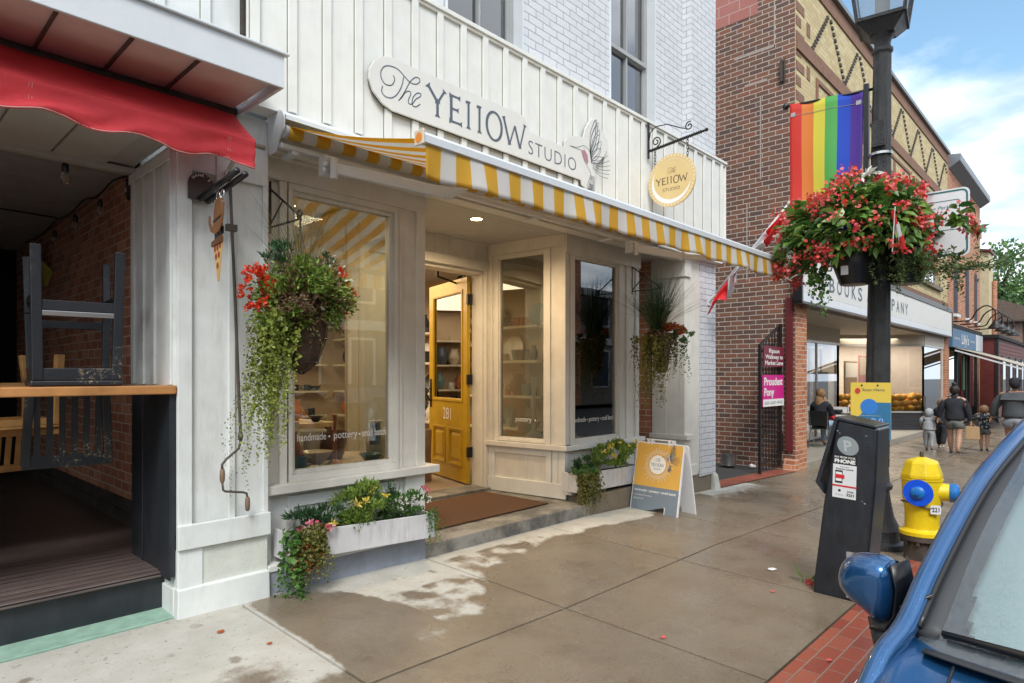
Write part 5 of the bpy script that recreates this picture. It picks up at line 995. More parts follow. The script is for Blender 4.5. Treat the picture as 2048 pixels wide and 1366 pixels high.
d = MB(); leaves(d, clumps(rg, (c[0] - .12, c[1] - .02, c[2] - .02), (.16, .12, .08), 9, 500, .4), .035, .0, c, .5, rng=rg); d.build('brown_foliage', 'brownish', hb)
d = MB(); st = [(c[0] - .20 + rg.gauss(0, .075), c[1] + rg.gauss(0, .10), c[2] - .03) for _ in range(75)]; strands(d, rg, st, [rg.choice([.45, .6, .75, .8]) * rg.uniform(.8, 1.1) for _ in st], .024, .032, (-.02, 0), .012)
st = [(c[0] + .12 + rg.gauss(0, .035), c[1] - .06 + rg.gauss(0, .05), c[2] - .03) for _ in range(22)]; strands(d, rg, st, [rg.uniform(.25, .6) for _ in st], .024, .03, (-.04, 0), .012); d.build('trailing_creeper', 'olive', hb)
d = MB(); leaves(d, clumps(rg, (c[0] + .24, c[1] - .12, c[2] - .02), (.16, .10, .09), 9, 330, .4), .04, 0, c, .6, rng=rg); st = [(c[0] + .26 + rg.gauss(0, .05), c[1] - .12, c[2] - .08) for _ in range(7)]; strands(d, rg, st, [rg.uniform(.25, .5) for _ in st], .03, .03, (0, 0), .012); d.build('side_foliage', 'mid_green', hb)
# ---------------------------------------------------------------- planter boxes
def planter(lab, X0, X1, Y0, Y1, zl, zr, hgt):
    t = thing('planter_box', lab, 'planter', ((X0 + X1) / 2, (Y0 + Y1) / 2, min(zl, zr)), 'white window planters')
    d = MB(); d.hexa([(X0, Y0, zl), (X1, Y0, zr), (X1, Y0 + .02, zr), (X0, Y0 + .02, zl)], [(X0, Y0, zl + hgt), (X1, Y0, zr + hgt), (X1, Y0 + .02, zr + hgt), (X0, Y0 + .02, zl + hgt)]); d.build('front_board', 'worn_white', t, bev=0.004)
    d = MB(); d.hexa([(X0, Y0 + .02, zl), (X0 + .02, Y0 + .02, zl), (X0 + .02, Y1, zl), (X0, Y1, zl)], [(X0, Y0 + .02, zl + hgt), (X0 + .02, Y0 + .02, zl + hgt), (X0 + .02, Y1, zl + hgt), (X0, Y1, zl + hgt)]); d.build('end_board', 'worn_white', t, bev=0.003)
    d = MB(); d.hexa([(X1 - .02, Y0 + .02, zr), (X1, Y0 + .02, zr), (X1, Y1, zr), (X1 - .02, Y1, zr)], [(X1 - .02, Y0 + .02, zr + hgt), (X1, Y0 + .02, zr + hgt), (X1, Y1, zr + hgt), (X1 - .02, Y1, zr + hgt)]); d.build('end_board', 'worn_white', t, bev=0.003)
    d = MB(); d.hexa([(X0 + .02, Y0 + .02, zl + .01), (X1 - .02, Y0 + .02, zr + .01), (X1 - .02, Y1, zr + .01), (X0 + .02, Y1, zl + .01)], [(X0 + .02, Y0 + .02, zl + hgt - .03), (X1 - .02, Y0 + .02, zr + hgt - .03), (X1 - .02, Y1, zr + hgt - .03), (X0 + .02, Y1, zl + hgt - .03)]); d.build('soil', plain('soil', (.025, .018, .012), .95), t)
    return t
paint('worn_white', (0.60, 0.60, 0.61), 0.6, 0.05, 0.75, (0.16, 0.15, 0.15), bs=0.3, grain=True)
pt_ = planter('weathered white planter under the left window full of daisies and creeping ivy', 2.0, 3.22, 3.86, 4.07, .265, .205, .185); rg = random.Random(21)
def plant(name, mat, pts, size, t, up=.5, ref=None, asp=.4, droop=0): d = MB(); leaves(d, pts, size, up, ref, asp, rng=rg, droop=droop); return d.build(name, mat, t)
plant('daisy_foliage', 'fresh_green', clumps(rg, (2.62, 3.95, .52), (.22, .12, .15), 30, 2200, .34), .040, t=pt_, ref=(2.62, 3.95, .38), asp=.35)
plant('sprig_foliage', 'sprig_green', clumps(rg, (2.24, 3.97, .49), (.18, .09, .07), 14, 700, .4), .055, t=pt_, ref=(2.24, 3.97, .38), asp=.2)
plant('fine_foliage', 'mid_green', clumps(rg, (2.98, 3.97, .47), (.26, .11, .10), 26, 2200, .3), .028, t=pt_, ref=(2.98, 3.97, .36), asp=.4)
d = MB(); stems(d, rg, (2.90, 3.97, .45), 26, .24, .25, .003); leaves(d, cloud(rg, (2.88, 3.97, .58), (.06, .05, .10), 260, .0), .025, .6, None, .3, rng=rg); d.build('rosemary', 'sprig_green', pt_)
plant('yellow_daisies', 'yellow_flower', sum([cloud(rg, q, (.016, .016, .01), 16, .1) for q in ((2.50, 3.84, .575), (2.56, 3.83, .585), (2.30, 3.83, .475), (2.66, 3.88, .66), (2.75, 3.85, .60))], []), .035, pt_, .1, None, .35)
plant('pink_flowers', 'pink_flower', sum([cloud(rg, q, (.022, .02, .02), 22, .1) for q in ((2.08, 3.85, .47), (2.27, 3.83, .455), (2.20, 3.85, .47), (3.14, 3.9, .595), (3.18, 3.9, .57), (2.15, 3.85, .50))], []), .026, pt_, .1, None, .6)
plant('white_flowers', 'white_flower', sum([cloud(rg, (rg.uniform(2.8, 3.2), 3.86, rg.uniform(.47, .58)), (.01, .01, .01), 7, .1) for _ in range(22)], []), .015, pt_, .1, None, .6)
d = MB(); st = [(2.03 + rg.uniform(-.06, .05), 3.86 + rg.uniform(-.06, .03), .44 + rg.gauss(0, .02)) for _ in range(26)]; strands(d, rg, st, [rg.uniform(.3, .52) for _ in st], .028, .042, (0, 0), .01, .95); d.build('ivy_trail', 'mid_green', pt_)
d = MB(); st = [(2.14 + rg.uniform(-.07, .09), 3.84 + rg.uniform(-.05, .01), .46 + rg.gauss(0, .02)) for _ in range(60)]; strands(d, rg, st, [rg.uniform(.22, .36) for _ in st], .02, .026, (0, 0), .012, .9); d.build('creeper_trail', 'olive', pt_)
d = MB(); leaves(d, cloud(rg, (2.12, 3.82, .27), (.13, .03, .13), 150, .2), .028, 0, None, .8, rng=rg); leaves(d, cloud(rg, (2.03, 3.84, .33), (.04, .04, .08), 40, .1), .035, 0, None, .8, rng=rg); d.build('autumn_leaves', 'autumn', pt_)
d = MB(); st = [(3.16 + rg.uniform(-.04, .10), 3.86 + rg.uniform(-.03, .02), .44) for _ in range(15)]; strands(d, rg, st, [rg.uniform(.12, .40) for _ in st], .026, .026, (.05, 0), .015); d.build('end_trail', 'mid_green', pt_)
pt_ = planter('white planter under the right bay window with yellow daisies and bushy creeper', 5.30, 6.52, 4.04, 4.26, .24, .215, .20)
plant('daisy_foliage', 'fresh_green', clumps(rg, (6.02, 4.12, .56), (.42, .12, .14), 34, 2600, .26), .042, t=pt_, ref=(6.0, 4.12, .36), asp=.35)
plant('sprig_foliage', 'sprig_green', clumps(rg, (5.48, 4.12, .50), (.15, .1, .08), 12, 600, .4), .05, t=pt_, ref=(5.5, 4.1, .38), asp=.22)
plant('yellow_daisies', 'yellow_flower', sum([cloud(rg, q, (.018, .016, .012), 12, .1) for q in [(rg.uniform(5.7, 6.45), 4.03, rg.uniform(.55, .72)) for _ in range(12)]], []), .034, pt_, .1, None, .35)
d = MB(); st = [(5.38 + rg.uniform(-.10, .22), 4.02 + rg.uniform(-.06, .02), .46 + rg.gauss(0, .015)) for _ in range(75)]; strands(d, rg, st, [rg.uniform(.22, .42) for _ in st], .022, .032, (0, 0), .01, .85); d.build('creeper_trail', 'olive', pt_)
plant('creeper_top', 'mid_green', clumps(rg, (5.42, 4.04, .46), (.18, .08, .05), 10, 500, .4), .032, t=pt_, ref=None, asp=.7)
# ---------------------------------------------------------------- national flag on the brick pier
paint('flag_red', (0.72, 0.03, 0.035), 0.75, 0.05); paint('flag_white', (0.78, 0.78, 0.80), 0.75, 0.02)
fg = thing('wall_flag', 'red and white flag on a white pole angled from the white brick pier', 'flag', (8.15, 4.0, 2.5))
d = MB(); d.tube([(8.15, 3.97, 2.50), (8.2, 2.96, 3.62)], .014, 10); d.ball((8.2, 2.95, 3.63), .025); d.build('pole', 'metal_white', fg, smooth=True)
d = MB(); d.tube([(8.15, 4.0, 2.47), (8.15, 3.90, 2.56)], .022, 10); d.box(8.11, 8.19, 3.985, 4.0, 2.42, 2.52); d.build('socket', 'metal_white', fg)
for k, (u0, u1, mt) in enumerate(((0, .27, 'flag_red'), (.27, .73, 'flag_white'), (.73, 1.0, 'flag_red'))):
    d = MB()
    def fl(u, v, u0=u0, u1=u1):
        s = u0 + (u1 - u0) * u; y = 3.78 - .78 * s; z = 2.70 + .86 * s; h = (.42 if s < .3 else .16) * v + .02; w = .06 * math.sin(v * 9 + s * 7)
        return (8.17 + w - .30 * v * (1 - s) ** 2, y + .12 * v * (1 - s), z - h * (1.0 - .2 * math.sin(s * 14)))
    d.grid(fl, 14, 10); d.build('cloth', mt, fg, smooth=True, solid=0.002)
# ---------------------------------------------------------------- alley: gate, bowl, scrap
ig = thing('iron_gate', 'black iron gate with slanted top standing open in the alley', 'gate', (10.4, 4.2, -.2)); GY = 4.2; x0, x1 = 10.38, 11.27; gz = G(10.4, 4)
d = MB(); d.box(x0 - .03, x0 + .03, GY - .02, GY + .02, gz, 1.98); d.build('post', 'black_iron', ig, bev=0.003)
d = MB(); d.box(x1 - .045, x1 + .03, GY - .02, GY + .02, gz + .05, 2.36); d.build('post', 'black_iron', ig, bev=0.003)
d = MB(); d.bar((x0, GY, 1.96), (x1, GY, 2.35), .03, .04); d.bar((x0, GY, 1.86), (x1, GY, 1.88), .02, .03); d.bar((x0, GY, .50), (x1, GY, .50), .02, .03); d.bar((x0, GY, .02), (x1, GY, .02), .02, .03); d.build('rail', 'black_iron', ig)
for k in range(1, 7):
    x = x0 + (x1 - x0) * k / 7; d = MB(); d.bar((x, GY, gz + .06), (x, GY, 1.96 + .39 * k / 7), .016); d.build('bar', 'black_iron', ig)
d = MB(); d.box(x1 - .06, x1 + .05, GY - .035, GY - .02, .15, .45); d.tube([(x1 + .03, GY - .04, 1.5), (x1 + .06, GY - .04, 1.6), (x1 + .05, GY - .04, 1.75)], .012, 6); d.build('lock', 'black_iron', ig)
plain('maroon_sign', (.17, .012, .035), .5); plain('magenta_sign', (.58, .01, .22), .5)
gs1 = thing('walkway_sign', 'dark maroon sign with white old-style lettering, the upper sign on the iron gate', 'sign', (10.8, 4.17, 1.6))
d = MB(); d.box(x0 + .05, x1 + .04, GY - .045, GY - .03, 1.61, 1.955); d.build('board', 'maroon_sign', gs1, bev=0.003)
d = MB()
for k, s in enumerate(('Ripson', 'Walkway to', 'Market Lane')): text(d, s, ((x0 + x1) / 2 + .045, GY - .047, 1.845 - .10 * k), (1, 0, 0), (0, 0, 1), height=.068, width=(.45, .76, .78)[k], align='c', bold=.02)
d.build('lettering', 'letter_white', gs1)
gs2 = thing('shop_name_sign', 'magenta and white sign reading Proudest Pony, lower sign on the iron gate', 'sign', (10.8, 4.17, .8))
d = MB(); d.box(x0 + .02, x1 + .03, GY - .045, GY - .03, .95, 1.475); d.mat(1).box(x0 + .02, x1 + .03, GY - .047, GY - .0455, .95, 1.07); d.build('board', ['magenta_sign', 'letter_white'], gs2)
d = MB(); text(d, 'Proudest', (x0 + .06, GY - .047, 1.305), (1, 0, 0), (0, 0, 1), height=.125, width=.80, bold=.03); text(d, 'Pony', (x0 + .06, GY - .047, 1.13), (1, 0, 0), (0, 0, 1), height=.125, width=.42, bold=.03); d.build('lettering', 'letter_white', gs2)
d = MB(); text(d, 'SALON · GALLERY · VINTAGE', (x0 + .07, GY - .0485, .985), (1, 0, 0), (0, 0, 1), height=.05, width=.78); d.build('small_lettering', 'letter_slate', gs2)
d = MB(); d.lathe([(.10, 0), (.13, .02), (.125, .2), (.13, .21), (.12, .21), (.115, .02)], (10.85, 4.95, gz + .02), 20); tag(d.build('metal_bucket', 'steel', None, auto=True), 'small steel bucket by the brick wall in the alley', 'bucket')
d = MB(); d.ball((11.0, 4.6, gz + .04), .04); d.ball((11.06, 4.58, gz + .03), .03); tag(d.build('crumpled_cup', 'letter_white'), 'crumpled white cup on the alley floor', 'cup')
# ---------------------------------------------------------------- brick bookshop building
bb = thing('bookshop_building', 'brown and buff brick bookshop with patterned parapet and deep shopfront', 'building', (18, 5, -.2))
plain('coping', (.20, .22, .24), .4, .3); BX0, BX1, BT = 11.42, 25.4, 8.75
d = MB(); d.box(BX0, BX0 + .3, 4.01, 16, -.4, 8.9); d.build('side_wall', 'brown_brick', bb)
d = MB(); d.box(BX0 - .004, BX0, 4.66, 8, 8.0, 8.9); d.build('patched_blocks', 'red_block', bb)
d = MB()
for (a, b, z, h) in ((4.35, 5.1, 7.3, .03), (4.5, 4.9, 6.75, .03), (4.6, 4.62, 5.0, 1.5), (4.35, 4.37, 7.3, .9), (4.85, 4.87, 3.2, 1.4)): d.box(BX0 - .003, BX0 - .0005, a, b, z, z + h)
d.build('mortar_repair', plain('mortar', (.42, .38, .34), .9), bb)
d = MB(); d.box(BX0 - .06, BX0 - .01, 4.20, 4.245, 6.62, 7.0); d.bar((BX0 - .04, 4.17, 6.62), (BX0 - .04, 4.17, 7.02), .02); d.build('tie_plate', 'rust_iron', bb)
plain('maroon_post', (.13, .018, .02), .5); d = MB(); d.box(BX0 - .05, BX0 - .002, 4.035, 4.155, .14, 2.82); d.build('maroon_post', 'maroon_post', bb, bev=0.004)
# front piers in orange brick
d = MB(); d.box(BX0 + .004, 11.98, 4.0, 4.5, -.4, 2.72); d.box(24.95, 25.4, 4.0, 4.5, -.5, 2.8); d.build('brick_pier', 'orange_brick', bb)
d = MB(); d.hexa([(11.30, 3.96, -.3), (11.6, 3.95, -.3), (11.6, 4.2, -.3), (11.30, 4.2, -.3)], [(11.38, 3.98, .02), (11.5, 3.97, .0), (11.5, 4.2, .0), (11.38, 4.2, .02)]); d.build('footing', 'orange_brick', bb, bev=.03)
# upper front
d = MB(); d.box(BX0 + .002, 20.4, 4.0, 4.3, 2.72, BT); d.box(20.4, 24.2, 4.0, 4.3, 5.15, BT); d.box(20.4, 24.2, 4.0, 4.3, 2.72, 4.25); d.box(24.2, BX1, 4.0, 4.3, 2.72, BT); d.build('front_wall', 'buff_brick', bb)
d = MB(); d.box(BX0 - .05, BX1, 3.90, 4.35, 8.80, 8.90); d.box(BX0 - .05, BX0 + .3, 4.35, 16, 8.90, 8.98); d.build('coping', 'coping', bb, bev=.01)
d = MB(); bw_ = .02
d.box(BX0 + .01, BX1, 3.975, 4.0, 8.5, 8.80); d.box(BX0 + .01, BX1, 3.965, 4.0, 7.14, 7.40); d.box(BX0 + .01, BX1, 3.97, 4.0, 3.60, 3.85)
for (a, b) in ((12.45, 15.9), (16.6, 20.0), (20.7, 24.5)):
    z0, z1 = 5.35, 6.98; d.box(a, b, 3.975, 4.0, z1 - .08, z1); d.box(a, b, 3.975, 4.0, z0, z0 + .08); d.box(a, a + .1, 3.975, 4.0, z0 + .08, z1 - .08); d.box(b - .1, b, 3.975, 4.0, z0 + .08, z1 - .08)
    nx = int((b - a - .3) / .24); nz = 5
    for i in range(nx):
        for j in range(nz):
            if (i + j) % 2 == 0 and abs((i % 8) - 3.5) / 4.5 + abs(j - 2) / 4 < 1.12: d.box(a + .16 + i * .24, a + .39 + i * .24, 3.990, 4.0, z0 + .12 + j * .28, z0 + .39 + j * .28)
for j in range(22):   # toothed corner
    z = 2.9 + j * .26; d.box(BX0 + .012, BX0 + (.42 if j % 2 else .25), 3.992, 4.0, z, z + .16)
    if j % 3 == 0: d.box(BX0 + .55, BX0 + .72, 3.992, 4.0, z, z + .24)
d.build('brown_brickwork', 'brown_trim_brick', bb)
d = MB()
x = 12.2
while x < 25.0:
    for k in range(11):
        for s in (0, 1):
            xx = x + (.085 * k if s == 0 else 1.9 - .085 * k); z = 7.42 + .09 * k
            if xx < 25.2: d.box(xx, xx + .085, 3.965, 4.0, z, z + .055)
    x += 1.95
d.build('zigzag_corbels', 'rust_iron', bb)
for (a, b) in ((20.6, 21.6), (21.8, 22.8), (23.0, 24.0)):
    d = MB(); frame(d, a, b, 4.25, 5.15, .06, 4.08, 4.14); f_ = d.build('window', 'window_grey', bb); d = MB(); d.box(a + .06, b - .06, 4.10, 4.105, 4.31, 5.09); d.build('pane', 'far_glass', f_)
d = MB(); d.box(20.4, 24.2, 3.92, 4.1, 4.12, 4.25); d.build('stone_sill', 'tan_found', bb, bev=.01); d = MB(); d.box(20.4, 24.2, 4.16, 4.3, 4.2, 5.2); d.build('blind_wall', 'dark_room', bb)
# sign band
bs_ = thing('bookshop_sign', 'long white fascia sign reading BOOKS & COMPANY over the bookshop window', 'sign', (18, 3.9, 3))
d = MB(); d.box(11.35, 25.3, 3.86, 3.99, 2.90, 3.52); d.build('board', 'sign_white', bs_)
d = MB(); d.box(11.32, 25.33, 3.84, 3.99, 3.52, 3.66); d.box(11.27, 11.34, 3.84, 3.99, 2.72, 3.66); d.box(25.3, 25.36, 3.84, 3.99, 2.72, 3.66); d.build('black_frame', 'black', bs_, bev=.005)
d = MB(); d.box(11.35, 25.3, 3.855, 3.99, 2.74, 2.895); d.build('flashing', 'metal_white', bs_, bev=.004); d = MB(); d.box(11.27, 25.33, 3.83, 3.99, 2.70, 2.74); d.build('drip_edge', 'black', bs_)
d = MB()
for ch, x in zip('BOOKS&COMPANY', (12.93, 13.38, 13.85, 14.33, 14.78, 15.45, 16.13, 16.6, 17.08, 17.55, 18.02, 18.48, 18.93)): text(d, ch, (x, 3.857, 3.03), (1, 0, 0), (0, 0, 1), height=.28, width=.30, align='c', bold=.01)
d.build('lettering', 'letter_slate', bs_)
# shopfront
plain('alu', (.50, .50, .48), .35, .6); paint('beige_panel', (.50, .46, .38), .6, .04, .15)
d = MB(); d.box(11.98, 24.95, 4.0, 7.2, 2.66, 2.72); d.build('recess_soffit', 'beige_panel', bb)
fl_ = -.13
d = MB(); d.hexa([(12.0, 4.0, -.4), (24.95, 4.0, -.5), (24.95, 7.3, -.5), (12.0, 7.3, -.4)], [(12.0, 4.0, -.10), (24.95, 4.0, -.17), (24.95, 7.3, -.17), (12.0, 7.3, -.10)]); d.build('recess_floor', 'curb', bb, bev=.01)
d = MB(); d.box(12.0, 12.06, 4.04, 4.10, -.12, 2.66)
d.build('corner_post', 'alu', bb)
d = MB(); d.add([(11.99, 4.02, -.2), (12.45, 4.3, -.2), (12.45, 4.3, .72), (11.99, 4.02, .72)], [(0, 1, 2, 3)]); d.build('corner_plinth', 'dark_tile', bb, solid=.03)
# glass walls
def gwall(pts, z0, z1, base, mull, name):
    for (a, b) in zip(pts, pts[1:]):
        a = Vector(a); b = Vector(b); L = (b - a).length; u = (b - a) / L; nn = Vector((u.y, -u.x))
        if base > -.1:
            e = MB(); e.hexa([(a.x, a.y, -.2), (b.x, b.y, -.2), (b.x - nn.x * .15, b.y - nn.y * .15, -.2), (a.x - nn.x * .15, a.y - nn.y * .15, -.2)], [(a.x, a.y, base), (b.x, b.y, base), (b.x - nn.x * .15, b.y - nn.y * .15, base), (a.x - nn.x * .15, a.y - nn.y * .15, base)]); e.build('plinth', 'dark_tile', bb)
        e = MB(); n = max(1, int(L / mull))
        for k in range(n + 1): p = a + u * (L * k / n); e.bar((p.x, p.y, base), (p.x, p.y, z1), .045, .06)
        e.bar((a.x, a.y, base + .02), (b.x, b.y, base + .02), .06, .05); e.bar((a.x, a.y, z1), (b.x, b.y, z1), .08, .08); f_ = e.build('window', 'alu', bb)
        e = MB(); e.add([(a.x, a.y, base), (b.x, b.y, base), (b.x, b.y, z1), (a.x, a.y, z1)], [(0, 1, 2, 3)]); e.build('pane', 'shop_glass', f_)
        e = MB(); e.bar((a.x, a.y, (z1 + 2.66) / 2 + .02), (b.x, b.y, (z1 + 2.66) / 2 + .02), .10, 2.66 - z1); e.build('header', 'beige_panel', bb)
gwall([(12.45, 4.3), (12.9, 5.2), (17.9, 5.2)], 0, 2.28, -.05, 1.6, 'a')
gwall([(17.9, 5.2), (18.3, 6.4), (20.4, 6.4)], 0, 2.3, -.12, 1.05, 'b')
gwall([(20.4, 6.0), (22.0, 4.06), (24.93, 4.06)], 0, 2.36, .36, 3.4, 'c')
paint('gallery_wall', (.60, .54, .50), .8, .04); d = MB(); d.box(12, 25, 9.0, 9.05, -.2, 2.7); d.box(24.85, 24.9, 4.6, 9, -.2, 2.7); d.box(12.0, 25, 4.3, 9, 2.72, 2.75); d.build('interior_wall', 'gallery_wall', bb)
d = MB(); d.box(12, 24.9, 6.5, 9, -.14, -.12); d.build('interior_floor', 'int_floor', bb)
d = MB(); d.add([(20.6, 6.2, .33), (22.1, 4.25, .33), (24.8, 4.25, .33), (24.8, 6.2, .33)], [(0, 1, 2, 3)]); d.add([(13.2, 5.3, .33), (17.8, 5.3, .33), (17.8, 6.1, .33), (13.2, 6.1, .33)], [(0, 1, 2, 3)]); d.build('window_ledge', 'black_matt', bb, solid=.05)
for (a, b, c1, c2, ma) in ((21.0, 22.3, .9, 1.9, 'int_floor'), (22.5, 23.6, .85, 2.1, 'mauve'), (23.8, 24.6, 1.0, 2.0, 'gallery_wall')):
    d = MB(); d.box(a, b, 5.9, 5.94, c1, c2); d.mat(1).box(a + .05, b - .05, 5.895, 5.90, (c1 + c2) / 2, c2 - .05); d.build('display_picture', [ma, 'letter_white' if ma != 'mauve' else 'beige_panel'], bb)
bl = bpy.data.lights.new('bookshop_fill', 'AREA'); bl.energy = 150; bl.size = 4; bl.color = (1, .86, .72); bo = bpy.data.objects.new('bookshop_fill', bl); COL.objects.link(bo); bo.location = (4.4, 1.6, 2.75); bo.parent = bb  # fill light added without a fixture, brightens the window display
paint('pumpkin_orange', (.98, .42, .015), .35, .12); rg = random.Random(5); pk0 = None
def pumpkin(x, y, z, r):
    global pk0
    if pk0 is None:
        d = MB(); m_ = 16; vs = []; d.grid(lambda u, v: ((.12 + .88 * math.sin(math.pi * min(1, max(.001, v)))) * (1 + .07 * math.cos(u * 2 * math.pi * 8)) * math.cos(u * 2 * math.pi), (.12 + .88 * math.sin(math.pi * v)) * (1 + .07 * math.cos(u * 2 * math.pi * 8)) * math.sin(u * 2 * math.pi), -.78 * math.cos(math.pi * v)), 32, 8)
        pk0 = d.build('pumpkin', 'pumpkin_orange', None, smooth=True); o = pk0
    else: o = pk0.copy(); COL.objects.link(o)
    o.location = (x, y, z); o.scale = (r, r, r); o.rotation_euler = (rg.uniform(-.5, .5), rg.uniform(-.5, .5), rg.uniform(0, 6)); tag(o, 'small orange pumpkin heaped in the bookshop window', 'pumpkin', 'orange pumpkins in the bookshop window')
for lay in range(3):
    for k in range(34 - lay * 6):
        t_ = (k + .5 * lay) / 34
        if t_ < .5: q = t_ / .5; x, y = 20.75 + 1.4 * q, 6.0 - 1.65 * q
        else: q = (t_ - .5) / .5; x, y = 22.15 + 2.6 * q, 4.35
        pumpkin(x + rg.uniform(-.04, .04) + .12, y + rg.uniform(0, .25) + .05, .46 + lay * .17, rg.uniform(.11, .15))
for k in range(22): pumpkin(13.4 + k * .2, 5.5 + rg.uniform(0, .3), .45 + .15 * (k % 2), rg.uniform(.10, .13))
d = MB(); d.box(16.1, 17.2, 5.225, 5.23, .85, 1.55); tag(d.build('poster', plain('poster_white', (.62, .62, .60), .7)), 'white poster hanging inside the left bookshop window', 'poster')
tag(MB().tube([(21.9, 4.0, -.22), (21.9, 4.0, .85)], .03, 10).build('black_post', 'black_iron', None, smooth=True), 'thin black post at the front edge of the bookshop recess', 'post')
# cafe table and chairs in the recess
ct = thing('cafe_table', 'low dark round cafe table in the bookshop recess', 'table', (15.75, 4.7, -.13))
d = MB(); d.lathe([(.34, .70), (.34, .73)], (15.75, 4.65, -.12), 20); d.build('table_top', 'black', ct); d = MB(); d.tube([(15.75, 4.65, -.10), (15.75, 4.65, .58)], .025); d.lathe([(.2, 0), (.18, .02)], (15.75, 4.65, -.12), 16); d.build('pedestal', 'black', ct)
d = MB(); d.box(15.55, 15.85, 4.5, 4.75, .615, .68); tag(d.build('black_case', 'black_matt', None, bev=.01), 'flat black case lying on the cafe table', 'case')
def cafe_chair(loc, rz, label, mt):
    t = thing('cafe_chair', label, 'chair'); d = MB(); d.box(-.2, .2, -.2, .2, .43, .455); d.build('seat', mt, t, bev=.01)
    d = MB(); d.grid(lambda u, v: (-.2 - .05 * v, -.2 + .4 * u, .50 + .32 * v), 6, 4); d.build('backrest', mt, t, solid=.015)
    for sx in (-1, 1):
        for sy in (-1, 1): d = MB(); d.tube([(sx * .17, sy * .17, .43), (sx * .22, sy * .2, 0)], .011, 6); d.build('leg', 'steel', t)
    for sy in (-1, 1): d = MB(); d.tube([(-.19, sy * .17, .43), (-.25, sy * .18, .82)], .011, 6); d.build('back_post', 'steel', t)
    t.location = loc; t.rotation_euler = (0, 0, rz); return t
cafe_chair((14.72, 4.62, -.12), 0.1, 'steel legged black chair under the seated woman', 'black'); cafe_chair((16.5, 4.85, -.12), R(170), 'white chair on the far side of the cafe table', 'letter_white')
# ---------------------------------------------------------------- orange brick building
ob = thing('orange_building', 'orange brick building with grey cornice, arched windows and blue shop sign', 'building', (29, 5, -.3))
d = MB(); d.box(25.41, 32.6, 4.0, 14, 3.2, 8.75); d.box(25.41, 25.75, 4.0, 14, -.4, 3.2); d.box(32.3, 32.6, 4.0, 14, -.4, 3.2); d.build('wall', 'orange_brick', ob)
d = MB(); n_ = [(3.98, 8.42), (3.94, 8.45), (3.68, 8.62), (3.66, 8.68), (3.66, 8.84), (4.2, 8.9), (4.2, 8.42)]
k = len(n_); d.add([(25.6, y, z) for y, z in n_] + [(32.72, y, z) for y, z in n_], [tuple(range(k)), tuple(range(2 * k - 1, k - 1, -1))] + [(i, k + i, k + (i + 1) % k, (i + 1) % k) for i in range(k)]); d.build('cornice', 'coping', ob)
d = MB()
for k in range(26): d.box(25.9 + k * .26, 26.0 + k * .26, 3.93, 4.0, 7.1, 7.3)
d.box(25.5, 32.6, 3.95, 4.0, 7.3, 7.4); d.build('brick_dentils', 'orange_brick', ob)
for x in (26.9, 29.35, 31.4):
    pts = [(-.3, 3.65), (.3, 3.65), (.3, 5.3)] + [(.3 * math.cos(a), 5.3 + .25 * math.sin(a)) for a in [R(q) for q in range(20, 161, 20)]] + [(-.3, 5.3)]
    d = MB(); d.slab([(a * 1.25, 4.6 + (b - 4.6) * 1.08) for a, b in pts], (x, 3.985, 0), (1, 0, 0), (0, 0, 1), (0, -1, 0), .02); w_ = d.build('window', 'brown_trim_brick', ob)
    d = MB(); d.slab(pts, (x, 3.975, 0), (1, 0, 0), (0, 0, 1), (0, -1, 0), .02); d.build('dark_sash', plain('navy', (.02, .03, .06), .6, spec=.2) if 'navy' not in MT else 'navy', w_)
    d = MB(); d.box(x - .4, x + .4, 3.90, 4.0, 3.5, 3.6); d.build('sill', 'metal_white', w_)
ls = thing('blue_shop_sign', 'blue shop sign reading Lilly\'s above the beige awning', 'sign', (28, 3.9, 2.8)); plain('sign_blue', (.06, .15, .27), .5)
d = MB(); d.box(25.6, 30.6, 3.88, 3.99, 2.42, 3.05); d.build('board', 'sign_blue', ls); d = MB(); d.box(25.5, 32.4, 3.9, 3.98, 3.05, 3.22); d.build('dark_band', 'black_matt', ls); d = MB(); d.box(30.62, 32.4, 3.88, 3.99, 2.42, 3.05); d.build('end_panel', 'metal_white', ls)
d = MB(); text(d, "Lilly's", (28.1, 3.875, 2.58), (1, 0, 0), (0, 0, 1), height=.34, width=1.5, align='c', bold=.01); text(d, 'THE DINING TABLE', (25.85, 3.875, 2.7), (1, 0, 0), (0, 0, 1), height=.07, width=1.1); text(d, 'THE DINING TABLE', (29.2, 3.875, 2.7), (1, 0, 0), (0, 0, 1), height=.07, width=1.1); d.build('lettering', 'letter_white', ls)
d = MB(); d.box(25.75, 31.9, 4.3, 4.35, -.3, 2.4); frame(d, 25.75, 32.3, -.3, 2.42, .12, 4.05, 4.2)
for x in (27.6, 29.6, 30.4): d.box(x, x + .08, 4.05, 4.2, -.2, 2.35)
d.build('shopfront', 'dark_paint', ob); d = MB(); d.box(25.85, 32.2, 4.1, 4.105, .2, 2.3); d.build('pane', 'far_glass', ob); d = MB(); d.box(29.0, 29.5, 4.08, 4.09, .9, 2.2); d.build('green_poster', plain('poster_green', (.10, .45, .08), .5), ob)
ba = thing('beige_awning', 'beige fabric awning sloping out over the blue shop sign doorway', 'awning', (28, 3, 2.3)); paint('beige_cloth', (.42, .38, .31), .8, .04)
d = MB(); d.grid(lambda u, v: (26.1 + 5.4 * u, 3.95 - 2.35 * v, 2.42 - .86 * v + .03 * math.sin(math.pi * v)), 6, 6); d.build('canopy', 'beige_cloth', ba, smooth=True, solid=.02)
d = MB(); d.bar((26.1, 1.62, 1.55), (31.5, 1.62, 1.55), .08, .07); d.build('front_bar', 'metal_white', ba)
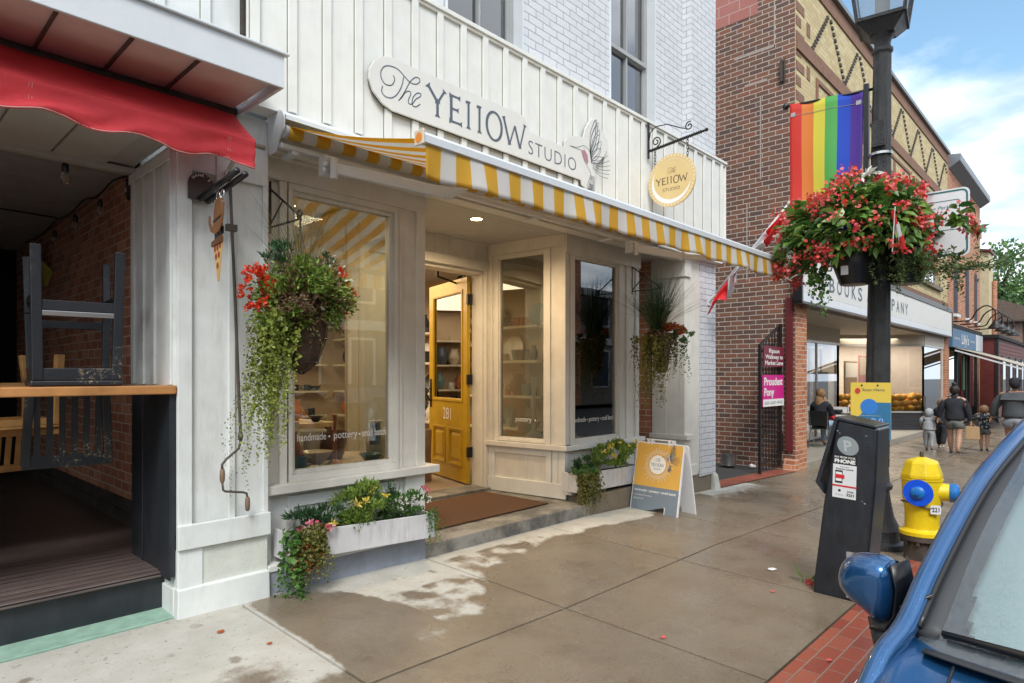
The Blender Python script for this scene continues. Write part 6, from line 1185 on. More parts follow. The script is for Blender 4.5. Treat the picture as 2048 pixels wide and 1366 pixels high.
for x in (26.15, 31.4): d = MB(); d.bar((x, 3.9, 2.32), (x, 1.65, 1.5), .05, .05); d.build('arm', 'metal_white', ba)
gn0 = None
for k, x in enumerate((26.2, 27.9, 29.6, 31.3)):
    if gn0 is None:
        gn0 = thing('gooseneck_lamp', 'x', 'lamp', (x, 4.0, 3.3), 'gooseneck lamps over the blue shop sign')
        d = MB(); d.tube([tuple(v) for v in smooth_pts([Vector(p) for p in ((x, 4.0, 3.30), (x, 3.7, 3.30), (x, 3.45, 3.35), (x, 3.3, 3.62), (x, 3.05, 3.78), (x, 2.82, 3.62), (x, 2.80, 3.3))], 4)], .025, 6); d.build('arm', 'black', gn0, smooth=True)
        d = MB(); d.lathe([(.05, .30), (.07, .22), (.20, .05), (.24, 0), (.22, 0), (.06, .2)], (x, 2.80, 3.0), 16); d.build('shade', 'black', gn0, smooth=True); q = gn0
    else: q = copy_tree(gn0); q.location = (x, 4.0, 3.3)
    q['label'] = ['nearest black gooseneck lamp over the blue shop sign', 'second black gooseneck lamp over the blue shop sign', 'third black gooseneck lamp over the blue shop sign', 'farthest black gooseneck lamp over the blue shop sign'][k]
# ---------------------------------------------------------------- dark red clapboard shop, cream building, house, trees
paint('red_siding', (.13, .022, .018), .6, .1); paint('cream_wall', (.60, .52, .34), .8, .05); paint('shingle', (.14, .10, .08), .9, .25, scale=20)
rb = thing('red_clapboard_shop', 'low dark red clapboard shop with black trimmed windows down the street', 'building', (40, 4, -.3))
d = MB(); z = -.3
while z < 2.95: d.add([(32.7, 3.45, z), (62, 3.45, z), (62, 3.47, z + .17), (32.7, 3.47, z + .17), (32.7, 8, z), (32.72, 8, z + .17), (32.72, 3.47, z + .17)], [(0, 1, 2, 3), (0, 3, 6, 5, 4)]); z += .17
d.box(32.75, 62, 3.5, 8, -.3, 3.0); d.build('siding', 'red_siding', rb)
d = MB(); d.box(32.6, 62.1, 3.36, 8, 3.0, 3.14); d.box(32.66, 32.9, 3.40, 3.5, -.3, 3.0); d.build('trim', 'black_matt', rb)
for k in range(9):
    x = 34 + k * 2.6; d = MB(); frame(d, x, x + 1.9, .2, 2.3, .13, 3.38, 3.46); w_ = d.build('window', 'rust_iron', rb); d = MB(); d.box(x + .13, x + 1.77, 3.42, 3.43, .33, 2.17); d.build('pane', 'far_glass', w_)
cb = thing('cream_building', 'cream painted building with a pinkish downpipe behind the red shop', 'building', (36, 6, -.3))
d = MB(); d.hexa([(34.0, 3.85, -.3), (35.2, 3.85, -.3), (35.2, 14, -.3), (34.0, 14, -.3)], [(34.0, 3.85, 6.75), (35.2, 3.85, 6.75), (35.2, 14, 8.6), (34.0, 14, 8.6)]); d.build('wall', 'cream_wall', cb)
d = MB(); d.hexa([(33.9, 3.78, 6.76), (35.3, 3.78, 6.76), (35.3, 14, 8.62), (33.9, 14, 8.62)], [(33.9, 3.78, 6.86), (35.3, 3.78, 6.86), (35.3, 14, 8.72), (33.9, 14, 8.72)]); d.build('roof_edge', 'maroon_post', cb); d = MB(); d.tube([(34.9, 3.76, 5.6), (34.9, 3.76, 3.2)], .09, 8); d.build('downpipe', 'patio_brick', cb)
hh = thing('gabled_house', 'brown shingle gabled house with a white porch column beyond the red shop', 'house', (60, 5, -.3))
d = MB(); d.box(56, 66, 4.5, 12, -.3, 5.3); d.build('wall', 'brown_brick', hh)
d = MB(); d.add([(55.5, 2.0, 5.2), (66.5, 2.0, 5.2), (66.5, 8, 7.6), (55.5, 8, 7.6), (55.5, 13, 5.2), (66.5, 13, 5.2)], [(0, 1, 2, 3), (3, 2, 5, 4), (0, 3, 4), (1, 5, 2)]); d.build('roof', 'shingle', hh, solid=.12)
d = MB(); d.box(55.3, 66.6, 1.9, 2.1, 4.9, 5.25); d.build('eaves', 'maroon_post', hh); d = MB(); d.box(57.4, 57.8, 2.9, 3.3, -.3, 4.9); d.build('porch_column', 'letter_white', hh)
paint('bark', (.09, .065, .045), .9, .2, bs=.5); leafmat('tree_leaf', (.05, .12, .035), (.14, .26, .07)); leafmat('tree_leaf_deep', (.02, .055, .018), (.06, .13, .035))
def tree(label, x, y, h, r, mt, n=5200, seed=1, leaf=.34, base=-.35):
    t = thing('leafy_tree', label, 'tree', (x, y, base)); rr = random.Random(seed); d = MB(); d.tube([(x, y, base), (x + .1, y, base + h * .25), (x, y + .1, base + h * .5), (x - .1, y, base + h * .8)], [r * .085, r * .07, r * .05, .04], 9)
    L = []
    for k in range(9):
        a = rr.random() * 6.28; z0 = base + h * rr.uniform(.28, .6); e = (x + r * .7 * math.cos(a), y + r * .7 * math.sin(a), z0 + h * rr.uniform(.1, .25)); d.tube([(x, y, z0), ((x + e[0]) / 2, (y + e[1]) / 2, (z0 + e[2]) / 2 + .1), e], [r * .035, r * .025, r * .01], 6); L.append(e)
    d.build('trunk', 'bark', t, smooth=True); d = MB(); pts = []
    for k in range(26):
        v = Vector((rr.gauss(0, 1), rr.gauss(0, 1), rr.gauss(0, 1))).normalized(); q = rr.uniform(.45, 1); c = (x + v.x * r * q * .8, y + v.y * r * q * .8, base + h * .62 + v.z * h * .32 * q); s = r * rr.uniform(.22, .38)
        pts += cloud(rr, c, (s, s, s * .8), n // 26, .5)
    leaves(d, pts, leaf, .1, None, .7, rng=rr); d.build('crown', mt, t); return t
tree('broad pale green tree far down the street above the gabled house', 72, 7.5, 14.5, 6.5, 'tree_leaf', 6000, 1)
tree('darker green tree far down the street at the right edge', 74, 2.5, 13.5, 6, 'tree_leaf_deep', 5200, 2); tree('tree rising between the cream building and the far trees', 84, 11, 13.5, 6, 'tree_leaf_deep', 5200, 3); tree('low tree behind the gabled house roof', 92, 4, 10.5, 6, 'tree_leaf', 5200, 4)
# ---------------------------------------------------------------- across the street (seen in the shop glass)
paint('stone_far', (.17, .15, .13), .85, .1)
def facade(label, x0, x1, h, mt, n, storeys, tone):
    t = thing('street_building', label, 'building', ((x0 + x1) / 2, -14, -.2)); d = MB(); d.box(x0, x1, -20, -14, -.3, h); d.build('wall', mt, t); d = MB(); d.box(x0 - .05, x1 + .05, -14, -13.75, h - .3, h + .1); d.box(x0, x1, -14, -13.85, 3.3, 3.7); d.build('cornice', tone, t)
    for s in range(storeys):
        for k in range(n):
            a = x0 + (x1 - x0) * (k + .25) / n; b = a + (x1 - x0) * .5 / n; z0 = .7 if s == 0 else 1.2 + 3.2 * s; z1 = z0 + (2.1 if s else 2.3)
            d = MB(); frame(d, a, b, z0, z1, .1, -14, -13.92); w_ = d.build('window', tone, t); d = MB(); d.box(a + .1, b - .1, -13.98, -13.97, z0 + .1, z1 - .1); d.build('pane', 'navy', w_)
facade('buff stone building across the street with cream trim', -14, -3, 8.5, 'stone_far', 4, 2, 'cream_board'); facade('red brick building across the street opposite the shop', -3, 6, 7.2, 'patio_brick', 3, 2, 'cream_board'); facade('grey stone building across the street with tall windows', 6, 16, 9.5, 'stone_far', 4, 3, 'cream_board'); facade('orange brick building across the street further up', 16, 30, 8.5, 'orange_brick', 5, 2, 'cream_board')
facade('long low grey building across the street far up', 30, 60, 6.5, 'stone_far', 8, 2, 'window_grey')
tree('street tree across the road near the red brick building', 3.5, -11.5, 7.5, 2.6, 'tree_leaf', 2200, 6, .22); tree('street tree across the road near the orange building', 19, -11.5, 8, 2.8, 'tree_leaf_deep', 2200, 7, .22)
# ---------------------------------------------------------------- A-frame sign
af = thing('sandwich_board', 'mustard and slate A-frame sign reading The YE11OW STUDIO standing on the sidewalk', 'sandwich board', (6.3, 3.66, -.05))
O_ = Vector((6.16, 3.975, -.055)); UXa = Vector((-.03, -.61, -.003)).normalized(); UYa = Vector((.17, 0, .775)).normalized(); UNa = UXa.cross(UYa).normalized()
W_, H_ = .61, .79
def apoly(r=.03):
    p = [(0, 0), (.165, 0), (.165, .085), (.44, .085), (.44, 0), (W_, 0), (W_, H_ - r)]
    p += [(W_ - r + r * math.cos(a), H_ - r + r * math.sin(a)) for a in (R(30), R(60), R(90))] + [(r - r * math.cos(a), H_ - r + r * math.sin(a)) for a in (R(90), R(60), R(30))] + [(0, H_ - r)]
    return p
paint('mustard', (.64, .37, .075), .5, .02); paint('slate_panel', (.17, .215, .26), .5, .02); paint('plastic_white', (.72, .73, .74), .45, .02)
fp = MB().slab(apoly(), O_, UXa, UYa, UNa, .022).build('front_panel', 'plastic_white', af)
d = MB(); e_ = O_ + UNa * .002; ci = (.012, W_ - .012)
def ap(l): return [e_ + UXa * a + UYa * b for a, b in l]
d.add(ap([(.012, .295), (W_ - .012, .295), (W_ - .012, H_ - .03), (W_ - .03, H_ - .012), (.03, H_ - .012), (.012, H_ - .03)]), [(0, 1, 2, 3, 4, 5)]); d.build('mustard_print', 'mustard', fp)
d = MB(); q = ap([(.012, .01), (.155, .01), (.155, .095), (.45, .095), (.45, .01), (W_ - .012, .01), (W_ - .012, .295), (.012, .295)]); d.add(q, [(0, 1, 2, 7), (3, 2, 1), (2, 3, 6, 7), (3, 4, 5, 6)]); d.build('slate_print', 'slate_panel', fp)
d = MB(); e2 = e_ + UNa * .0015; disc(d, e2 + UXa * .30 + UYa * .545, .105, UXa, UYa, 40)
rg = random.Random(2)
for k in range(60):
    a = 2 * math.pi * k / 60; r1 = .150 + .045 * rg.random() * (k % 2) + .012; ribbon(d, [(.30 + .120 * math.cos(a), .545 + .120 * math.sin(a)), (.30 + r1 * math.cos(a), .545 + r1 * math.sin(a))], .0035, e2, UXa, UYa)
text(d, 'handmade • pottery • small batch', e2 + UXa * .035 + UYa * .235, UXa, UYa, height=.026, width=.53, bold=.015); text(d, 'www.theye11ow.com', e2 + UXa * .035 + UYa * .185, UXa, UYa, height=.016, width=.23); text(d, '@theye11ow', e2 + UXa * .035 + UYa * .145, UXa, UYa, height=.016, width=.13)
d.build('white_print', 'letter_white', fp)
d = MB(); e3 = e2 + UNa * .0015; yellow(d, e3 + UXa * .215 + UYa * .525, UXa, UYa, .034, .13); the(d, e3 + UXa * .27 + UYa * .58, UXa, UYa, .16, .002); text(d, 'STUDIO', e3 + UXa * .30 + UYa * .488, UXa, UYa, height=.016, width=.085, align='c'); f2 = MB(); bird(d, f2, e3 + UXa * .335 + UYa * .635, UXa, UYa, .42, .0028); d.build('lettering', 'letter_slate', fp); f2.build('bird_throat', 'mauve', fp)
d = MB(); disc(d, e2 + UXa * .455 + UYa * .64, .05, UXa * .7 + UYa * .7, UYa * .7 - UXa * .7, 16, .03); d.build('bird_wing', plain('wing_green', (.40, .46, .40), .6), fp)
Ob = Vector((6.51, 3.93, -.06)); UYb = Vector((-.17, 0, .775)).normalized(); MB().slab(apoly(), Ob, UXa, UYb, UXa.cross(UYb) * -1, .02).build('back_panel', 'plastic_white', af)
d = MB(); t0 = O_ + UXa * .12 + UYa * (H_ + .03); t1 = O_ + UXa * .49 + UYa * (H_ + .03); d.tube([t0, t1], .008, 8)
for k in (.15, .20, .42, .47): p = O_ + UXa * k + UYa * (H_ + .02); d.box(p.x - .012, p.x + .03, p.y - .012, p.y + .012, p.z - .05, p.z + .015)
d.build('carry_handle', 'plastic_white', af)
# ---------------------------------------------------------------- lamp post
paint('lamp_black', (.030, .032, .034), .30, .3, .0, bs=1.2, scale=9)
LX, LY = 6.63, 1.60; lg = G(LX, LY)
lp = thing('lamp_post', 'tall black fluted street lamp post with square glass lantern at the kerb', 'street lamp', (LX, LY, lg))
def lean(z): return (LX, LY - .012 * (z - lg))
d = MB(); n = 16
prof = [(.235, 0), (.235, .05), (.20, .07), (.19, .13), (.205, .17), (.19, .20), (.150, .28), (.125, .42), (.112, .52), (.135, .54), (.14, .57), (.115, .60), (.105, .75)]
d.lathe(prof, (LX, LY, lg), 24); d.build('base', 'lamp_black', lp, auto=True)
d = MB(); vs = []; fs = []; n = 48; Z = [(lg + .74, .100), (1.5, .098), (3.0, .085), (4.45, .072)]
for z, r in Z:
    cx_, cy_ = lean(z)
    for k in range(n): a = 2 * math.pi * k / n; rr = r * (1 + .045 * math.cos(a * 8)); vs.append((cx_ + rr * math.cos(a), cy_ + rr * math.sin(a), z))
for i in range(len(Z) - 1):
    for k in range(n): fs.append((i * n + k, i * n + (k + 1) % n, (i + 1) * n + (k + 1) % n, (i + 1) * n + k))
d.add(vs, fs); d.build('pole', 'lamp_black', lp, smooth=True)
cx_, cy_ = lean(4.5); d = MB(); d.lathe([(.072, 4.43), (.088, 4.45), (.088, 4.475), (.07, 4.49), (.065, 4.53), (.08, 4.57), (.12, 4.62), (.14, 4.66), (.14, 4.68)], (cx_, cy_, 0), 24); d.build('neck', 'lamp_black', lp, auto=True)
d = MB(); q = Matrix.Translation((cx_, cy_, 0)) @ Matrix.Rotation(R(8), 4, 'Z')
d.hexa([(-.10, -.10, 4.60), (.10, -.10, 4.60), (.10, .10, 4.60), (-.10, .10, 4.60)], [(-.19, -.19, 4.70), (.19, -.19, 4.70), (.19, .19, 4.70), (-.19, .19, 4.70)])
for sx, sy in ((-1, -1), (1, -1), (1, 1), (-1, 1)): d.bar((sx * .185, sy * .185, 4.70), (sx * .27, sy * .27, 5.35), .03)
for a, b in (((-1, -1), (1, -1)), ((1, -1), (1, 1)), ((1, 1), (-1, 1)), ((-1, 1), (-1, -1))): d.bar((a[0] * .19, a[1] * .19, 4.715), (b[0] * .19, b[1] * .19, 4.715), .025, .03); d.bar((a[0] * .27, a[1] * .27, 5.35), (b[0] * .27, b[1] * .27, 5.35), .03, .03)
d.xf(q); d.build('lantern_frame', 'lamp_black', lp)
d = MB(); d.hexa([(-.18, -.18, 4.715), (.18, -.18, 4.715), (.18, .18, 4.715), (-.18, .18, 4.715)], [(-.26, -.26, 5.34), (.26, -.26, 5.34), (.26, .26, 5.34), (-.26, .26, 5.34)]); d.xf(q); glass('lantern_glass', (.80, .82, .82), 2.4, .12); d.build('lantern_glass', 'lantern_glass', lp)
d = MB(); d.hexa([(-.28, -.28, 5.36), (.28, -.28, 5.36), (.28, .28, 5.36), (-.28, .28, 5.36)], [(-.06, -.06, 5.62), (.06, -.06, 5.62), (.06, .06, 5.62), (-.06, .06, 5.62)]); d.xf(q); d.build('lantern_roof', 'lamp_black', lp); d = MB(); d.lathe([(.03, 4.7), (.06, 4.78), (.06, 5.0), (.02, 5.1)], (cx_, cy_, 0), 16); d.build('lamp_globe', 'plastic_white', lp, auto=True)
d = MB(); d.box(LX - .115, LX - .075, LY - .10, LY + .01, 3.56, 3.80); d.build('junction_box', 'lamp_black', lp, bev=.006)
d = MB()
for z in (3.50, 2.98): c0 = lean(z); d.lathe([(.097, z), (.097, z + .022)], (c0[0], c0[1], 0), 24)
d.build('steel_band', 'steel', lp)
# banner
bn = thing('rainbow_banner', 'rainbow striped banner hanging from an arm of the lamp post', 'banner', (LX, 1.9, 4.1))
d = MB(); d.tube([(LX, 1.62, 4.14), (LX, 2.40, 4.20)], .014, 8); d.ball((LX, 2.42, 4.205), .035); d.build('arm', 'black', bn, smooth=True)
d = MB(); d.box(LX - .02, LX + .02, 1.655, 1.70, 3.0, 4.2); d.build('bracket', 'black', bn)
cols6 = [('violet', (.10, .04, .36)), ('blue', (.02, .09, .62)), ('green', (.13, .50, .13)), ('yellow', (.80, .74, .10)), ('orange', (.82, .28, .06)), ('red', (.72, .05, .035))]
for k, (nm, cl) in enumerate(cols6):
    m, t, p, o = newmat('banner_' + nm); p.inputs['Base Color'].default_value = c4(cl); p.inputs['Roughness'].default_value = .45; tl = N(t, 'ShaderNodeBsdfTranslucent'); tl.inputs[0].default_value = c4(cl); mm_ = N(t, 'ShaderNodeMixShader'); mm_.inputs[0].default_value = .35; t.links.new(p.outputs[0], mm_.inputs[1]); t.links.new(tl.outputs[0], mm_.inputs[2]); t.links.new(mm_.outputs[0], o.inputs[0])
d = MB()
def bfn(u, v):
    y = 1.70 + .67 * u; z = 4.155 + .05 * u - 1.30 * v
    return (LX - .012 + .018 * math.sin(v * 7 + u * 4) * v + .010 * math.sin(u * 11), y + .02 * v * (1 - u), z)
s0 = len(d.f); d.grid(bfn, 24, 20); d.m = [min(5, (i % 24) // 4) for i in range(len(d.f))]; d.build('cloth', ['banner_' + n for n, _ in cols6], bn, smooth=True, solid=.0015)
d = MB(); d.tube([Vector(bfn(i / 10, .09)) + Vector((-.003, 0, 0)) for i in range(11)], .0025, 4)
for u in (.06, .95): c = Vector(bfn(u, .085)); d.box(c.x - .006, c.x - .002, c.y - .022, c.y + .022, c.z - .02, c.z + .02)
d.build('hem_patch', 'window_grey', bn)
# parking sign on the post
ps_ = thing('parking_sign', 'white rounded parking sign with dark green border on the lamp post', 'sign', (6.72, 1.2, 2.8))
def rrect(x0, y0, x1, y1, r, n=5):
    out = []
    for (cx1, cy1, a0) in ((x1 - r, y0 + r, -90), (x1 - r, y1 - r, 0), (x0 + r, y1 - r, 90), (x0 + r, y0 + r, 180)):
        out += [(cx1 + r * math.cos(R(a0 + 90 * k / n)), cy1 + r * math.sin(R(a0 + 90 * k / n))) for k in range(n + 1)]
    return out
so3 = Vector((6.76, 1.52, 2.52)); su, sv_ = (0, -1, 0), (0, 0, 1)
MB().slab(rrect(0, 0, .62, .60, .05), so3, su, sv_, (-1, 0, 0), .004).build('plate', 'plastic_white', ps_)
d = MB(); plain('sign_green', (.02, .13, .13), .5); ribbon(d, rrect(.02, .02, .60, .58, .04), .014, so3 + Vector((-.002, 0, 0)), su, sv_, closed=True); ribbon(d, rrect(.06, .24, .545, .50, .015), .006, so3 + Vector((-.002, 0, 0)), su, sv_, closed=True)
for k, (s, wd) in enumerate((('Display Parking', .30), ('2.00 per hour', .26), ('2 Hour Max', .18))): text(d, s, so3 + Vector((-.002, -.53 + (0, .10, .16)[k], .43 - .065 * k)), su, sv_, height=.030, width=wd, align='r', shear=.2)
d.build('print', 'sign_green', ps_)
# hanging flower basket round the post
fb = thing('flower_basket', 'huge hanging basket of coral begonias round the lamp post', 'flower basket', (6.45, 1.6, 2.5)); rg = random.Random(31)
for (x, y, r) in ((6.42, 1.72, .19), (6.70, 1.36, .17)):
    d = MB(); d.lathe([(.11, 2.30), (.125, 2.305), (r * .93, 2.46), (r, 2.50), (r, 2.60), (r + .015, 2.61), (r + .01, 2.63), (r - .01, 2.60)], (x, y, 0), 28); d.build('pot', 'black', fb, auto=True)
d = MB(); d.box(6.245, 6.26, 1.73, 1.79, 2.38, 2.46); d.build('pot_label', 'plastic_white', fb)
m_ = leafmat('begonia_leaf', (.028, .11, .025), (.12, .30, .06), .28, c3=(.22, .34, .07)); m2_ = leafmat('fern', (.05, .09, .02), (.12, .17, .05))
C = (6.48, 1.73, 2.80)
def bleaf(mb, rng, p, d, s):
    """pointed oval leaf with a folded midrib"""
    r = d.cross(Vector((rng.gauss(0, .5), rng.gauss(0, .5), 1))).normalized(); n = r.cross(d); w = s * .27
    P = [p, p + d * s * .25 + r * w * .85 + n * w * .3, p + d * s * .6 + r * w * .8 + n * w * .25, p + d * s - n * s * .12, p + d * s * .6 - r * w * .8 + n * w * .25, p + d * s * .25 - r * w * .85 + n * w * .3, p + d * s * .3, p + d * s * .62]
    mb.add(P, [(0, 1, 6), (1, 2, 7, 6), (2, 3, 7), (0, 6, 5), (6, 7, 4, 5), (7, 3, 4)])
d = MB()
def bsurf(rng, lo=.72):
    while True:
        v = Vector((rng.gauss(0, 1), rng.gauss(0, 1), rng.gauss(0, 1))).normalized()
        if v.z > -.62: break
    lob = 1 + .10 * math.sin(v.y * 9 + 1) + .08 * math.sin(v.z * 8 + v.x * 5)
    q = (lo + (1 - lo) * rng.random()) * lob; wdn = .78 if v.z > 0 else .62
    return Vector((C[0] + v.x * .52 * q, C[1] + v.y * .66 * q * (1 if v.z < .3 else .92), C[2] + v.z * (.46 if v.z > 0 else .52) * q)), v
for _ in range(2500):
    p, v = bsurf(rg, .55); dd = (v * 1.0 + Vector((rg.gauss(0, .6), rg.gauss(0, .6), rg.gauss(0, .5) - .45))).normalized(); bleaf(d, rg, p - dd * .04, dd, rg.uniform(.08, .15))
d.build('begonia_foliage', 'begonia_leaf', fb, smooth=False)
d = MB(); e2m = MB(); e3m = MB()
for k in range(125):
    p, v = bsurf(rg, .97); p = p + v * .03
    for j in range(rg.randint(14, 34)):
        q = p + Vector((rg.gauss(0, .028), rg.gauss(0, .032), rg.gauss(-.01, .030))); leaves(d if rg.random() < .8 else e2m, [q], .035, -.3, None, .9, rng=rg, droop=.2)
for k in range(9):     # outliers at both ends
    p = Vector((6.45, 2.34 + .08 * rg.random(), 2.5 + .35 * rg.random())) if k < 5 else Vector((6.4, .90 - .08 * rg.random(), 2.62 + .25 * rg.random()))
    for j in range(30): leaves(d, [p + Vector((rg.gauss(0, .03), rg.gauss(0, .035), rg.gauss(0, .04)))], .036, -.2, None, .9, rng=rg)
    if k < 5 or k == 7: leaves(e3m, cloud(rg, (p.x, p.y - .05, p.z), (.05, .06, .06), 16, .1), .09, 0, None, .5, rng=rg)
d.build('coral_flowers', 'coral_flower', fb); e2m.build('red_flowers', 'red_flower', fb)
for k in range(26):
    p = Vector((6.25, rg.uniform(.85, 1.0), 2.65 + .2 * rg.random())); dd = Vector((rg.gauss(0, .5), rg.gauss(-.3, .5), rg.gauss(0, .5))).normalized(); bleaf(e3m, rg, p, dd, .12)
e3m.build('side_foliage', 'begonia_leaf', fb)
d = MB()
for k in range(15):
    c = (6.12 + .1 * rg.random(), 2.15 + rg.gauss(0, .11), 2.66 + rg.gauss(0, .12)); leaves(d, cloud(rg, c, (.025, .028, .02), 28, .2), .016, .2, None, .9, rng=rg)
for p in ((6.4, 1.62, 3.30), (6.4, 1.66, 3.28), (6.4, 1.57, 3.29), (6.2, 2.24, 2.38)): leaves(d, [p] * 5, .09, .2, None, .35, rng=rg)
d.build('white_flowers', 'white_flower', fb)
d = MB(); st = [(6.35 + rg.gauss(0, .08), 1.18 + rg.gauss(0, .16), 2.52) for _ in range(46)]; strands(d, rg, st, [rg.uniform(.15, .42) for _ in st], .02, .045, (-.1, -.25), .05, .4)
for k in range(9):
    p = Vector((6.35, 1.2 - .04 * k, 2.42)); pts = [p]; v = Vector((rg.gauss(0, .2), -.8 - .5 * rg.random(), -.9))
    for i in range(9): v = (v + Vector((rg.gauss(0, .3), -.08, .11))).normalized(); pts.append(pts[-1] + v * .05)
    d.tube(pts, .004, 4); leaves(d, pts[2:] * 3, .035, .1, None, .4, rng=rg)
st = [(6.45, .98 + rg.gauss(0, .05), 2.5) for _ in range(5)]; strands(d, rg, st, [rg.uniform(.35, .55) for _ in st], .028, .05, (0, -.1), .03, .45); d.build('fern_trail', 'fern', fb)
d = MB(); st = [(6.28, 2.02 + rg.gauss(0, .06), 2.45) for _ in range(10)]; strands(d, rg, st, [rg.uniform(.15, .48) for _ in st], .024, .055, (0, 0), .02, .8); d.build('ivy_trail', 'begonia_leaf', fb)
sf = thing('small_flag', 'small red and white flag stuck into the flower basket', 'flag', (6.1, 1.4, 2.6))
d = MB(); d.tube([(6.02, 1.33, 2.50), (5.98, 1.30, 2.86)], .004, 5); d.build('stick', 'plastic_white', sf)
for k, mt in enumerate(('flag_red', 'flag_white', 'flag_red')):
    d = MB(); d.grid(lambda u, v: (5.98 + .05 * v, 1.31 + .045 * v - .03 * (k + u) + .012 * math.sin(v * 5), 2.84 - .105 * (k + u) - .04 * v + .015 * math.sin(u * 5)), 6, 6); d.build('cloth', mt, sf, smooth=True)
# ---------------------------------------------------------------- visitor information board behind the pay station
ib = thing('visitor_info_board', 'yellow and blue board reading Scan Here strapped to the lamp post', 'information board', (6.45, 1.6, .9)); plain('info_yellow', (.72, .55, .08), .45); plain('info_blue', (.03, .17, .34), .45); plain('info_bright', (.03, .20, .62), .45)
ux_, uz_ = Vector((0, -1, 0)), Vector((0, 0, 1)); io = Vector((6.45, 1.765, .895)); BW, BH = .33, .51
MB().box(6.452, 6.458, 1.435, 1.765, .895, 1.405).build('panel', 'info_yellow', ib)
io = io + Vector((-.001, 0, 0))
d = MB(); bl_ = [(.0, 0), (BW, 0), (BW, .33)] + [(BW - .10 - .008 * k, .33 - .0025 * k * k * .1) for k in range(5)] + [(.17, .31), (.12, .26), (.06, .19), (0, .12)]; d.add([io + ux_ * a + uz_ * b for a, b in bl_], [tuple(range(len(bl_)))]); d.build('blue_print', 'info_blue', ib)
d = MB(); i2 = io + Vector((-.001, 0, 0)); disc(d, i2 + ux_ * .155 + uz_ * .29, .072, ux_, uz_, 30)
for j in range(2):
    for k in range(4): disc(d, i2 + ux_ * (.065 + .062 * k) + uz_ * (.165 - .075 * j), .025, ux_, uz_, 20)
d.build('blue_discs', 'info_bright', ib)
d = MB(); i3 = i2 + Vector((-.001, 0, 0)); text(d, 'Scan Here', i3 + ux_ * .10 + uz_ * .435, ux_, uz_, height=.024, width=.18); d.build('lettering', 'letter_slate', ib)
d = MB(); quads(d, [(.052, .158, .078, .176), (.058, .150, .072, .158), (.115, .160, .142, .172), (.112, .152, .118, .160), (.138, .152, .145, .160)], i3, ux_, uz_)
text(d, 'P', i3 + ux_ * .189 + uz_ * .157, ux_, uz_, height=.018, align='c'); ribbon(d, [(.189 + .018 * math.cos(R(q)), .165 + .018 * math.sin(R(q))) for q in range(0, 360, 20)], .0035, i3, ux_, uz_, closed=True); ribbon(d, rrect(.238, .148, .264, .182, .004, 2), .003, i3, ux_, uz_, closed=True); quads(d, [(.11, .082, .14, .096)], i3, ux_, uz_)
for a in (.065, .127, .189, .251): text(d, 'Restroom' if a < .1 else 'Hotels' if a < .15 else 'Parking' if a < .2 else 'EV Charger', i3 + ux_ * a + uz_ * .130, ux_, uz_, height=.006, align='c')
ribbon(d, [(.19, .105), (.192, .092), (.186, .078)], .004, i3, ux_, uz_); ribbon(d, [(.191, .092), (.198, .080)], .004, i3, ux_, uz_); disc(d, i3 + ux_ * .191 + uz_ * .110, .004, ux_, uz_, 10); text(d, 'scan for local tips and maps in the area', i3 + ux_ * .08 + uz_ * .207, ux_, uz_, height=.006, width=.17); d.build('icons', 'letter_white', ib)
d = MB(); disc(d, i3 + ux_ * .06 + uz_ * .435, .022, ux_, uz_, 16, .026); d.build('round_emblem', plain('emblem_red', (.55, .04, .04), .5), ib); d = MB()
for a in (.095, .225): disc(d, i3 + ux_ * a + uz_ * .485, .008, ux_, uz_, 12)
d.build('strap_hole', 'black', ib)
# ---------------------------------------------------------------- pay station
pk = thing('pay_station', 'hooded black parking pay station with round P badge and phone payment sticker', 'parking meter', (4.9, 1.35, -.1)); paint('meter_black', (.016, .019, .026), .30, .2, .30, (.09, .09, .09), bs=.12)
pr = [(1.555, -.15), (1.555, -.02), (1.475, .645), (1.395, 1.165), (1.14, 1.115), (1.155, .72), (1.22, -.02), (1.23, -.15)]
d = MB(); n = len(pr); d.add([(4.78, y, z) for y, z in pr] + [(5.10, y, z) for y, z in pr], [tuple(range(n))[::-1], tuple(range(n, 2 * n))] + [(i, (i + 1) % n, n + (i + 1) % n, n + i) for i in range(n)]); d.build('cabinet', 'meter_black', pk, bev=.018, seg=4)
hd = [(1.475, .635), (1.535, .715), (1.405, 1.185), (1.15, 1.132), (1.15, 1.116), (1.385, 1.160), (1.50, .72)]
d = MB(); n = len(hd); d.add([(4.768, y, z) for y, z in hd] + [(5.112, y, z) for y, z in hd], [tuple(range(n))[::-1], tuple(range(n, 2 * n))] + [(i, (i + 1) % n, n + (i + 1) % n, n + i) for i in range(n)]); d.build('hood', 'meter_black', pk, bev=.004)
yx = Vector((0, -1, -.05)).normalized(); yz = Vector((0, -.085, 1)).normalized() * 1; po_ = Vector((4.7785, 1.325, .985))
yz = Vector((0, .10, 1)).normalized(); yx = Vector((0, -1, -.06)).normalized()
d = MB(); disc(d, po_, .068, yx, yz, 36, .066); d.build('badge', plain('badge_grey', (.26, .30, .31), .5), pk); d = MB(); text(d, 'P', po_ + Vector((-.001, 0, 0)) - yz * .036, yx, yz, height=.072, align='c', bold=.03); d.build('badge_letter', plain('badge_pale', (.42, .46, .46), .5), pk)
d = MB(); q0 = Vector((4.7785, 1.408, .62)) ; 
yzs = Vector((0, -.06, 1)).normalized(); Lb = Vector((4.7782, 1.425, .625)); 
def lab(a, b, k=0): return Lb + Vector((-.0006 * k, 0, 0)) + Vector((0, -.150 * a, -.010 * a)) + Vector((0, .020, .228)) * b * -1 * -1 if False else Lb + Vector((-.0006 * k, -.148 * a - .022 * -b * -1 * -1, 0)) if False else Lb + Vector((-.0006 * k, -.150 * a - .0, -.008 * a)) + Vector((0, -.006, .232)) * b
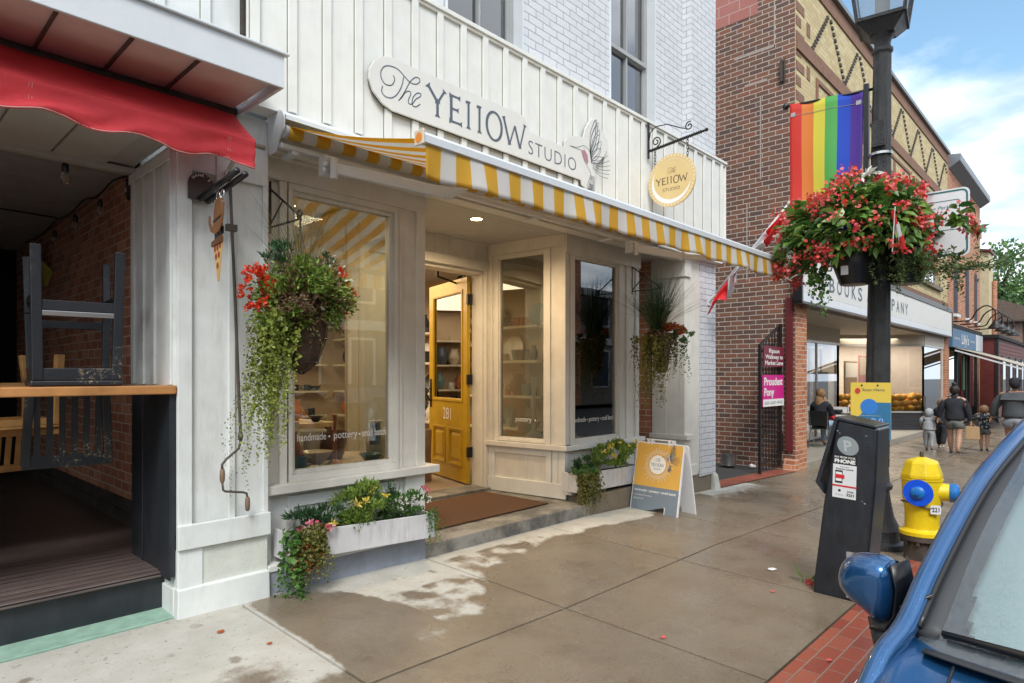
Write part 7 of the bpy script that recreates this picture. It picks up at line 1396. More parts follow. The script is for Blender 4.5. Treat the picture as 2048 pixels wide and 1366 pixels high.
def lq(a0, b0, a1, b1, k): return [lab(a0, b0, k), lab(a1, b0, k), lab(a1, b1, k), lab(a0, b1, k)]
d.add(lq(0, 0, 1, 1, 0), [(0, 1, 2, 3)]); d.add(lq(.2, .57, .3, .6, 0), [(0, 1, 2, 3)]); d.build('sticker', 'plastic_white', pk)
d = MB(); d.add(lq(-.02, 1.0, 1.02, 1.30, 0), [(0, 1, 2, 3)]); d.add(lq(.10, .44, .42, .82, 1), [(0, 1, 2, 3)]); d.build('sticker_black', 'black', pk); ax1 = Vector((0, -1, -.053)).normalized()
d = MB(); d.add(lq(.13, .50, .39, .77, 2), [(0, 1, 2, 3)]); text(d, 'PAY FROM YOUR', lab(.06, 1.19, 2), ax1, yzs, height=.013, width=.132, bold=.02); text(d, 'PHONE', lab(.06, 1.05, 2), ax1, yzs, height=.024, width=.132, bold=.05); d.build('sticker_headline', 'letter_white', pk)
d = MB(); d.add(lq(0, .335, 1, .385, 2), [(0, 1, 2, 3)]); d.add(lq(.10, .58, .50, .70, 3), [(0, 1, 2, 3)]); d.build('sticker_red', plain('sticker_red', (.62, .02, .03), .5), pk)
d = MB(); text(d, 'DOWNLOAD', lab(.30, .92, 2), ax1, yzs, height=.006, width=.06); text(d, 'Passport Canada', lab(.14, .85, 2), ax1, yzs, height=.010, width=.11, bold=.02); text(d, 'ZONE', lab(.62, .19, 2), ax1, yzs, height=.011, width=.042, bold=.02); text(d, '3221', lab(.60, .08, 2), ax1, yzs, height=.017, width=.048, bold=.03); text(d, 'TheCounty', lab(.10, .08, 2), ax1, yzs, height=.007, width=.055); disc(d, lab(.30, .22, 2), .009, ax1, yzs, 14); d.build('sticker_print', 'black', pk)
d = MB(); d.add([(4.86, 1.1485, .98), (4.97, 1.1485, .98), (4.97, 1.165, .62), (4.86, 1.165, .62)], [(0, 1, 2, 3)]); d.build('side_sticker', 'plastic_white', pk); 
d = MB()
for (y, z, s_) in ((1.21, 1.06, .006), (1.235, .615, .005), (1.22, .60, .008), (1.39, 1.085, .007), (1.375, 1.07, .005)): d.add([(4.7783, y - s_, z), (4.7783, y + s_ * .3, z - s_ * .6), (4.7783, y + s_, z + s_ * .4), (4.7783, y, z + s_)], [(0, 1, 2, 3)])
for k in range(8): z = .70 + .03 * k; d.box(4.87 + .01 * (k % 2), 4.96, 1.1475 - .0 + (.98 - z) * .045 - .002, 1.1485 + (.98 - z) * .045 - .002, z, z + .012) if k % 3 else None
d.build('scuff', 'badge_grey', pk)
d = MB(); d.tube([(4.77, 1.505, .66), (4.76, 1.49, .635), (4.77, 1.47, .60)], .003, 5); d.build('wire_tie', 'steel', pk)
# ---------------------------------------------------------------- hydrant
hx, hy = 6.45, 1.20; hg = G(hx, hy); hy_ = thing('fire_hydrant', 'bright yellow fire hydrant with blue caps at the kerb', 'fire hydrant', (hx, hy, hg)); paint('hydrant_yellow', (.78, .57, .010), .34, .07, .40, (.42, .22, .02), bs=.3); paint('hydrant_blue', (.012, .16, .50), .35, .15, .5, (.02, .05, .12), scale=14); plain('ring_blue', (.005, .09, .72), .4); paint('dark_cast', (.07, .06, .05), .8, .3, .4, bs=.5)
d = MB(); d.lathe([(.138, hg - .02), (.135, .06)], (hx, hy, 0), 28); d.build('base', 'dark_cast', hy_, auto=True)
d = MB(); d.lathe([(.15, .05), (.168, .055), (.168, .095), (.15, .10)], (hx, hy, 0), 28)
for k in range(10): a = 2 * math.pi * k / 10; d.lathe([(.014, .02), (.014, .055)], (hx + .15 * math.cos(a), hy + .15 * math.sin(a), 0), 6)
d.build('rusty_flange', 'rust_iron', hy_)
d = MB(); d.lathe([(.172, .10), (.172, .13), (.14, .14), (.128, .155), (.128, .30), (.146, .42), (.152, .565), (.158, .57), (.158, .585)], (hx, hy, 0), 40); d.build('barrel', 'hydrant_yellow', hy_, auto=True)
d = MB(); d.lathe([(.158, .588), (.158, .615), (.128, .715), (.115, .735), (.03, .765)], (hx, hy, 0), 8); d.build('bonnet', 'hydrant_yellow', hy_, bev=.006); d = MB(); d.lathe([(.018, .76), (.018, .79), (.015, .81)], (hx, hy, 0), 5); d.build('top_nut', 'rust_iron', hy_)
dv = Vector((-1, -.02, 0)).normalized(); M_ = Matrix.Translation((hx, hy, .475)) @ dv.to_track_quat('Z', 'Y').to_matrix().to_4x4()
d = MB(); d.lathe([(.112, .162), (.112, .168)], (0, 0, 0), 36); d.xf(M_); d.build('reflector_ring', 'ring_blue', hy_); d = MB(); d.lathe([(.056, .168), (.054, .18), (.04, .192), (.022, .196)], (0, 0, 0), 20); d.xf(M_); d.build('front_cap', 'hydrant_blue', hy_, auto=True); d = MB(); d.lathe([(.018, .194), (.016, .218)], (0, 0, 0), 5); d.xf(M_); d.build('cap_nut', 'hydrant_blue', hy_)
M_ = Matrix.Translation((hx, hy, .475)) @ Vector((.12, -1, 0)).normalized().to_track_quat('Z', 'Y').to_matrix().to_4x4()
d = MB(); d.lathe([(.095, .10), (.075, .15), (.073, .20)], (0, 0, 0), 24); d.xf(M_); d.build('nozzle', 'hydrant_yellow', hy_, auto=True); d = MB(); d.lathe([(.078, .20), (.08, .205), (.078, .25), (.062, .265), (.02, .27)], (0, 0, 0), 20); d.xf(M_); d.build('side_cap', 'hydrant_blue', hy_, auto=True); d = MB(); d.lathe([(.018, .27), (.016, .315)], (0, 0, 0), 5); d.xf(M_); d.build('cap_nut', 'rust_iron', hy_)
d = MB(); d.tube([(hx + .15 * math.cos(R(q)), hy + .15 * math.sin(R(q)), .365 - .02 * math.sin(R(q * 2))) for q in range(0, 361, 12)], .006, 5); d.build('chain', 'rust_iron', hy_)
tq = Vector((hx - .125, hy - .085, .30)); tx = Vector((.5, -.86, 0)).normalized(); d = MB(); d.slab(rrect(0, 0, .08, .075, .012), tq, tx, (0, 0, 1), Vector((-.86, -.5, 0)), .003); tg = d.build('number_tag', 'plastic_white', hy_); d = MB(); text(d, '221', tq + Vector((-.86, -.5, 0)) * .001 + tx * .012 + Vector((0, 0, .02)), tx, (0, 0, 1), height=.038, width=.055, bold=.02); d.build('tag_number', 'black', tg)
# ---------------------------------------------------------------- blue car
m, t, p, o = newmat('car_blue'); p.inputs['Base Color'].default_value = (.016, .095, .25, 1); p.inputs['Metallic'].default_value = .6; p.inputs['Roughness'].default_value = .28; p.inputs['Coat Weight'].default_value = 1.0; p.inputs['Coat Roughness'].default_value = .03
vo = N(t, 'ShaderNodeTexVoronoi', Scale=150.0); q_ = N(t, 'ShaderNodeTexCoord'); t.links.new(q_.outputs['Object'], vo.inputs['Vector']); bump(t, p, ramp(t, vo.outputs['Distance'], .12, .3, (1, 1, 1), (0, 0, 0)), .25, .002)
plain('car_black', (.012, .012, .014), .35); plain('car_trim', (.03, .032, .035), .55); glass('windscreen', (.80, .88, .87), 2.6, .03, .16); glass('car_glass', (.12, .13, .13), 2.5); plain('chrome', (.6, .6, .6), .15, 1.0); plain('tyre', (.015, .015, .015), .8); plain('car_seat', (.10, .10, .10), .8); plain('headlamp', (.75, .78, .8), .1)
CY = -.56; car = thing('parked_car', 'metallic blue car with rain drops parked at the kerb facing the camera', 'car', (2.4, CY, -.10))
ST = [(.18, .62, .55, .62), (.30, .78, .66, .72), (.55, .86, .745, .83), (.9, .91, .835, .92), (1.15, .925, .885, .955), (1.34, .93, .925, .965), (1.46, .93, .955, .97), (1.8, .935, .965, .96), (2.6, .94, .97, .96), (3.4, .94, .98, .97), (3.9, .92, .98, 1.02), (4.4, .88, .95, 1.02), (4.62, .78, .80, .90)]
def sect(X, w, zs, zc): return [(w * .90, .12), (w * .97, .16), (w, .32), (w * 1.015, .55), (w * 1.0, zs - .14), (w * .975, zs - .05), (w * .95, zs - .008), (w * .915, zs + .004), (w * .86, zs - .004), (w * .78, zs + .008), (w * .5, zc), (0, zc + .02)]
d = MB(); vs = []; fs = []; mi = []; rows = []
for (X, w, zs, zc) in ST:
    s = sect(X, w, zs, zc); full = s + [(-a, b) for a, b in s[-2::-1]]; rows.append(len(full)); vs += [(X, CY + a, b) for a, b in full]
nR = rows[0]
for i in range(len(ST) - 1):
    for k in range(nR - 1):
        fs.append((i * nR + k, i * nR + k + 1, (i + 1) * nR + k + 1, (i + 1) * nR + k)); cab = 1.40 < ST[i][0] < 3.8 and 8 <= k <= nR - 10; mi.append(1 if cab else 0)
fs.append(tuple(range(nR))); mi.append(0); fs.append(tuple(range((len(ST) - 1) * nR, len(ST) * nR))[::-1]); mi.append(0)
d.add(vs, fs); d.m = mi; o_ = d.build('body', ['car_blue', 'car_black'], car, smooth=True); ss = o_.modifiers.new('sub', 'SUBSURF'); ss.levels = 2; ss.render_levels = 2
PA = [(1.28, .335, .860), (1.38, .322, .930), (1.47, .300, .972), (1.60, .280, 1.060), (1.83, .240, 1.193), (2.0, .205, 1.268), (2.2, .165, 1.335), (2.5, .135, 1.385), (3.0, .12, 1.41), (3.4, .125, 1.385), (3.9, .19, 1.20), (4.2, .24, 1.0)]
def rail(sgn, name='pillar'):
    d = MB(); P = [(x, CY + (y - CY) * sgn, z) for x, y, z in [tuple(v) for v in smooth_pts([Vector(p) for p in PA], 4)]]; d.tube(P, .0215, 12, flat=1.0); return d.build(name, 'car_blue', car, smooth=True)
rail(1, 'roof_rail'); rail(-1, 'roof_rail')
d = MB(); d.tube([(1.515, .32, .99), (1.522, .262, 1.03)], .004, 6); d.tube([tuple(v + Vector((0, -.022, .004))) for v in smooth_pts([Vector(p) for p in PA[2:9]], 4)], .0065, 6); d.tube([tuple(v + Vector((0, .017, -.012))) for v in smooth_pts([Vector(p) for p in PA[2:9]], 4)], .007, 6); d.build('pillar_seal', 'car_black', car, smooth=True)
d = MB(); d.tube([tuple(v + Vector((.02, -.035, -.035))) for v in smooth_pts([Vector(p) for p in PA[2:8]], 4)], .038, 10); d.build('inner_pillar', 'car_trim', car, smooth=True)
def wsc(u, v, off=0):   # u across from the kerb side, v up
    yb = .284 - 1.688 * u; k = (2 * u - 1) ** 2; xb = 1.28 + .17 * k; zb = .955 - .02 * k; yt = .150 - 1.42 * u; xt = 2.06 + .11 * k; zt = 1.395 - .065 * k
    b = .028 * math.sin(math.pi * v); return (xb + (xt - xb) * v - b * .5 - off * .45, yb + (yt - yb) * v, zb + (zt - zb) * v + b + off * .9)
d = MB(); d.grid(wsc, 96, 48); d.build('windscreen', 'windscreen', car, smooth=True)
d = MB(); N1, N2 = 160, 80
for j in range(N2):
    for i in range(N1):
        u, v = (i + .5) / N1, (j + .5) / N2; eu = min(u, 1 - u); rad = .034 + .035 * max(0, 1 - v / .22) ** 2
        if eu < rad or v < .05 + .07 * max(0, 1 - eu / .12) ** 2 or v > .94: d.add([wsc(i / N1, j / N2, -.005), wsc((i + 1) / N1, j / N2, -.005), wsc((i + 1) / N1, (j + 1) / N2, -.005), wsc(i / N1, (j + 1) / N2, -.005)], [(0, 1, 2, 3)])
d.build('ceramic_border', 'car_black', car)
d = MB(); d.grid(lambda u, v: ((2.06 + .11 * (2 * u - 1) ** 2) * (1 - v) + 3.45 * v, (.145 - 1.41 * u), 1.395 - .065 * (2 * u - 1) ** 2 + .045 * math.sin(math.pi * v)), 12, 10); d.build('roof', 'car_blue', car, smooth=True, solid=.01)
d = MB(); d.grid(lambda u, v: (3.45 + .62 * v, .13 - 1.38 * u + (.06 * v) * (1 - 2 * u), 1.36 - .36 * v), 8, 4); d.build('rear_window', 'car_glass', car, smooth=True)
for s in (1, -1):
    P = [(1.62, .31, .985), (2.6, .33, .99), (3.3, .33, .995), (3.85, .30, 1.02), (3.45, .135, 1.36), (3.0, .115, 1.385), (2.5, .13, 1.36), (2.2, .165, 1.31), (1.85, .235, 1.17)]
    d = MB(); d.add([(x, CY + (y - CY) * s, z) for x, y, z in P], [tuple(range(9))]); d.build('side_window', 'car_glass', car)
    d = MB(); d.bar((2.72, CY + (.335 - CY) * s, .98), (2.78, CY + (.125 - CY) * s, 1.385), .05, .03); d.tube([(1.80, CY + (.346 - CY) * s, .968), (2.6, CY + (.352 - CY) * s, .975), (3.9, CY + (.33 - CY) * s, .985)], .008, 6); d.build('window_trim', 'car_black', car)
    d = MB(); d.tube([(2.72, CY + (.395 - CY) * s, .30), (2.74, CY + (.402 - CY) * s, .7), (2.74, CY + (.36 - CY) * s, .96)], .004, 5); d.build('door_seam', 'car_black', car)
    d = MB(); d.box(2.45, 2.65, CY + (.395 - CY) * s, CY + (.43 - CY) * s, .80, .83); d.build('door_handle', 'car_blue', car, bev=.008)
for (x, y) in ((.98, .235), (3.68, .235), (.98, CY * 2 - .235), (3.68, CY * 2 - .235)):
    s = 1 if y > CY else -1; wh = MB(); wh.lathe([(.22, -.10), (.31, -.10), (.335, -.08), (.335, .08), (.31, .10), (.22, .10)], (x, y + .03 * s, .205), 36, 'y'); w_ = wh.build('wheel', 'tyre', car, auto=True)
    d = MB(); d.lathe([(.22, .085 * s), (.21, .07 * s), (.05, .09 * s), (.03, .095 * s)], (x, y + .03 * s, .205), 30, 'y'); d.build('rim', 'chrome', w_, auto=True)
    d = MB(); d.lathe([(.385, 0), (.385, .012 * s)], (x, y + .128 * s, .225), 40, 'y'); d.build('wheel_arch', 'car_trim', car)
d = MB(); d.tube([tuple(v) for v in smooth_pts([Vector(p) for p in ((1.36, .205, .955), (1.2, .20, .932), (.9, .18, .862), (.6, .13, .772), (.36, .02, .69))], 5)], .0028, 6); d.build('hood_seam', 'car_black', car, smooth=True)
d = MB(); d.grid(lambda u, v: (1.235 + .17 * (2 * u - 1) ** 2 + .07 * v - .0, .262 - 1.64 * u, .972 - .022 * (2 * u - 1) ** 2 + .002 - .014 * v), 40, 3); d.build('cowl_panel', 'car_trim', car, smooth=True, solid=.004)
for (a, b) in (((1.465, .238, .975), (1.29, -.42, .985)), ((1.29, -.50, .985), (1.40, -1.2, .99))):
    wp = MB(); wp.tube([a, ((a[0] + b[0]) / 2 - .02, (a[1] + b[1]) / 2, (a[2] + b[2]) / 2 + .015), b], [.006, .012, .009], 8); w_ = wp.build('wiper', 'car_black', car, smooth=True); wp = MB(); wp.tube([(a[0] + .012, a[1], a[2] - .008), (b[0] + .012, b[1], b[2] - .008)], .005, 6); wp.build('wiper_blade', 'tyre', w_)
d = MB(); d.grid(lambda u, v: wsc(.022 + .956 * u, .04 + .92 * v, -.018), 96, 48); d.build('pale_panel', plain('panel_aqua', (.60, .74, .73), .55), car, smooth=True)  # pale panel added under the glass to give the windscreen its pale look
d = MB(); d.box(1.5, 1.9, -1.35, .2, .80, .93); d.build('dashboard', 'car_seat', car, bev=.04)
for y in (-.15, -.95): d = MB(); d.box(2.55, 2.72, y - .24, y + .24, .5, 1.08); d.box(2.58, 2.68, y - .12, y + .12, 1.08, 1.24); d.build('seat', 'car_seat', car, bev=.05)
d = MB(); d.tube([(2.0 + .12 * math.sin(R(q)) * .4, -.95 + .18 * math.cos(R(q)), .92 + .17 * math.sin(R(q))) for q in range(0, 361, 15)], .014, 8); d.build('steering_wheel', 'car_black', car, smooth=True)
for s in (1, -1): d = MB(); d.ball((.30, CY + .60 * s, .56), .13, 14, (.9, 1.3, .55)); d.build('headlight', 'headlamp', car, smooth=True)
d = MB(); d.box(.155, .20, CY - .42, CY + .42, .28, .50); d.build('grille', 'car_black', car, bev=.02)
# mirrors
MO = [(.400, 1.003), (.440, 1.010), (.486, 1.003), (.525, .986), (.543, .945), (.541, .905), (.508, .876), (.462, .852), (.440, .836), (.412, .838), (.396, .87), (.390, .94)]
def mirror(s):
    c = (.462, .930); d = MB(); lev = [(1.795, .42, .004), (1.800, .66, .002), (1.812, .84, 0), (1.832, .955, 0), (1.86, 1.0, 0), (1.895, 1.0, 0)]; n = len(MO); vs = []; fs = []
    for x, k, dz in lev:
        for y, z in MO: yy = c[0] + (y - c[0]) * k; zz = c[1] + (z - c[1]) * k; vs.append((x + (c[0] - yy) * -.35 * 0 + .18 * max(0, yy - .44), CY + (yy - CY) * s, zz + dz))
    for i in range(len(lev) - 1):
        for k in range(n): fs.append((i * n + k, i * n + (k + 1) % n, (i + 1) * n + (k + 1) % n, (i + 1) * n + k))
    fs.append(tuple(range(n))[::-1]); fs.append(tuple((len(lev) - 1) * n + k for k in range(n))); d.add(vs, fs)
    mm = d.build('wing_mirror', 'car_blue', car, smooth=True); sb_ = mm.modifiers.new('sub', 'SUBSURF'); sb_.levels = 2; sb_.render_levels = 2
    d = MB(); q = [(1.90, .388, 1.0), (1.90, .382, .94), (1.90, .388, .86), (1.90, .41, .835)]
    vs = []; 
    for k, (y, z) in enumerate(((.405, .998), (.392, .94), (.398, .872), (.418, .832), (.452, .830))):
        vs += [(1.812, CY + (y - CY) * s, z - .002), (1.895, CY + (y - .022 - CY) * s, z), (1.935, CY + (y - .01 - CY) * s, z)]
    d.add(vs, [(3 * i + j, 3 * i + j + 1, 3 * i + j + 4, 3 * i + j + 3) for i in range(4) for j in range(2)]); d.build('mirror_housing', 'car_black', mm, smooth=True, solid=.006)
    d = MB(); P4 = [(1.86, .430, .845, .034, .02), (1.84, .42, .80, .030, .018), (1.80, .395, .745, .03, .018), (1.78, .35, .72, .03, .018)]
    d.tube([(x, CY + (y - CY) * s, z) for x, y, z, a, b in P4], [.038, .033, .032, .036], 12, flat=.8); d.build('mirror_stalk', 'car_trim', mm, smooth=True)
    d = MB(); d.box(1.898, 1.902, CY + (.405 - CY) * s, CY + (.53 - CY) * s, .865, .99); d.build('mirror_glass', 'chrome', mm)
mirror(1); mirror(-1)
plain('car_dark', (.015, .017, .02), .2, .4)
c2 = copy_tree(car); c2.location = (9.6, -6.2, -.30); c2.rotation_euler = (0, 0, math.pi); c2['label'] = 'black car across the road seen only in the shop window'
def recol(o):
    for s in o.material_slots:
        if s.material and s.material.name == 'car_blue': s.link = 'OBJECT'; s.material = MT['car_dark']
    for ch in o.children: recol(ch)
recol(c2)
# ---------------------------------------------------------------- people
def skin(name, chains, mt, parent, sub=2):
    idx = {}; vs = []; rs = []; es = []
    for ch in chains:
        prev = None
        for (p, r) in ch:
            k = tuple(round(a, 4) for a in p)
            if k not in idx: idx[k] = len(vs); vs.append(p); rs.append(r)
            if prev is not None and prev != idx[k]: es.append((prev, idx[k]))
            prev = idx[k]
    me = bpy.data.meshes.new(name); me.from_pydata(vs, es, []); me.materials.append(MT[mt]); o = bpy.data.objects.new(name, me); COL.objects.link(o); o.parent = parent
    md = o.modifiers.new('skin', 'SKIN'); md.use_smooth_shade = True; md.branch_smoothing = .4
    for i, sv in enumerate(me.skin_vertices[0].data): sv.radius = (rs[i], rs[i]) if not isinstance(rs[i], tuple) else rs[i]; sv.use_root = (i == 0)
    s_ = o.modifiers.new('sub', 'SUBSURF'); s_.levels = sub; s_.render_levels = sub; return o
paint('skin_tone', (.48, .27, .18), .55, .04); paint('skin_tan', (.40, .20, .12), .55, .04); paint('denim', (.26, .38, .50), .8, .1); paint('cloth_black', (.018, .02, .028), .85, .2); paint('cloth_grey', (.34, .36, .38), .85, .08); paint('cloth_charcoal', (.065, .072, .08), .85, .1); paint('shorts_grey', (.12, .13, .12), .85, .08); paint('shorts_pale', (.30, .32, .37), .85, .08); paint('hair_dark', (.028, .018, .014), .6, .2, bs=.5); paint('hair_blond', (.30, .17, .075), .6, .25, .5, (.10, .05, .02), bs=.6, grain=True); paint('hair_sand', (.22, .12, .06), .6, .2, bs=.5); paint('paper_brown', (.42, .27, .14), .8, .06); paint('camo_print', (.02, .025, .04), .8, .1)
m = MT['camo_print']; t = m.node_tree; p = [n for n in t.nodes if n.type == 'BSDF_PRINCIPLED'][0]; vo = N(t, 'ShaderNodeTexVoronoi', Scale=16.0); qq = N(t, 'ShaderNodeTexCoord'); t.links.new(qq.outputs['Object'], vo.inputs['Vector'])
k1 = maths(t, 'MULTIPLY', maths(t, 'GREATER_THAN', vo.outputs['Distance'], .30), maths(t, 'LESS_THAN', vo.outputs['Distance'], .42)); t.links.new(mixn(t, k1, (.018, .022, .035), (.45, .5, .45)), p.inputs['Base Color'])
def person(label, x, y, h, top, bottom, hair, skm, hands, stride=.10, short=False, headk=1.0, hood=False, name='person', cat='person', width=1.0, hairkind='short', yaw=0, shoe='cloth_black', sleeves=True):
    """walks towards +X; hands = ((x,y,z) left, (x,y,z) right) in units of height"""
    t = thing('person', label, 'person', (0, 0, 0)); H = h; W = width
    S = lambda a, b, c: (a * H, b * H, c * H)
    hz_ = .905 if headk <= 1.15 else .88; hr = .058 * headk
    hip = {1: (0, .052 * W, .50), -1: (0, -.052 * W, .50)}; knee = {1: (stride * .55, .052 * W, .285), -1: (-.01 - stride * .2, -.052 * W, .28)}; ank = {1: (stride, .05 * W, .045), -1: (-stride * 1.25, -.05 * W, .075)}
    toe = {1: (stride + .095, .055 * W, .018), -1: (-stride * 1.25 + .07, -.055 * W, .02)}
    body = [[(S(0, 0, .53), .066 * H * W), (S(0, 0, .62), .058 * H * W), (S(0, 0, .72), .064 * H * W), (S(0, 0, .79), .05 * H * W), (S(0, 0, .835), .034 * H), (S(.004, 0, hz_ - .02), hr * .82 * H), (S(.004, 0, hz_ + .03), hr * .92 * H), (S(0, 0, hz_ + .065), hr * .5 * H)]]
    body.append([(S(.004, 0, hz_ - .02), hr * .82 * H), (S(.066 * headk, 0, hz_ - .008), .012 * H)])
    for s in (1, -1):
        body.append([(S(0, 0, .53), .066 * H * W), (S(*hip[s]), .060 * H * W), (S(*knee[s]), .040 * H), (S(knee[s][0] * .6 + ank[s][0] * .4, knee[s][1], .19), .042 * H), (S(*ank[s]), .024 * H), (S(*toe[s]), .016 * H)])
        hd = hands[0 if s == 1 else 1]; sh = (0, .105 * s * W, .785); el = ((sh[0] + hd[0]) / 2 - .02, (sh[1] + hd[1]) / 2 + .008 * s, (sh[2] + hd[2]) / 2 + .01)
        dr_ = (Vector(hd) - Vector(el)).normalized(); pm = Vector(hd) + dr_ * .03
        body.append([(S(0, 0, .79), .05 * H * W), (S(*sh), .034 * H * W), (S(*el), .026 * H), (S(*hd), .016 * H), (tuple(pm * H), .017 * H)])
        for k in range(4):
            o1 = Vector(((k - 1.5) * .011, 0, 0)); body.append([(tuple(pm * H), .017 * H), (tuple((pm + dr_ * .022 + o1) * H), .0055 * H), (tuple((pm + dr_ * (.045 - .005 * abs(k - 1)) + o1 + Vector((.004, -.008 * s, 0))) * H), .0045 * H)])
        body.append([(S(*hd), .016 * H), (tuple((Vector(hd) + dr_ * .02 + Vector((.02, 0, 0))) * H), .006 * H), (tuple((Vector(hd) + dr_ * .04 + Vector((.026, 0, 0))) * H), .005 * H)])
    skin('body', body, skm, t)
    tp = [[(S(0, 0, .47), (.112 * H * W, .120 * H * W)), (S(0, 0, .52), (.115 * H * W, .122 * H * W)), (S(0, 0, .60), (.105 * H * W, .112 * H * W)), (S(0, 0, .71), (.108 * H * W, .118 * H * W)), (S(0, 0, .785), (.092 * H * W, .105 * H * W)), (S(0, 0, .83), .058 * H)]]
    for s in (1, -1):
        hd = hands[0 if s == 1 else 1]; sh = (0, .105 * s * W, .785); el = ((sh[0] + hd[0]) / 2 - .02, (sh[1] + hd[1]) / 2 + .008 * s, (sh[2] + hd[2]) / 2 + .01)
        tp.append([(S(0, 0, .785), (.092 * H * W, .105 * H * W)), (S(sh[0], sh[1] * .92, sh[2] - .015), .056 * H * W), (S(*el), .043 * H * W), (S(hd[0] * .93 + el[0] * .07, hd[1] * .93 + el[1] * .07, hd[2] * .93 + el[2] * .07), .028 * H)])
    if hood: tp.append([(S(0, 0, .83), .058 * H), (S(-.05, 0, .825), .05 * H)])
    skin('jacket' if not hood else 'hooded_top', tp, top, t)
    bt = [[(S(0, 0, .55), .105 * H * W), (S(0, 0, .50), (.112 * H * W, .12 * H * W))]]
    for s in (1, -1):
        if short: kk = tuple(hip[s][i] * .36 + knee[s][i] * .64 for i in range(3)); kb2 = (kk[0] * H, kk[1] * H, kk[2] * H - .02 * H); bt.append([(S(0, 0, .50), (.112 * H * W, .12 * H * W)), (S(hip[s][0], hip[s][1], .455), .098 * H * W), (kb2, .092 * H * W)])
        else: bt.append([(S(0, 0, .50), (.112 * H * W, .12 * H * W)), (S(hip[s][0], hip[s][1], .455), .085 * H * W), (S(*knee[s]), .060 * H), (S(ank[s][0], ank[s][1], ank[s][2] + .01), .042 * H)])
    skin('shorts' if short else 'trousers', bt, bottom, t)
    for s in (1, -1): skin('shoe', [[(S(ank[s][0] - .02, ank[s][1], ank[s][2] - .022), .024 * H), (S(ank[s][0] + .04, ank[s][1], ank[s][2] - .03), .024 * H), (S(toe[s][0] + .01, toe[s][1], toe[s][2] - .002), .018 * H)]], shoe, t, 1)
    if hair:
        d = MB(); d.ball(S(-.012, 0, hz_ + .022), hr * 1.16 * H, 16, (1.0, .95, 1.12))
        if hairkind == 'bun': d.ball(S(-.03, 0, hz_ + .105), .034 * H, 12); d.ball(S(-.03, 0, hz_ + .03), hr * .9 * H, 12)
        if hairkind == 'long':
            d.grid(lambda u, v: S(-.03 - .045 * math.cos((u - .5) * 3) - .01 * math.sin(u * 30), (u - .5) * (.13 - .01 * v), hz_ + .03 - .17 * v), 14, 8)
            d.ball(S(-.045, 0, hz_ - .06), .055 * H, 12, (.7, 1, 1.7))
        if hairkind == 'hood': pass
        if hairkind == 'cap': d.lathe([(hr * 1.15 * H, (hz_ + .045) * H), (hr * 1.12 * H, (hz_ + .075) * H), (hr * .6 * H, (hz_ + .095) * H)], (0, 0, 0), 16); d.box(.03 * H, .10 * H, -.035 * H, .035 * H, (hz_ + .04) * H, (hz_ + .05) * H)
        d.build('hood' if hairkind == 'hood' else 'cap' if hairkind == 'cap' else 'hair', hair, t, smooth=True)
    t.location = (x, y, G(x, y)); t.rotation_euler = (0, 0, R(yaw)); return t
person('toddler in a pale grey hooded tracksuit walking away with the hood up', 17.55, 3.12, .98, 'cloth_grey', 'cloth_grey', 'cloth_grey', 'skin_tone', ((.03, .17, .62), (.02, -.24, .70)), .07, headk=1.5, hood=True, hairkind='hood', width=1.3)
person('girl with long brown hair in black clothes walking beside the toddler', 18.4, 3.02, 1.22, 'cloth_black', 'cloth_black', 'hair_sand', 'skin_tone', ((.02, .16, .48), (.03, -.17, .50)), .10, headk=1.2, hairkind='long', shoe='sign_white')
person('woman with a hair bun in black hooded top and grey shorts walking away', 17.38, 2.60, 1.56, 'cloth_black', 'shorts_grey', 'hair_dark', 'skin_tone', ((.0, .20, .50), (.02, -.19, .46)), .085, short=True, hood=True, hairkind='bun', width=1.12, shoe='hair_sand')
person('small boy in a dark patterned top and grey shorts holding a man\'s hand', 18.6, 2.20, 1.10, 'camo_print', 'shorts_grey', 'hair_sand', 'skin_tone', ((.03, .24, .66), (.02, -.26, .62)), .07, short=True, headk=1.3, width=1.12)
person('broad man in a charcoal jacket, pale shorts and dark cap walking away', 18.1, 1.58, 1.76, 'cloth_charcoal', 'shorts_pale', 'cloth_black', 'skin_tan', ((.02, .25, .48), (.0, -.17, .46)), .07, short=True, hairkind='cap', width=1.28)
bg_ = thing('paper_bag', 'brown paper bag carried by the woman with the bun', 'bag', (17.42, 2.22, .3))
zb = G(17.4, 2.3); d = MB(); d.hexa([(17.32, 2.14, zb + .36), (17.50, 2.14, zb + .36), (17.50, 2.40, zb + .36), (17.32, 2.40, zb + .36)], [(17.35, 2.15, zb + .64), (17.47, 2.15, zb + .64), (17.47, 2.39, zb + .64), (17.35, 2.39, zb + .64)]); d.build('bag', 'paper_brown', bg_, bev=.01)
d = MB(); d.tube([(17.40, 2.20, zb + .64), (17.40, 2.27, zb + .72), (17.40, 2.34, zb + .64)], .006, 5); d.build('handle', 'paper_brown', bg_)
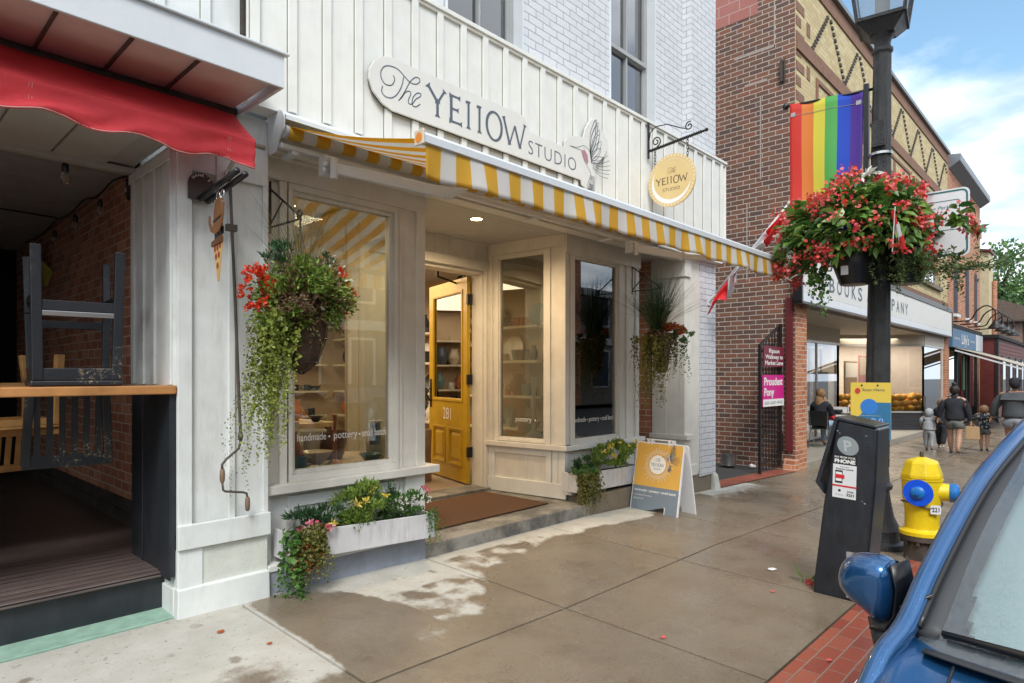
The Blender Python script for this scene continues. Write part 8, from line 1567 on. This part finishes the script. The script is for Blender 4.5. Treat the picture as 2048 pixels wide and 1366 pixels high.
# seated woman, facing +X
sw_ = thing('person', 'woman with long blond hair in a black jacket and jeans sitting at the cafe table', 'person', (0, 0, 0))
skin('body', [[((0, 0, .50), .12), ((0, 0, .66), .10), ((.01, 0, .84), .11), ((.01, 0, .95), .09), ((.02, 0, 1.03), .05), ((.04, 0, 1.12), .082), ((.04, 0, 1.19), .085), ((.035, 0, 1.24), .05)], [((.04, 0, 1.12), .082), ((.14, 0, 1.14), .016)]] +
     [[((0, 0, .50), .12), ((.10, .09 * s, .50), .085), ((.46, .10 * s, .50), .062), ((.46 + .06 * s, .10 * s, .26), .05), ((.46 + .05 * s, .10 * s, .07), .035), ((.58 + .05 * s, .10 * s, .03), .028)] for s in (1, -1)] +
     [[((.01, 0, .95), .09), ((.01, .16 * s, .93), .055), ((.10, .20 * s, .72), .042), ((.34, .08 * s, .70), .028), ((.39, .07 * s, .70), .026)] for s in (1, -1)] + [[((.39, .07 * s, .70), .026), ((.43, .07 * s + .012 * k, .705), .009), ((.46, .07 * s + .013 * k, .695), .008)] for s in (1, -1) for k in (-1.5, -.5, .5, 1.5)], 'skin_tone', sw_)
skin('jacket', [[((-.01, 0, .46), (.18, .17)), ((0, 0, .66), (.16, .15)), ((.01, 0, .84), (.17, .155)), ((.01, 0, .95), (.15, .13)), ((.02, 0, 1.03), .09)]] + [[((.01, 0, .95), (.15, .13)), ((.01, .15 * s, .92), .09), ((.10, .20 * s, .72), .06), ((.31, .09 * s, .70), .042)] for s in (1, -1)], 'cloth_black', sw_)
skin('jeans', [[((0, 0, .50), .13), ((.10, .09 * s, .505), .10), ((.46, .10 * s, .505), .076), ((.46 + .06 * s, .10 * s, .26), .062), ((.46 + .05 * s, .10 * s, .10), .05)] for s in (1, -1)], 'denim', sw_)
for s in (1, -1): skin('shoe', [[((.48 + .05 * s, .10 * s, .035), .035), ((.60 + .05 * s, .10 * s, .025), .03)]], 'cloth_black', sw_, 1)
d = MB(); d.ball((.015, 0, 1.175), .108, 18, (.95, .95, 1.08)); d.ball((-.02, .03, 1.0), .085, 14, (.8, 1.1, 2.0)); d.ball((.02, -.075, .99), .05, 12, (.9, .8, 2.6)); d.build('hair', 'hair_blond', sw_, smooth=True)
d = MB(); d.tube([(.12, -.05, 1.165), (.12, .05, 1.165)], .008, 6); d.tube([(.12, -.075, 1.165), (.03, -.09, 1.17)], .005, 5); d.build('glasses', 'black', sw_)
sw_.location = (14.70, 4.62, -.10); d = MB(); d.add([(15.05, 4.50, .60), (15.32, 4.42, .44), (15.38, 4.60, .44), (15.10, 4.66, .62)], [(0, 1, 2, 3)]); tag(d.build('red_bag', 'flag_red', None, solid=.07), 'red bag on the seated woman\'s lap', 'bag')
# ---------------------------------------------------------------- litter
rg = random.Random(8)
for k, (x, y, s, mt, lb) in enumerate([(5.05, 1.95, .05, 'plastic_white', 'scrap of white paper on the sidewalk left of the pay station'), (4.55, 1.75, .022, 'coral_flower', 'fallen pink petal on the sidewalk below the pay station'), (3.3, 1.9, .025, 'coral_flower', 'fallen pink petal in the middle of the near sidewalk'), (1.47, 3.62, .03, 'autumn', 'fallen red leaf on the dry sidewalk by the column'), (3.7, 1.12, .022, 'coral_flower', 'fallen petal on the brick border'), (1.6, 3.3, .02, 'autumn', 'small orange leaf on the dry sidewalk')]):
    d = MB(); z = G(x, y) + .006; d.add([(x + s * rg.uniform(.6, 1) * math.cos(a), y + s * rg.uniform(.5, .9) * math.sin(a), z + rg.uniform(0, .006)) for a in [R(q) for q in range(0, 360, 51)]], [tuple(range(8))][:1]); tag(d.build('litter', mt), lb, 'litter')
d = MB(); leaves(d, cloud(rg, (4.95, 1.66, -.05), (.05, .06, .02), 7, .2), .12, .1, None, .5, rng=rg); tag(d.build('fallen_sprig', 'begonia_leaf'), 'fallen green begonia leaves beside the pay station', 'leaves')
d = MB(); leaves(d, cloud(rg, (4.93, 1.62, -.06), (.05, .05, .01), 26, .2), .035, .1, None, .8, rng=rg); tag(d.build('fallen_petals', 'coral_flower'), 'heap of fallen coral petals beside the pay station', 'petals')
